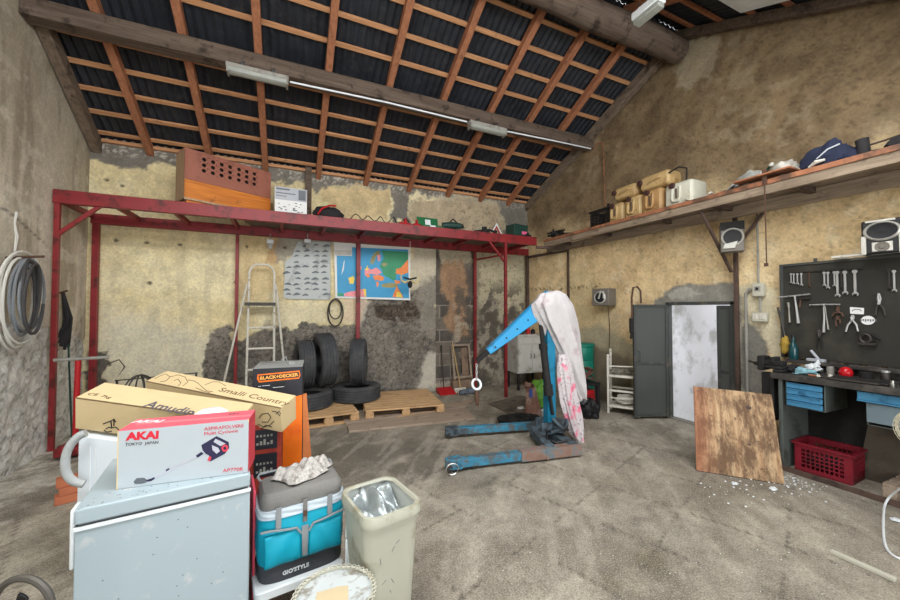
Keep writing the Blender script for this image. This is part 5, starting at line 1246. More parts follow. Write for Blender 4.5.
def wrench(cx, y0, y1, label, m=m_tool, w=.012):
    a, b = bp(cx, y0), bp(cx, y1); L = (a.z-b.z)
    t = thing('wrench', label, 'wrench', (BX-.022, b.y, b.z), 0, 'wrenches hanging on the tool board')
    obj('wrench_body', wrench_geom(L, w), m, t, bevel=.0015, seg=1); return t
for cx, y0, y1, lab, m, w in ((130,140,200,'smallest bright wrench, first at the left end of the rail',m_tool,.009),(146,140,205,'small bright wrench, second from the left end of the rail',m_tool,.009),(168,140,208,'small bright wrench, third from the left end of the rail',m_tool,.010),(192,138,216,'bright wrench, fourth from the left, right of three small ones',m_tool,.011),
        (240,136,222,'lone dark brown wrench between two groups of bright ones',m_rust,.010),(330,130,220,'bright wrench starting the middle group on the rail',m_tool,.012),(352,130,234,'bright wrench, second of the middle group on the rail',m_tool,.012),(391,128,222,'shorter bright wrench left of the long one with wide jaw',m_tool,.012),
        (409,126,282,'longest bright wrench with wide jaw in the middle group',m_tool,.016),(432,126,230,'dark wrench between two long bright wrenches',m_dtool,.011),(455,124,268,'long broad bright wrench, just right of the dark wrench',m_tool,.017),(515,118,275,'big broad wrench hanging alone at the right of the rail',m_tool,.018),
        (720,115,240,'dark wrench near the right edge of the tool board',m_dtool,.012),(750,120,252,'bright wrench near the right edge of the tool board',m_tool,.013)): wrench(cx, y0, y1, lab, m, w)
def peg(parent, pts, r=.004):
    g = G()
    for cx, cy in pts: q = bp(cx, cy); g.tube([q+V((.014,0,0)), q+V((-.035,0,.003))], r, 5)
    obj('peg', g, m_dtool, parent, world=True)
def tool(name, label, cat, segs, m, pegs=(), x=None):
    """tool made of round bars given as [(points on the board), radius]"""
    pts = [q for s in segs for q in s[0]]; c = bp(sum(q[0] for q in pts)/len(pts), sum(q[1] for q in pts)/len(pts))
    t = thing(name, label, cat, c); xx = BX-.022 if x is None else x
    for s in segs:
        g = G(); g.tube([bp(a, b, xx) for a, b in s[0]], s[1], 8); obj(s[2] if len(s) > 2 else 'bar', g, s[3] if len(s) > 3 else m, t, world=True)
    if pegs: peg(t, pegs)
    return t
tool('t_handle_wrench', 'long T-handle wrench at the left edge of the tool board', 'wrench', (([(50,284),(140,275),(240,264)], .008, 'cross_bar'), ([(148,275),(160,360),(170,440)], [.009,.010,.015], 'shaft')), m_tool, ((120,280),(200,271)))
tool('hammer', 'small hammer hanging below the T-handle bar', 'hammer', (([(165,294),(242,290)], .012, 'hammer_head'), ([(182,296),(178,345)], .008, 'handle', m_rust)), m_dtool, ((176,300),))
tool('socket_driver', 'short chrome socket driver at the left edge of the board', 'driver', (([(110,315),(113,345)], .015, 'driver_head'), ([(113,345),(118,435)], [.008,.013], 'shaft')), m_chrome, ((104,318),))
tool('t_handle_wrench', 'second T-handle wrench, in the middle of the tool board', 'wrench', (([(236,330),(330,326),(420,327)], .007, 'cross_bar'), ([(322,328),(325,410),(322,494)], [.008,.008,.012], 'shaft')), m_tool, ((260,333),(395,331)))
tool('extension_bar', 'chrome extension bar slanting beside the middle T-handle wrench', 'bar', (([(330,338),(340,410),(350,478)], [.009,.008,.012], 'shaft'),), m_chrome, ((328,338),))
def pliers(label, top, piv, l, r, m, mh, name='pliers', pegat=None, jaw=.009):
    t = thing(name, label, 'pliers', bp(*piv)); xx = BX-.022
    for s, e, nm in ((-1, l, 'left'), (1, r, 'right')):
        g = G(); g.tube([bp(top[0]-s*3, top[1], xx), bp(piv[0]-s*7, (top[1]+piv[1])/2, xx), bp(piv[0], piv[1], xx-.004*s)], [jaw*.5, jaw, jaw*1.1], 8); obj('jaw', g, m, t, world=True)
        g = G(); g.tube([bp(piv[0], piv[1], xx-.004*s), bp((piv[0]+e[0])/2+s*7, (piv[1]+e[1])/2-6, xx), bp(e[0], e[1], xx)], [.008,.008,.007], 8); obj('handle', g, mh, t, world=True)
    q = bp(*piv, xx); g = G(); g.tube([q+V((.008,0,0)), q+V((-.014,0,0))], .010, 10); obj('pivot', g, m, t, world=True)
    peg(t, (pegat or (piv[0], piv[1]+9),)); return t
pliers('bright pliers with splayed handles below the white card', (497,390), (494,420), (455,490), (528,488), m_tool, m_tool)
pliers('bright long-nosed pliers at right, handles pointing down', (652,260), (655,322), (634,390), (690,392), m_tool, m_dtool)
pliers('reddish rusty pliers in the middle of the tool board', (408,338), (408,372), (372,400), (440,400), m_rust, m_rust)
pliers('second rusty pliers hanging just under the reddish one', (405,395), (405,412), (398,458), (420,440), m_rust, m_rust)
pliers('black pincers low on the board above the ledge', (290,478), (296,520), (280,590), (314,590), m_dtool, m_black, jaw=.013)
def card(name, label, pts, m, cat):
    q = [bp(a, b, BX) for a, b in pts]; c = sum(q, V())/len(q); t = thing(name, label, cat, c)
    g = G(); g.prism([(k.y-c.y, k.z-c.z) for k in q], .002, Matrix(((0,0,1,-.003),(1,0,0,0),(0,1,0,0),(0,0,0,1)))); obj('sheet', g, m, t, smooth=False); return t, c
t, c = card('price_card', 'white rectangular card pinned on the tool board', [(480,342),(565,348),(563,386),(482,382)], m_white, 'card')
g = G(); g.tube([V((-.005, .03*math.cos(a), -.005+.02*math.sin(a))) for a in [PI*k/8 for k in range(9)]], .003, 5); obj('printed_arc', g, m_ink, t)
t, c = card('oval_sticker', 'white oval sticker with dark lettering on the tool board', [(588+42*math.cos(2*PI*k/24), 422+27*math.sin(2*PI*k/24)) for k in range(24)], m_white, 'sticker')
g = G()
for k in range(7): g.box((-.0045, -.055+.016*k, -.012+.005*(k % 2)), (-.003, -.045+.016*k, .012))
obj('printed_letters', g, m_dgr, t)
t = thing('hose_clamp_press', 'round grey clamp tool hanging low on the tool board', 'clamp', bp(575,530))
q = bp(572,530,BX-.03); g = G(); g.tube([q+V((0,.035*math.cos(2*PI*k/16),.04*math.sin(2*PI*k/16))) for k in range(16)], .012, 8, closed=True); g.box((q.x-.015, q.y-.07, q.z-.062), (q.x+.015, q.y+.05, q.z-.042)); obj('clamp_frame', g, m_dtool, t, world=True)
g = G(); g.tube([bp(610,505,BX-.03), bp(665,540,BX-.03)], [.014,.006], 8); g.tube([bp(612,545,BX-.03), bp(632,540,BX-.03)], .008, 8); obj('clamp_screw', g, m_mblack, t, world=True); peg(t, ((572,508),))

# ================================================================== WORKBENCH
wb = thing('workbench', 'long grimy workbench with blue drawer units along the right wall', 'workbench', (4.8, 1.2, 0))
m_bench = mk('grimy_bench_top', (56,53,50), .75, var=.35, scale=9, dirt=(86,81,75), damt=.3, dscale=7, bump=.3)
m_bpanel = mk('grey_green_panel', (88,94,90), .6, var=.08, scale=3, dirt=(62,62,57), damt=.25)
m_dblue = mk('drawer_blue', (74,140,180), .45, var=.06, dirt=(40,92,128), damt=.12, dscale=10)
m_cgrey = mk('blue_grey_panel', (118,136,146), .5, var=.06, scale=3, dirt=(92,102,108), damt=.2)
def bpart(name, fn, m, parent=None, bevel=.004, label=None): g = G(); fn(g); return obj(name, g, m, parent or wb, bevel=bevel, world=True, label=label)
bpart('worktop', lambda g: g.box((4.50, .30, .895), (5.06, 2.03, .95)), m_bench)
bpart('side_panel', lambda g: g.box((4.54, 1.955, 0), (5.05, 1.985, .894)), m_bpanel)
bpart('leg', lambda g: g.box((4.55, .32, 0), (4.61, .38, .894)), m_bpanel)
bpart('leg', lambda g: g.box((4.99, .32, 0), (5.05, .38, .894)), m_bpanel)
bpart('back_panel', lambda g: g.box((5.062, .30, .2), (5.07, 1.98, .894)), m_mblack)
bpart('back_ledge', lambda g: (g.box((4.96, .35, 1.02), (5.07, 2.10, 1.045)), g.box((5.04, .35, .951), (5.06, 1.95, 1.019)), g.box((4.955, .35, 1.021), (4.9595, 2.10, 1.06))), m_bench)
du = bpart('drawer_unit', lambda g: (g.box((4.56, 1.64, .635), (5.0, 1.652, .893)), g.box((4.56, 1.922, .635), (5.0, 1.934, .893)), g.box((4.56, 1.6525, .635), (5.0, 1.9215, .645)), g.box((4.98, 1.6525, .646), (4.99, 1.9215, .893))), m_bpanel, label='small blue four-drawer unit')
for k in range(4):
    z = .648+.058*k
    d_ = bpart('drawer', lambda g: (g.box((4.535, 1.656, z), (4.56, 1.918, z+.046))), m_dblue, du)
    bpart('finger_lip', lambda g: g.box((4.52, 1.66, z+.0465), (4.545, 1.914, z+.052)), m_dblue, d_, bevel=.002)
cu = bpart('cabinet_unit', lambda g: (g.box((4.57, .70, .60), (5.0, .715, .893)), g.box((4.57, 1.37, .60), (5.0, 1.385, .893)), g.box((4.56, .716, .60), (5.0, 1.369, .61))), m_bpanel)
bpart('drawer', lambda g: (g.box((4.54, .72, .815), (4.57, 1.43, .885)), g.box((4.53, .72, .80), (4.545, 1.43, .814))), m_dblue, cu, label='pale blue wide drawer front')
bpart('lower_panel', lambda g: g.box((4.55, .72, .63), (4.57, 1.38, .795)), m_cgrey, cu, label='blue-grey lower panel')
# vise
vs = thing('bench_vise', 'heavy black vise on the left end of workbench', 'vise', (4.66, 2.055, .951))
g = G(); g.box((-.12, -.10, .0), (.10, -.02, .03)); g.box((-.10, -.09, .03), (.08, .06, .06)); obj('base', g, m_mblack, vs, bevel=.012)
g = G(); g.box((-.06, -.08, .06), (.05, .10, .11)); g.box((-.075, -.02, .09), (.065, .02, .15)); obj('fixed_jaw', g, m_mblack, vs, bevel=.01)
g = G(); g.box((-.075, .07, .0), (.065, .13, .15)); g.box((-.04, .02, .03), (.03, .14, .09)); obj('moving_jaw', g, m_mblack, vs, bevel=.012)
g = G(); g.tube([(-.01, .1, .06), (-.01, .18, .06)], .02, 10); g.tube([(-.12, .17, .09), (.1, .17, .03)], .01, 8); g.ball((-.12, .17, .09), .016, 8); g.ball((.1, .17, .03), .016, 8); obj('screw_handle', g, m_dtool, vs)
g = G(); g.box((4.59, 2.075, .45), (4.70, 2.15, .93)); g.box((4.56, 2.032, .45), (4.70, 2.07, .94)); o = obj('vise_post', g, m_mblack, vs, world=True, bevel=.006)
g = G(); lump(g, (4.72, 1.93, .985), .06, (1.3,1,.75), .35, 7, 12, 51); tag(obj('black_rag', g, bgm), 'greasy black rag on the bench right beside the vise', 'rag')
# things on the bench
def lathe_thing(name, label, cat, loc, parts):
    t = thing(name, label, cat, loc)
    for nm, prof, m in parts: g = G(); g.lathe(prof, 20); obj(nm, g, m, t)
    return t
BZ = .951
lathe_thing('glass_bottle', 'dark teal bottle standing at the back left of the bench', 'bottle', (5.0, 2.045, 1.0455), (('bottle_body', [(0,0),(.035,0),(.038,.01),(.038,.13),(.03,.165),(.014,.20),(.013,.25),(0,.25)], mk('teal_bottle', (18,66,70), .2, var=.1, spec=.6)), ('cap', [(0,.2505),(.016,.2505),(.016,.275),(0,.275)], m_black)))
g = G(); g.tube([(5.06, 2.20, 1.62), (5.07, 2.17, 1.45), (5.04, 2.13, 1.28)], .01, 6); tag(obj('cloth_string', g, m_dtool), 'dark string holding the yellow cloth by the tool board', 'string')
g = G(); lump(g, (5.03, 2.13, 1.20), .055, (.6,.7,1.7), .3, 6, 14, 61, False); tag(obj('yellow_cloth', g, mk('yellow_cloth', (168,138,58), .9, var=.2, bump=.3)), 'yellow cloth hanging at the left edge of the tool board', 'cloth')
q = atX(796, 355, 4.92); g = G(); lump(g, (4.92, 1.86, .99), .05, (.9,1.2,.8), .4, 7, 14, 66); g.tube([(4.93,1.85,1.01),(4.93,1.82,1.05),(4.95,1.83,1.08)], [.03,.02,.006], 8); tag(obj('white_rag', g, m_trimw), 'crumpled white rag at the back of the bench', 'rag')
g = G(); lump(g, (4.68, 1.83, .975), .07, (.9,1.3,.5), .4, 8, 14, 71); tag(obj('blue_green_rag', g, mk('aqua_rag', (134,176,186), .9, var=.25, scale=12, dirt=(60,150,120), damt=.3)), 'pale blue and green rag on the front of bench by vise', 'rag')
oc = thing('oil_can', 'small round red oil can on the workbench', 'oil can', (4.86, 1.60, BZ))
g = G(); g.lathe([(0,0),(.04,0),(.048,.02),(.05,.045),(.042,.075),(.02,.095),(0,.098)], 20); obj('can_body', g, mk('glossy_red', (190,24,34), .25, var=.08), oc)
g = G(); g.tube([(0,0,.095),(0,.0,.115),(-.02,-.06,.14)], [.012,.01,.005], 8); g.tube([(0,.045,.03),(0,.075,.06),(0,.04,.085)], .006, 6); obj('spout_and_handle', g, m_dtool, oc)
ty = thing('drip_tray', 'grimy flat metal tray on the workbench before the oil can', 'tray', (4.68, 1.44, BZ), .1)
g = G(); g.hexa([(-.11,-.17,0),(.11,-.17,0),(.11,.17,0),(-.11,.17,0)], [(-.13,-.19,.018),(.13,-.19,.018),(.13,.19,.018),(-.13,.19,.018)]); obj('tray_body', g, m_bench, ty, bevel=.008)
g = G(); g.box((-.115,-.175,.0182),(.115,.175,.02)); obj('oily_surface', g, m_mblack, ty)
lathe_thing('socket_piece', 'shiny chrome socket on the bench at the right', 'socket', (4.58, 1.235, BZ), (('socket_body', [(0,0),(.017,0),(.018,.01),(.018,.03),(.013,.034),(.013,.055),(0,.055)], m_chrome),))
lathe_thing('small_tin', 'small pale tin on the bench behind the blue-green rag', 'tin', (4.90, 1.72, BZ), (('tin_body', [(0,0),(.028,0),(.028,.07),(.024,.074),(.024,.08),(0,.08)], m_lampbody),))
g = G(); rr = random.Random(14)
for k in range(16):
    x, y = rr.uniform(4.56, 4.92), rr.uniform(.5, 1.22); a = rr.uniform(0, 3.1); L = rr.uniform(.04, .1)
    g.tube([(x-L*math.cos(a), y-L*math.sin(a), BZ+.014), (x+L*math.cos(a), y+L*math.sin(a), BZ+.018+rr.uniform(0,.02))], rr.uniform(.007, .013), 6)
o = tag(obj('tool_heap', g, m_mblack), 'heap of oily black tools at the right end of the bench', 'tools')
for k, (x, y, lab) in enumerate(((4.60, 1.70, 'small pale stone on the bench front edge above the drawers'), (4.72, 1.66, 'small white chip on the bench left of the oil can'))):
    g = G(); lump(g, (x, y, BZ+.011), .018, (1.2,1,.8), .3, 6, 7, 80+k); tag(obj('chip', g, m_whitem), lab, 'chip')
for k in range(5): y = 1.76-.13*k; g = G(); g.tube([(5.0, y, 1.0585), (5.0, y-.05, 1.0585), (5.0, y-.08, 1.0585)], [.012,.009,.006], 7); tag(obj('chisel', g, m_dtool), 'dark chisel on the bench back ledge, %s' % ('leftmost of five','second of five from the left','middle one of five','second of five from the right','rightmost of five')[k], 'tool')
for y, lab in ((1.17, 'right one of two tiny silver nuts on the bench ledge'), (1.27, 'left one of two tiny silver nuts on the bench ledge')):
    lathe_thing('nut', lab, 'nut', (5.0, y, 1.0465), (('nut_body', [(0,0),(.014,0),(.014,.022),(0,.022)], m_chrome),))
lathe_thing('grease_tin', 'squat black grease tin at the back of bench behind oil can', 'tin', (4.90, 1.48, BZ), (('tin_body', [(0,0),(.045,0),(.045,.06),(.04,.065),(0,.065)], m_mblack),))
lathe_thing('glass_jar', 'dim glass jar at the back of the bench right of the oil can', 'jar', (4.90, 1.36, BZ), (('jar_body', [(0,0),(.03,0),(.032,.01),(.032,.07),(.025,.08),(0,.08)], m_dtool), ('jar_lid', [(0,.0805),(.028,.0805),(.028,.095),(0,.095)], m_tool)))
g = G(); g.tube([(4.54, 1.60, BZ+.012), (4.56, 1.30, BZ+.012)], .011, 7); tag(obj('steel_bar', g, m_dtool), 'dark steel bar lying along the bench front edge', 'bar')
t = thing('file', 'flat file with pale handle lying on the bench by the drip tray', 'file', (4.60, 1.64, BZ))
g = G(); g.box((-.01, -.12, 0), (.012, .05, .008)); obj('blade', g, m_dtool, t, bevel=.002); g = G(); g.tube([(0, .05, .011), (0, .13, .011)], .011, 8); obj('handle', g, m_rail, t)
t = thing('metal_scrap', 'pale grey scrap of metal on the ledge below the T-handle wrench', 'scrap', (5.02, 1.88, 1.047))
g = G(); g.box((-.03, -.08, 0), (.03, .06, .035)); g.tube([(0, -.03, .03), (0, .03, .12)], .014, 7); obj('scrap_body', g, m_sack, t, bevel=.006)
t = thing('tan_board', 'dirty tan board leaning under the workbench', 'board', (5.0, 1.42, 0))
g = G(); g.hexa([(-.02,-.22,0),(.0,-.22,0),(.0,.16,0),(-.02,.16,0)], [(.03,-.24,.78),(.05,-.24,.78),(.05,.05,.80),(.03,.05,.80)]); obj('sheet', g, mk('dirty_tan_board', (84,76,65), .85, var=.2, dirt=(60,54,48), damt=.35), t)
oncrate('plastic_crate', 'dark red plastic crate on the floor under the workbench', (4.82, 1.72, 0.0), PI/2+.06, .40, .34, .27, mk('crate_red', (124,26,40), .5, var=.1, dirt=(76,24,30), damt=.2), rows=5, cols=9)
g = G(); lump(g, (4.82, 1.76, .10), .11, (1,1.1,.6), .35, 6, 12, 91); tag(obj('black_rag', g, bgm), 'black cloth lying inside the dark red crate', 'rag')
g = G(); g.box((4.49, .3, 0), (4.505, 2.0, .05)); g.box((4.506, .3, 0), (4.55, 2.0, .008)); tag(obj('floor_rail', g, m_brown, bevel=.002), 'rusty angle-iron rail on the floor before the bench', 'rail')
pb = thing('wooden_pallet', 'broken pallet piece under the bench at the right edge', 'pallet', (4.82, 1.12, 0))
for k in range(3): g = G(); g.box((-.2+.14*k, -.24, .10), (-.1+.14*k, .2, .125)); obj('slat', g, m_greyply, pb, bevel=.003)
for y in (-.2, .16): g = G(); g.box((-.2, y-.04, .0), (.2, y+.04, .099)); obj('stringer', g, m_greyply, pb, bevel=.003)

# ================================================================== FAN, PLYWOOD SHEET, FLOOR SCRAPS
fn = thing('desk_fan', 'cream fan hung from the bench front edge at the right', 'fan', (4.39, 1.03, .26))
m_fanp = mk('cream_fan_plastic', (214,208,184), .45, var=.04, dirt=(186,176,148), damt=.15)
g = G(); g.rrect(.08, .05, .02, [(0,.0),(.03,.0),(.05,.03),(.40,.035)]); obj('column', g, m_fanp, fn)
g = G(); g.beam((0, 0, .40), (.02, 0, .68), .03, .025, (1,0,0)); g.box((.0, -.03, .64), (.16, .03, .695-.002)); obj('hanging_bracket', g, m_fanp, fn)
Mh = Matrix.Translation((-.085, -.03, .44)) @ Matrix.Rotation(math.radians(-100), 4, 'Z') @ Matrix.Rotation(PI/2, 4, 'X')
g = G(); R = .155
for k in range(9): r = R*(k+1)/9; g.tube([Mh @ V((r*math.cos(2*PI*i/32), r*math.sin(2*PI*i/32), .055*(1-(r/R)**2)+.045)) for i in range(32)], .0028, 4, closed=True)
for k in range(24): a = 2*PI*k/24; g.tube([Mh @ V((r*math.cos(a), r*math.sin(a), .055*(1-(r/R)**2)+.045)) for r in (.02, R*.5, R)]+[Mh @ V((R*math.cos(a), R*math.sin(a), -.03))], .0025, 4)
obj('guard', g, m_fanp, fn)
g = G(); g.tube([Mh @ V((R*math.cos(2*PI*i/36), R*math.sin(2*PI*i/36), .005)) for i in range(36)], .010, 7, closed=True); obj('guard_ring', g, m_fanp, fn)
g = G(); g.lathe([(0,-.12),(.05,-.12),(.06,-.09),(.06,-.03),(.0,-.03)], 20, Mh); g.tube([Mh @ V((0, -.03, -.08)), V((0, 0, .34))], .03, 10); obj('motor', g, m_fanp, fn)
g = G()
for k in range(3):
    A = Mh @ Matrix.Rotation(2*PI*k/3, 4, 'Z') @ Matrix.Rotation(.4, 4, 'X'); g.prism([(.02,-.02),(.09,-.05),(.135,-.03),(.14,.03),(.09,.055),(.02,.02)], .004, A)
g.lathe([(0,-.02),(.025,-.02),(.025,.02),(0,.03)], 14, Mh); obj('blades', g, m_sack, fn)
c0 = [V((4.37, 1.085, .28)), V((4.34, 1.13, .24))]+[atZ(a, b, .008) for a, b in ((885,500),(883,520),(884,545),(892,556),(905,560))]

def smooth(P, it=3):
    for _ in range(it):
        Q = [P[0]]
        for a, b in zip(P, P[1:]): Q += [a.lerp(b, .25), a.lerp(b, .75)]
        P = Q+[P[-1]]
    return P
g = G(); g.tube(smooth(c0), .0075, 6); tag(obj('power_cable', g, m_trimw), 'white power cord trailing from the fan onto the floor', 'cord')
m_plyw, nt, b = _mat('stained_plywood')
tc = nt.nodes.new('ShaderNodeTexCoord').outputs['Object']
mp_ = nt.nodes.new('ShaderNodeMapping'); mp_.inputs['Scale'].default_value = (16, 16, .9); nt.links.new(tc, mp_.inputs[0])
f = _map(nt, _noise(nt, mp_.outputs[0], 2.2, 6, .6), .35, .65, 0, 1)
o1 = _mix(nt, f, lin((196,168,130)), lin((158,122,88)))
mp3 = nt.nodes.new('ShaderNodeMapping'); mp3.inputs['Scale'].default_value = (1.5, 1.5, .55); nt.links.new(tc, mp3.inputs[0])
f2 = _map(nt, _noise(nt, mp3.outputs[0], 5, 8, .75), .44, .56, 0, .85); o2 = _mix(nt, f2, o1, lin((96,70,48)))
f3 = _map(nt, _noise(nt, tc, 16, 5, .7), .58, .66, 0, .8); o3 = _mix(nt, f3, o2, lin((66,50,38)))
mp2 = nt.nodes.new('ShaderNodeSeparateXYZ'); nt.links.new(tc, mp2.inputs[0]); f4 = _map(nt, mp2.outputs[0], .02, .22, .75, 0); o4 = _mix(nt, f4, o3, lin((150,92,64)), 'MIX')
o5 = _mix(nt, f2, o4, lin((84,60,42)))
mxx = _mix(nt, .35, o4, o5); nt.links.new(mxx, b.inputs['Base Color']); b.inputs['Roughness'].default_value = .8
pl0 = atZ(696.5, 471, 0); pl1 = atZ(785, 485, 0); d = (pl1-pl0); Lp = d.length; dn = d.normalized(); nn = V((-dn.y, dn.x, 0)); nn = nn if nn.y > 0 else -nn
h = .785; lean = .24
lv = (nn*lean+V((0,0,h))); Hp = lv.length
py = thing('plywood_sheet', 'stained square plywood sheet leaning before the workbench', 'plywood', pl0)
py.rotation_euler = Matrix((dn, lv.normalized().cross(dn), lv.normalized())).transposed().to_euler()
MW[py.name] = Matrix.LocRotScale(pl0, py.rotation_euler, None)
g = G(); g.hexa([(0,0,.0),(Lp,0,.0),(Lp,.018,.0),(0,.018,.0)], [(.025,0,Hp+.005),(Lp-.01,0,Hp-.02),(Lp-.01,.018,Hp-.02),(.025,.018,Hp+.005)]); obj('board', g, m_plyw, py, bevel=.002)
g = G(); g.box((.0, .019, .0), (Lp, .05, .03)); g.box((0, -.001, -.0), (Lp, .0185, .006)); obj('bottom_shade_strip', g, m_mblack, py)  # black strip drawn as the shadow gap under the sheet
for k, (u, v, r) in enumerate(((.70, .80, .020), (.66, .38, .014))):
    g = G(); g.lathe([(0,.0),(r*.5,.0),(r,.0012),(0,.0016)], 14, Matrix.Translation((u*Lp, -.0005, v*Hp)) @ Matrix.Rotation(PI/2, 4, 'X'), 1.1, .9); obj('knot', g, m_brown, py)
s0, s1_ = atZ(831, 553, 0), atZ(896, 582, 0)
g = G(); g.beam(s0+V((0,0,.012)), s1_+V((0,0,.012)), .035, .022); tag(obj('white_batten', g, m_creamp, bevel=.003), 'short white batten lying on the floor at lower right', 'batten')
g = G(); rr = random.Random(2)
for k in range(150):
    if k < 100: px, py_ = rr.gauss(790, 22), 0; py_ = 468+(px-755)*.22+abs(rr.gauss(4, 6))
    else: px, py_ = rr.uniform(700, 800), rr.gauss(487, 4)+(rr.random() < .3)*rr.uniform(0, 20)
    q = atZ(px, py_, 0); r = rr.choice((.003,.004,.005,.008))
    if q.x > 4.45: continue
    lump(g, (q.x, q.y, r*.5), r, (1.3,1,.6), .3, 5, 4, k % 50)
o = tag(obj('plaster_crumbs', g, m_trimw), 'white plaster crumbs scattered on the floor round the plywood', 'crumbs', kind='stuff')
g = G()
for k in range(60):
    q = atZ(rr.uniform(430, 880), rr.uniform(480, 598), 0); r = rr.choice((.0015,.002,.003))
    lump(g, (q.x, q.y, r*.5), r, (1.3,1,.6), .3, 5, 4, k % 50)
tag(obj('floor_grit', g, m_trimw), 'tiny pale grit scattered over the open floor', 'grit', kind='stuff')
for k, (px, py_, r, lab) in enumerate(((735,484,.022,'white plaster flake left of the bottom corner of plywood'), (773,489.5,.027,'largest white plaster flake in front of the plywood'), (896,521,.03,'white paper scrap on the floor at the right edge'))):
    q = atZ(px, py_, 0); g = G(); lump(g, (q.x, q.y, r*.28), r, (1.3,1,.35), .35, 6, 8, 100+k); tag(obj('flake', g, m_trimw), lab, 'flake')
# ================================================================== FOREGROUND GROUP ON THE LEFT
def rayhit(px, py, M):
    d = _fw+_rt*((px-450)/F)+_up*((300-py)/F); o = V((0,0,CAMH)); n = M.col[2].xyz; p0 = M.col[3].xyz
    q = o+d*((p0-o).dot(n)/d.dot(n)); l = M.inverted() @ q; return (l.x, l.y)
def printed(name, pts, M, m, parent, off=.0006, th=.0006, label=None):
    """flat print lying on plane M (outline of the mark given where it is seen on the face)"""
    g = G(); g.prism([rayhit(a, b, M) for a, b in pts], th, M @ Matrix.Translation((0,0,off)))
    return obj(name, g, m, parent, smooth=False, world=True, label=label)
# ---- chest freezer
fz_ = thing('chest_freezer', 'white chest freezer in the left foreground', 'freezer', (-.72, 1.813, 0), .138)
FL, FW = .576, .55
g = G(); g.box((0, .012, .03), (FL, FW, .775)); obj('freezer_body', g, m_whitep, fz_, bevel=.006)
g = G(); g.box((.02, .03, 0), (FL-.02, FW-.03, .029)); obj('plinth', g, m_black, fz_)
g = G(); g.box((.008, .022, .7755), (FL-.008, FW-.01, .7905)); obj('door_seal', g, m_dgr, fz_, label='dark grey door seal')
g = G(); g.box((-.003, .006, .765), (FL+.003, .0115, .7815)); obj('front_trim', g, m_trimw, fz_, bevel=.002)
g = G(); g.box((0, 0, .791), (FL, FW, .85)); lid = obj('lid', g, m_whitep, fz_, bevel=.007)
g = G(); g.box((-.016, .02, .62), (-.001, .10, .845)); obj('side_hinge', g, m_trimw, fz_, bevel=.008)
g = G(); rr = random.Random(31)
for k in range(60): x, y = rr.uniform(.01, FL-.02), rr.uniform(.005, .13); s = rr.uniform(.0015, .0035); g.prism([(x-s, y-s*.6), (x+s, y-s), (x+s*.6, y+s), (x-s*.8, y+s*.7)], .0004, Matrix.Translation((0,0,.8501)))
for k in range(12): x, z = rr.uniform(.03, FL-.03), rr.uniform(.3, .74); g.box((x, .0112, z), (x+.005, .0118, z+.004))
tag_ = obj('dirt_specks', g, m_dgr, fz_, smooth=False)
# ---- white sloping-top appliance behind
m_appw = mk('bright_white_enamel', (222,230,236), .35, var=.02)
ap = thing('white_appliance', 'white sloping-topped appliance standing behind the freezer', 'appliance', (-1.10, 2.80, 0), -.292)
tz = lambda x, y: .868-.187*x+.25*y
g = G(); g.hexa([(0,0,.02),(.55,0,.02),(.55,.42,.02),(0,.42,.02)], [(0,0,tz(0,0)),(.55,0,tz(.55,0)),(.55,.42,tz(.55,.05)),(0,.42,tz(0,.05))]); obj('appliance_body', g, m_appw, ap, bevel=.005)
g = G(); g.box((.06, -.003, .1), (.066, -.0005, .80)); g.box((.09, -.003, .1), (.093, -.0005, .79)); obj('panel_ribs', g, m_trimw, ap)
# ---- cartons
rt_c1 = (.248, .182, -.292); P1 = (-1.113, 2.787, 1.09); L1, W1, H1 = .90, .20, .20
k1 = thing('carton', 'long plain cardboard carton with dark lettering lying behind the white box', 'box', P1, rt_c1)
def carton(t, L, W, H):
    g = G(); g.box((0, 0, -H), (L, W, 0)); obj('box_body', g, m_cardb, t, bevel=.003)
    g = G(); g.box((.0, .0, .0004), (L, .004, .0012)); g.box((.004, -.0012, -.004), (L, -.0004, -.001)); obj('folded_edge', g, m_brink, t)
carton(k1, L1, W1, H1)
Mt = MW[k1.name]; Mtop = Mt.copy(); Mfr = Mt @ Matrix.Rotation(PI/2, 4, 'X')
m1 = lambda px, py: V(rayhit(px, py, Mtop))
a, b = m1(150, 406), m1(190, 409)
def onface(M, pa, pb, z=.0007):
    """frame on face M whose x axis runs from pixel pa to pixel pb"""
    a, b = V((*rayhit(*pa, M), z)), V((*rayhit(*pb, M), z)); d = (b-a); return a, d
def face_text(text, M, pa, pb, parent, m, size=None, flip=False, **k):
    a, d = onface(M, pa, pb); c = (a+b_(a, d))/2
    R = Matrix.Translation(c) @ Matrix.Rotation(math.atan2(d.y, d.x)+(PI if flip else 0), 4, 'Z')
    s = size or d.length/len(text)*1.7
    o = lettering(text, s, m, parent, R, **k)
    xs = [v.co.x for v in o.data.vertices]
    return o
def b_(a, d): return a+d
def local_text(text, M, pa, pb, parent, m, size, flip=False, name='lettering', sx=None, bold=0, shear=0):
    """lettering between two points on face M of the thing (both seen in the photograph)"""
    loc = MW[parent.name].inverted() @ M
    a, d = onface(M, pa, pb); c = a+d/2
    o = lettering(text, size, m, parent, Matrix.Identity(4), name=name, bold=bold, shear=shear)
    xs = [v.co.x for v in o.data.vertices]; w = max(xs)-min(xs)
    s = sx or d.length/w
    R = loc @ Matrix.Translation(c) @ Matrix.Rotation(math.atan2(d.y, d.x)+(PI if flip else 0), 4, 'Z') @ Matrix.Diagonal((s, 1, 1, 1)) @ Matrix.Translation((-(max(xs)+min(xs))/2, 0, 0))
    o.data.transform(R); return o
local_text('Amudin', Mtop, (146,404), (194,413), k1, mk('grey_ink', (96,92,96), .8), .10, bold=.002)
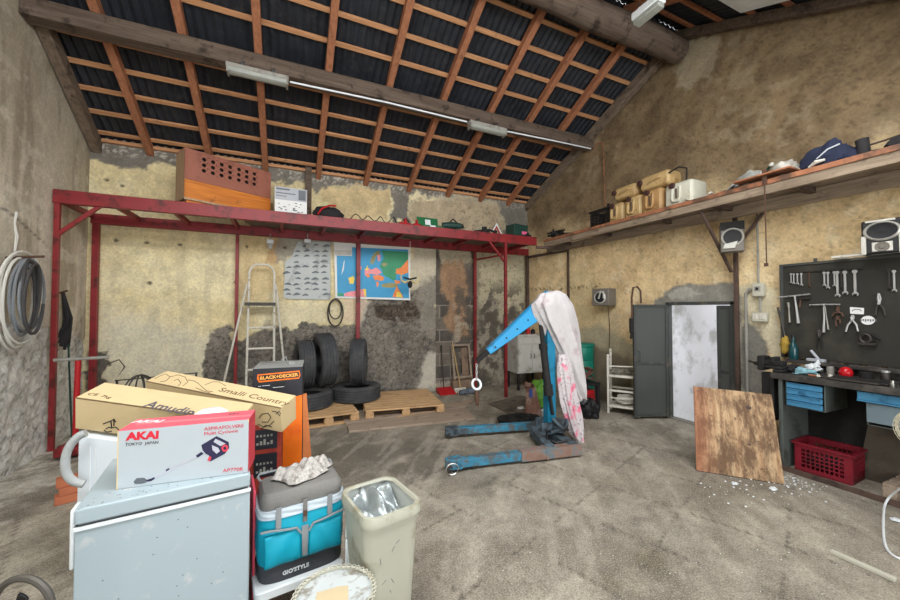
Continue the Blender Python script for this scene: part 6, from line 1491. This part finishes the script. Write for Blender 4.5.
local_text('CE', Mtop, (88,394), (98,395), k1, m_brink, .035); local_text('7kg', Mtop, (102,396), (111,398), k1, m_brink, .03)
def strokes(name, lines, M, m, parent, r=.002):
    g = G()
    for L in lines: g.tube([M @ V((*rayhit(a, b, M), .0006)) for a, b in L], r, 4)
    return obj(name, g, m, parent, world=True)
strokes('ink_drawing', [[(103,424),(108,422),(111,421),(114,419),(116,422)],[(106,429),(109,427),(112,428),(116,427),(119,430)],[(114,419),(114,426)],[(111,421),(112,428)],[(104,430),(107,432),(112,431)]], Mfr, m_ink, k1, .0035)
P2 = (-.921, 3.234, 1.088); k2 = thing('carton', 'long cardboard carton with a line drawing, farther from the white box', 'box', P2, (.277, .144, -.559))
carton(k2, 1.055, .17, .19)
Mt2 = MW[k2.name]; Mf2 = Mt2 @ Matrix.Rotation(PI/2, 4, 'X')
local_text('Smalli Country', Mt2, (220,389.5), (289,404), k2, m_brink, .07, flip=False)
sc2 = [(155,379),(160,376),(166,374),(170,377),(166,381),(160,382)], [(170,377),(178,375),(185,377),(188,382),(183,386)], [(188,380),(194,381),(199,384),(203,388),(207,391),(213,392)], [(205,385),(212,382),(219,382),(226,386)], [(174,381),(178,379),(181,383),(178,386)], [(196,388),(203,391),(210,393)]
strokes('ink_drawing', sc2, Mt2, m_brink, k2, .0022)
strokes('ink_drawing', [[(259,418),(262,414),(268,413),(271,417),(268,422),(262,422)],[(272,411),(277,412),(280,416)],[(258,424),(264,427),(270,425),(274,421)],[(261,429),(266,425),(272,427)],[(276,414),(279,411),(281,414)]], Mf2, m_ink, k2, .003)
# ---- white box with the vacuum cleaner picture
ak = thing('product_box', 'white and red box with a vacuum cleaner picture on the freezer', 'box', (-.641, 1.946, .8505), -.085)
AL, AW, AH = .482, .165, .241
m_boxw = mk('box_print_white', (176,185,190), .5, var=.015); m_boxr = mk('box_print_red', (238,96,112), .5, var=.05); m_boxrd = mk('box_print_crimson', (206,60,78), .5, var=.08)
g = G(); g.box((0, 0, 0), (AL, AW, AH)); obj('box_body', g, m_boxw, ak, bevel=.002)
g = G(); g.box((.0, .0, AH+.0003), (AL, AW, AH+.0012)); obj('red_top', g, m_boxr, ak)
g = G(); g.box((AL+.0003, 0.002, .0), (AL+.0012, AW, AH)); obj('red_end', g, m_boxrd, ak)
g = G(); g.hexa([(.03,.07,AH+.0014),(AL,.05,AH+.0014),(AL,.075,AH+.0014),(.02,.10,AH+.0014)], [(.03,.07,AH+.002),(AL,.05,AH+.002),(AL,.075,AH+.002),(.02,.10,AH+.002)]); obj('pale_stripe', g, mk('pink_stripe', (240,128,136), .5), ak)
g = G(); g.box((AL-.004, -.0012, AH-.012), (AL+.0015, .003, AH+.001)); g.box((-.001, -.0012, 0), (.003, .002, AH)); obj('worn_edge', g, m_cardb, ak)
Ma = MW[ak.name] @ Matrix.Rotation(PI/2, 4, 'X'); Mat = MW[ak.name] @ Matrix.Translation((0,0,AH+.0015))
m_txr = mk('red_print', (206,34,56), .5); m_txd = mk('navy_print', (36,34,66), .5, var=.15); m_txg = mk('grey_print', (92,98,104), .5); m_txl = mk('light_print', (178,180,190), .5)
cq = lambda x, y: (110+x/6, 395+y/6)
local_text('AKAI', Ma, cq(94,252), cq(292,240), ak, m_txr, .044, bold=.0022)
local_text('TOKYO  JAPAN', Ma, cq(92,298), cq(290,284), ak, m_ink, .017)
local_text('ASPIRAPOLVERE', Ma, cq(566,204), cq(802,184), ak, m_txr, .021)
local_text('Multi Cyclonic', Ma, cq(566,233), cq(770,214), ak, m_txr, .021)
local_text('AP770R', Ma, cq(676,455), cq(800,444), ak, m_txr, .022)
local_text('AKAI', Mat, cq(140,160), cq(312,158), ak, m_trimw, .05, bold=.002)
local_text('350', Mat, cq(712,116), cq(776,112), ak, m_txg, .03)
c_ = lambda L: [cq(*p) for p in L]
pic = G()
for L, m, nm in (([(142,520),(160,498),(205,496),(222,508),(216,526),(190,532),(150,534)], m_txg, 'nozzle_print'), ([(214,510),(250,500),(265,492),(272,500),(248,516),(220,520)], m_txd, 'neck_print'),
        ([(262,494),(516,362),(522,372),(270,504)], m_txl, 'tube_print'), ([(334,450),(352,438),(360,444),(340,458)], m_txd, 'clip_print'), ([(514,364),(548,340),(562,352),(526,376)], m_txd, 'collar_print'),
        ([(548,300),(640,246),(712,282),(716,318),(690,352),(604,398),(584,388),(600,366),(574,352),(556,330)], m_txd, 'motor_print')): printed(nm, c_(L), Ma, m, ak)
printed('cup_print', c_([(634,262),(694,290),(664,306),(622,280)]), Ma, m_txl, ak, .0014)
printed('cup_print', c_([(612,300),(650,316),(660,336),(640,352),(616,330)]), Ma, m_txl, ak, .0014)
printed('wheel_print', c_([(690+20*math.cos(2*PI*k/16), 318+22*math.sin(2*PI*k/16)) for k in range(16)]), Ma, m_boxrd, ak, .0016)
printed('wheel_hub_print', c_([(690+9*math.cos(2*PI*k/12), 318+10*math.sin(2*PI*k/12)) for k in range(12)]), Ma, m_txd, ak, .0024)
printed('trigger_print', c_([(584,390),(596,366),(610,372),(600,398)]), Ma, m_boxrd, ak, .0014)
dome = thing('plastic_tub', 'white upturned tub showing just above the red box top', 'tub', (-.36, 2.235, .8505))
g = G(); g.lathe([(0,.228),(.05,.226),(.075,.21),(.09,.15),(.095,0),(.09,0),(.08,.15),(.0,.21)], 26); obj('tub_body', g, m_trimw, dome)
# ---- black and orange box, with reddish carton in front
bd = thing('tool_carton', 'tall black and orange tool carton standing behind the cartons', 'box', (-.24, 3.10, 0), -.066)
m_bdk = mk('carton_black', (36,37,44), .5, var=.08); m_bdo = mk('carton_orange', (240,118,24), .5, var=.05, dirt=(226,96,20), damt=.2); m_bdt = mk('carton_grey_top', (142,144,142), .55, var=.08, dirt=(104,104,102), damt=.25)
BL, BW, BH = .35, .40, 1.146
g = G(); g.box((0, 0, 0), (BL, BW, BH)); obj('box_body', g, m_bdk, bd, bevel=.003)
g = G(); g.box((0, 0, BH+.0005), (BL, BW, BH+.0015)); obj('grey_top', g, m_bdt, bd)
Mb = MW[bd.name] @ Matrix.Rotation(PI/2, 4, 'X')
g = G(); g.prism([(.0,.02),(BL,.02),(BL,.925),(.20,.90),(.06,.70),(0,.62)], .0012, Matrix.Rotation(PI/2, 4, 'X') @ Matrix.Translation((0,0,.0004))); obj('orange_panel', g, m_bdo, bd, smooth=False)
lf_ = [(257.5,374.5),(299.5,370.5),(300.5,375.5),(299,378.5),(259,382.5),(257,379)]
printed('orange_plate', lf_, Mb, m_bdo, bd, .0006); printed('black_plate', [(258.5,375.6),(299,371.8),(299.2,377.2),(259.6,381)], Mb, m_black, bd, .0014)
o_bd = local_text('BLACK+DECKER', Mb, (260,378.4), (298.4,374.6), bd, mk('orange_print', (250,176,84), .5), .034, bold=.0012)
for v in o_bd.data.vertices: v.co.y -= .0022
printed('hand_hole', [(272,384.5),(274,381.8),(285,380.8),(287,383),(284.5,386),(275,387)], Mb, m_black, bd, .0008)
strokes('white_marks', [[(258,386.5),(261,386.2)],[(262,386),(270,385.2)],[(273,387.6),(284,386.6)]], Mb, m_trimw, bd, .0018)
g = G(); g.hexa([(BL+.01,.02,.02),(BL+.10,.06,.02),(BL+.10,.07,.02),(BL+.01,.03,.02)], [(BL+.004,.0,.93),(BL+.03,.02,.93),(BL+.03,.03,.93),(BL+.004,.01,.93)]); obj('side_flap', g, mk('orange_brown_card', (196,116,66), .8, var=.1), bd, label='orange-brown cardboard flap')
g = G(); g.tube([(.20,.12,BH+.01),(.19,.1,BH+.05),(.22,.11,BH+.07),(.23,.14,BH+.02)], .006, 5); g.box((.24, .14, BH+.002), (.29, .2, BH+.02)); obj('carry_strap', g, m_bdt, bd)
rb = thing('red_carton', 'dark red carton with black picture panels beside orange carton', 'box', (-.25, 2.83, 0), -.06)
m_rbx = mk('brownred_carton', (150,54,40), .6, var=.1, dirt=(116,40,32), damt=.2)
g = G(); g.box((0, 0, 0), (.215, .17, .80)); obj('box_body', g, m_rbx, rb, bevel=.003)
for z0, z1 in ((.63, .765), (.44, .60)):
    g = G(); g.box((.045, -.0014, z0), (.19, -.0004, z1)); pn = obj('picture_panel', g, m_bdk, rb)
    g = G(); 
    for k in range(5): x = .06+.022*k; g.box((x, -.0022, z0+.03), (x+.014, -.0015, z0+.045+.012*(k % 3))); g.box((x, -.0022, z0+.085), (x+.012, -.0015, z0+.10))
    obj('panel_print', g, m_lampbody, pn)
# ---- cool bag on a white step stool
CZ = .232
st_ = thing('step_stool', 'white plastic step stool under the turquoise cool bag', 'stool', (-.113, 2.011, 0), .139)
g = G(); g.rrect(.215, .165, .03, [(.19, .0), (.225, 0), (.231, .005)], Matrix.Translation((.190, .137, 0))); obj('seat', g, m_trimw, st_)
for x in (-.005, .375):
    for y in (-.005, .28): g = G(); g.beam((x, y, 0), (x+(.02 if x < 0 else -.02), y+(.01 if y < 0 else -.01), .19), .05, .04, (0,1,0)); obj('leg', g, m_trimw, st_, bevel=.006)
for y in (.0, .275): g = G(); g.box((.03, y-.012, .06), (.34, y+.012, .10)); obj('cross_rail', g, m_trimw, st_, bevel=.004)
cb_ = thing('cool_bag', 'turquoise soft cool bag with grey lid on a white stool', 'cool bag', (-.113, 2.011, CZ), .139)
m_turq = mk('turquoise_nylon', (0,158,184), .55, var=.08, scale=7, bump=.35, bscale=16); m_turqd = mk('charcoal_nylon', (66,68,74), .7, var=.1, bump=.2); m_lidg = mk('grey_soft_lid', (118,116,112), .7, var=.06, bump=.3, bscale=60, dirt=(98,95,90), damt=.2); m_strap = mk('grey_strap', (136,140,142), .6, var=.1); m_pale = mk('pale_blue_band', (196,208,216), .5, var=.03)
Mc = Matrix.Translation((.205, .137, 0))
def bulge(u, v, z0, z1, hx, hy, amt, fz=0):
    a = 2*PI*u; n = 4.5
    cx, sx = math.cos(a), math.sin(a); r = 1/((abs(cx)**n+abs(sx)**n)**(1/n))
    w = 1+amt*math.sin(PI*v)+.012*math.sin(a*9+v*7)*math.sin(PI*v)+.01*(vn(u*14, v*7, 3)-.5)*2*math.sin(PI*v)
    return Mc @ V((hx*1.04*cx*r*w, hy*sx*r*w, z0+(z1-z0)*v))
def shell(name, z0, z1, hx, hy, amt, m, parent=cb_, cap=True):
    g = G(); g.surf(lambda u, v: bulge(u, v, z0, z1, hx, hy, amt), 72, 10, wrap=True)
    if cap:
        for z in (z0, z1): g.surf(lambda u, v: Mc @ V(tuple((bulge(u, 0 if z == z0 else 1, z0, z1, hx, hy, 0)-Mc.col[3].xyz)[i]*(v if i < 2 else 1) for i in range(3))), 36, 1, wrap=True)
    return obj(name, g, m, parent)
base = shell('base', .0, .085, .200, .133, .015, m_turqd); body = shell('bag_body', .086, .315, .203, .136, .035, m_turq)
band = shell('rim_band', .316, .356, .209, .141, .0, m_pale)
g = G(); g.rrect(.205, .125, .05, [(.357, .004), (.375, 0), (.415, .004), (.436, .02), (.442, .05)], Mc, 7); lidb = obj('lid', g, m_lidg, cb_)
g = G(); g.tube([Mc @ V(p) for p in ((-.14, .05, .42), (-.19, .09, .43), (-.20, .12, .44), (-.19, .128, .452), (.17, .128, .455), (.19, .12, .45), (.19, .09, .44))], .007, 6); obj('carry_frame', g, m_strap, cb_)
g = G(); g.tube([Mc @ V((-.205+.41*k/20, -.146-.006*math.sin(PI*k/20*2)**2, .262+.012*math.cos(2*PI*k/20)-(.03 if 9 <= k <= 11 else 0))) for k in range(21)], .006, 6); obj('zip', g, m_strap, cb_)
g = G(); g.hexa([Mc @ V(p) for p in ((-.012,-.150,.10),(.012,-.150,.10),(.012,-.142,.10),(-.012,-.142,.10))], [Mc @ V(p) for p in ((-.016,-.152,.25),(.016,-.152,.25),(.016,-.142,.25),(-.016,-.142,.25))]); obj('centre_strap', g, m_strap, cb_, label='grey strap between front pockets')
for sx in (-1, 1):
    def pk(u, v):
        x0, x1 = (.02, .188); x = sx*(x0+(x1-x0)*u); z = .09+.155*v+.012*math.cos(PI*u)*v*sx*0
        e = math.sin(PI*u)**.5*math.sin(PI*min(1, v+.05))**.5 if 0 < u < 1 and 0 < v < 1 else 0
        return Mc @ V((x, -.142-.012*e-.003*math.sin(9*u+5*v), z))
    g = G(); g.surf(pk, 16, 10); obj('pocket', g, m_turq, cb_, solid=.003)
    g = G(); g.box((sx*.125-.013, -.146, .27), (sx*.125+.013, -.1425, .375), Mc); obj('buckle_strap', g, m_strap, cb_, bevel=.002)
g = G(); g.box((-.011, -.150, .27), (.011, -.143, .385), Mc); cl = obj('clasp', g, m_lidg, cb_, bevel=.003); g = G(); g.box((-.009, -.155, .30), (.009, -.1505, .33), Mc); obj('clasp_tab', g, m_rust, cl, bevel=.002)
Mgio = MW[cb_.name] @ Mc @ Matrix.Translation((0, -.1365, 0)) @ Matrix.Rotation(PI/2, 4, 'X')
o = lettering("GIO'STYLE", .027, m_trimw, cb_, Mc @ Matrix.Translation((-.04, -.1372, .038)) @ Matrix.Rotation(PI/2, 4, 'X'), depth=.001, bold=.0008)
# towel
tw = G()
def towel(u, v):
    a = 2*PI*u; R = (.165+.016*math.sin(3*a+1)+.014*math.sin(5*a)+.008*math.sin(9*a+2))
    x, y = R*v*math.cos(a)*.92, R*v*math.sin(a)*.62
    h = .052*(1-v**3)+.016*math.sin(5.5*x/.1+2*y/.1+1)*(1-v**4)+.026*(vn(x*21+4, y*21+9, 5)-.5)*2*(1-v**6)+.008*math.sin(9*y/.1-4*x/.1)
    return V((x, y, max(h, .004)+.004))
tw.surf(towel, 64, 18, wrap=True); tp = MW[cb_.name] @ Mc @ V((.02, .02, .443))
m_tow = mk('white_towel', (186,182,176), .95, var=.22, scale=60, bump=.8, bscale=120, dirt=(136,130,122), damt=.3, dscale=40)
o = obj('towel', tw, m_tow, None, solid=.004); o.location = tp; o.rotation_euler = (0,0,.35); tag(o, 'crumpled white towel lying on the lid of the cool bag', 'towel')
# pink strip between freezer and cool bag
t = thing('pink_folder', 'thin pinkish red folder wedged between freezer and cool bag', 'folder', (-.148, 2.13, 0), .138)
g = G(); g.box((-.006, 0, 0), (.006, .22, .66)); obj('cover', g, mk('pinkish_red', (214,76,96), .5, var=.1), t, bevel=.003)
# ---- tall cream bin with grey bag inside
bn = thing('waste_bin', 'tall dirty cream plastic bin without a lid', 'bin', (.445, 1.87, 0), .20)
m_bin = mk('dirty_cream_bin', (176,176,160), .5, var=.06, scale=3, dirt=(146,140,116), damt=.22, dscale=5); m_binin = mk('bin_inside', (206,212,206), .5, var=.04)
BHt = .635
g = G(); g.rrect(.114, .144, .05, [(0, .006), (.012, 0), (.30, -.015), (.56, -.030)], None, 8, (True, False)); 
g.rrect(.142, .176, .06, [(.56, -.002), (.585, -.004), (.59, -.014), (.612, -.016), (BHt, -.010), (BHt+.001, .004), (BHt-.01, .012)], None, 8, (False, False)); obj('bin_body', g, m_bin, bn)
g = G(); g.rrect(.136, .170, .055, [(BHt-.011, -.004), (.56, .002), (.30, .02), (.02, .04)], None, 8, (False, True)); obj('liner_wall', g, m_binin, bn, label='pale inner wall')
g = G()
def crk(y, zs, x0): 
    for k, z in enumerate(zs): g.tube([(x0+.012*math.sin(k*2.1), y-.0, z), (x0+.01*math.sin(k*2.1+1), y, z-.03)], .0012, 4)
rr = random.Random(44)
for k in range(10): x = rr.uniform(-.09, .09); z = rr.uniform(.1, .5); yy = -(.144+.015*min(1, z/.3)+(.015*(z-.3)/.26 if z > .3 else 0))-.0005; g.tube([(x, yy, z), (x+rr.uniform(-.02, .02), yy-.0005, z+rr.uniform(-.04, .04))], .0013, 4)
obj('scratches', g, m_dgr, bn)
m_foil = mk('silver_grey_bag', (150,158,158), .3, .35, var=.2, scale=14, bump=.5, bscale=18)
bgv = G()
def bagf(u, v):
    a = 2*PI*u; n = 5; cx, sx = math.cos(a), math.sin(a); r = 1/((abs(cx)**n+abs(sx)**n)**(1/n))
    x, y = .116*cx*r*v, .147*sx*r*v
    return V((x, y, .545+.05*(vn(x*22+3, y*22+8, 6)-.5)*2+.025*math.sin(40*x+22*y)+.04*(y+.05)/.14))
bgv.surf(bagf, 60, 16, wrap=True); o = obj('bin_bag', bgv, m_foil, None, solid=.003); o.matrix_world = MW[bn.name]; tag(o, 'crumpled silver-grey plastic bag inside the cream bin', 'bag')
# ---- round bucket in front
bc = thing('bucket', 'round white bucket with braided rim in front of the cool bag', 'bucket', (.192, 1.612, 0))
R = .168; HB = .40
g = G(); g.lathe([(0,0),(R*.80,0),(R*.82,.01),(R*.95,HB-.03),(R,HB-.028),(R*1.01,HB-.005),(R*.99,HB),(R*.965,HB-.002),(R*.955,HB-.012)], 48); obj('bucket_body', g, m_creamp, bc)
g = G(); g.lathe([(R*.954,HB-.012),(R*.5,HB-.010),(0,HB-.010)], 48); obj('lid', g, mk('dirty_white_lid', (198,204,204), .5, var=.05, scale=8, dirt=(140,134,122), damt=.3, dscale=16), bc)
g = G()
for k in range(2): g.tube([((R*.965+.010*math.sin(2*PI*22*i/264+k*PI))*math.cos(2*PI*i/264), (R*.965+.010*math.sin(2*PI*22*i/264+k*PI))*math.sin(2*PI*i/264), HB+.003+.002*math.cos(2*PI*22*i/264+k*PI)) for i in range(264)], .0028, 5, closed=True)
obj('braided_rim', g, m_creamp, bc)
g = G(); g.prism([(-.075,-.062),(.055,-.07),(.06,.01),(.02,.018),(-.07,.012)], .0015, Matrix.Translation((.0,.03,HB-.0098)) @ Matrix.Rotation(-.1, 4, 'Z')); obj('paper_patch', g, mk('tan_paper', (204,186,150), .8, var=.1), bc, label='torn tan paper patch')
# white leaning handle between cool bag and bin
t = thing('leaning_handle', 'white plastic handle leaning between cool bag and bin', 'handle', (.298, 1.975, 0), -.2)
g = G(); g.beam((.0, -.06, .0), (.0, .0, .40), .022, .05, (0,1,0)); g.beam((.0, .0, .40), (-.0, .03, .47), .022, .05, (0,1,0)); obj('arm', g, m_trimw, t, bevel=.008)
# ---- wrought-iron chair, only its back reaches the picture
ch = thing('iron_chair', 'wrought iron chair with arched back at the lower left corner', 'chair', tuple(atZ(23, 578, .80)-V((.21*.407, .21*.914, .80))), math.radians(-24))
m_iron = mk('grey_iron', (84,80,74), .55, .3, var=.15)
ax = [(.088*math.cos(PI*k/16), .21, .71+.09*math.sin(PI*k/16)) for k in range(17)]
def crod(name, pts, r=.011, m=m_iron): g = G(); g.tube(pts, r, 8); return obj(name, g, m, ch)
crod('back_arch', [(.095, .17, .44), (.09, .21, .60)]+ax+[(-.09, .21, .60), (-.095, .17, .44)], .010)
orn = crod('back_scroll', [(0, .21, .45), (.0, .21, .62), (.005, .21, .68), (.0, .21, .72)], .006)
g = G(); g.surf(lambda u, v: V((-.005+.016*math.sin(PI*u)*(v-.5)*2, .205+.01*math.sin(PI*u), .705+.055*u)), 10, 6); obj('leaf', g, m_black, orn, solid=.006, label='black leaf ornament')
g = G(); g.lathe([(0,.425),(.19,.425),(.20,.435),(.19,.448),(0,.45)], 32); obj('seat', g, m_iron, ch)
for sx in (-1, 1): crod('leg', [(sx*.15, .17, .425), (sx*.17, .22, 0)]); crod('leg', [(sx*.14, -.14, .425), (sx*.16, -.18, 0)])
# ================================================================== LEFT WALL AND LEFT CORNER
XW0 = xl(5.05)
def lw(px, py, x=XW0+.06): return atX(px, py, x)
m_cwhite = mk('white_cable', (206,204,196), .5, var=.04); m_cgrey2 = mk('grey_cable', (120,124,128), .5, var=.1); m_cblk = mk('dark_cable', (62,60,60), .6, var=.2)
def coil(name, label, c, ry, rz, turns, r, m, cat, spread=.05, seed=0, x0=XW0+.0, sag=.12):
    g = G(); rr = random.Random(seed); N = turns*30; pts = []
    for k in range(N):
        a = 2*PI*k/30; w = .93+.1*math.sin(k*.05+seed)+.05*math.sin(k*.21)
        pts.append((x0+.02+spread*.5*(1+math.sin(k*.13+seed)), c[0]+ry*w*math.cos(a)+.012*math.sin(k*.37), c[1]+rz*w*math.sin(a)-sag*rz*(1-math.cos(a*2))*.2))
    g.tube(pts, r, 6); return tag(obj(name, g, m), label, cat)
cc = lw(12, 303)
coil('cable_coil', 'thick white cable coil hanging on the left wall, outermost', (cc.y+.03, cc.z+.02), .30, .46, 4, .012, m_cwhite, 'cable', .07, 1, XW0+.03)
coil('cable_coil', 'grey cable coil hanging inside the white coil on the left wall', (cc.y-.02, cc.z+.06), .20, .36, 4, .011, m_cgrey2, 'cable', .06, 2, XW0+.12)
coil('cable_coil', 'dark thin cable coil in the middle of the left wall bundle', (cc.y-.06, cc.z+.07), .13, .36, 3, .014, m_cblk, 'cable', .05, 3, XW0+.17)
g = G(); g.tube([(XW0-.02, cc.y-.02, cc.z+.42), (XW0+.28, cc.y-.02, cc.z+.45)], .012, 7); tag(obj('wall_hook', g, m_rust), 'rusty hook carrying the cable coils on left wall', 'hook')
g = G(); q0, q1 = lw(16, 212, XW0+.012), lw(14, 252, XW0+.012); g.tube([q0, q0.lerp(q1, .3)+V((0,-.02,0)), q0.lerp(q1, .6)+V((0,.02,0)), q1], [.016,.012,.018,.012], 6); tag(obj('white_rope', g, m_cwhite), 'short white rope above the cable coils on the left wall', 'rope')
g = G(); rr = random.Random(9); q = lw(62, 293, XL+.04)
for k in range(7): y = q.y+rr.uniform(-.06, .1); g.tube([(XL+.05, q.y+.0, q.z), (XL+.06+.01*k, y, q.z-.3), (XL+.05, y+rr.uniform(-.1, .14), q.z-rr.uniform(.5, .75))], .016, 6)
tag(obj('strap_bundle', g, bgm), 'bundle of black straps hanging behind the left rack post', 'straps')
g = G(); g.tube([(XL+.02, q.y, q.z+.0), (XL+.09, q.y, q.z+.03)], .012, 6); tag(obj('nail', g, m_rust), 'nail holding the black strap bundle', 'nail')
jk_ = thing('trolley_jack', 'red upright jack with grey T-bar in the left corner', 'jack', (-2.12, 5.33, 0))
g = G(); g.tube([(0, 0, .12), (.0, .02, 1.03)], .026, 10); obj('handle_tube', g, m_cred, jk_)
g = G(); g.tube([(-.19, .0, 1.045), (.26, .03, 1.05)], .018, 8); obj('t_bar', g, m_lampbody, jk_, label='grey T-bar')
g = G(); g.box((-.12, -.14, .03), (.12, .14, .12)); g.box((-.05, -.20, .06), (.05, .1, .16)); obj('jack_base', g, m_red, jk_, bevel=.01)
for sx in (-1, 1): g = G(); g.lathe([(0,-.02),(.05,-.02),(.05,.02),(0,.02)], 16, Matrix.Translation((sx*.142, .06, .0505)) @ Matrix.Rotation(PI/2, 4, 'Y')); obj('wheel', g, m_dtool, jk_)
g = G(); qr = atZ(72, 442, 0); g.tube([qr, (xl(qr.y+.1)+.02, qr.y+.10, 1.55)], .010, 6); tag(obj('steel_rod', g, m_dgreen), 'thin dark rod leaning on the left wall by the red jack', 'rod')
m_terra = mk('terracotta', (188,112,80), .9, var=.15)
for x, y, z, lab in ((0,0,0,'lowest terracotta brick of the stack behind the grey hose'), (.02,.01,.066,'middle terracotta brick of the stack behind the grey hose'), (.26,.03,0,'single terracotta brick on the floor beside the small brick stack'), (.0,.015,.132,'top terracotta brick of the stack behind the grey hose')):
    g = G(); g.box((-.12, -.055, 0), (.12, .055, .065)); o = obj('brick', g, m_terra, bevel=.006); o.location = (-1.62+x, 4.1+y, z); o.rotation_euler = (0,0,.4); tag(o, lab, 'brick')
t = thing('white_scrap_box', 'small white metal scrap on floor near the left corner', 'scrap', (-1.62, 4.45, 0), .5)
g = G(); g.box((-.13, -.05, 0), (.13, .05, .06)); g.tube([(-.1, 0, .07), (.05, .02, .10), (.16, .02, .03)], .02, 6); obj('scrap_body', g, m_trimw, t, bevel=.01)
hs = [atY(a, b, 2.72) for a, b in ((86,433),(78,436),(69,446),(64.5,460),(66,474),(73,482),(84,484))]
g = G(); g.tube(smooth(hs), .021, 10); tag(obj('drain_hose', g, mk('grey_drain_hose', (168,172,172), .5, var=.06, scale=30)), 'thick grey drain hose looping at the left of the white appliance', 'hose')
wk = thing('wire_basket', 'domed wire frame standing behind the two long cartons', 'wire frame', (atY(140, 385, 3.75).x, 3.75, 0))
Rw = .12
for k in range(6): a = PI*k/6; g = G(); g.tube([(Rw*math.cos(a)*math.cos(t_), Rw*math.sin(a)*math.cos(t_), .86+.2*math.sin(t_)) for t_ in [PI*i/14 for i in range(15)]], .005, 5); obj('wire_hoop', g, m_dtool, wk)
g = G(); g.tube([(Rw*math.cos(2*PI*i/24), Rw*math.sin(2*PI*i/24), .86) for i in range(24)], .007, 6, closed=True); g.tube([(0, 0, .0), (0, 0, .86)], .014, 8); g.lathe([(0,0),(.16,0),(.16,.015),(.02,.03),(0,.03)], 24); g.tube([(-Rw, 0, .86), (Rw, 0, .86)], .006, 5); obj('stand', g, m_dtool, wk)
g = G(); q0, q1 = atY(106, 377, 5.5), atY(165, 375, 5.5); 
zb = atY(110, 378, 6.3).z-.06; g.tube([(-2.2, 6.3, zb+.25), (-2.08, 6.3, zb+.3), (-2.02, 6.3, zb+.2), (-2.12, 6.3, zb+.02), (-1.2, 6.36, zb+.05)], .008, 6); g.tube([(-2.1, 6.3, zb+.03), (-2.08, 6.3, .0)], .014, 6); g.tube([(-1.22, 6.36, zb+.04), (-1.2, 6.36, .0)], .014, 6); tag(obj('wire_stand', g, m_dtool), 'thin dark bent bar stand before the cream wall at left', 'bar')
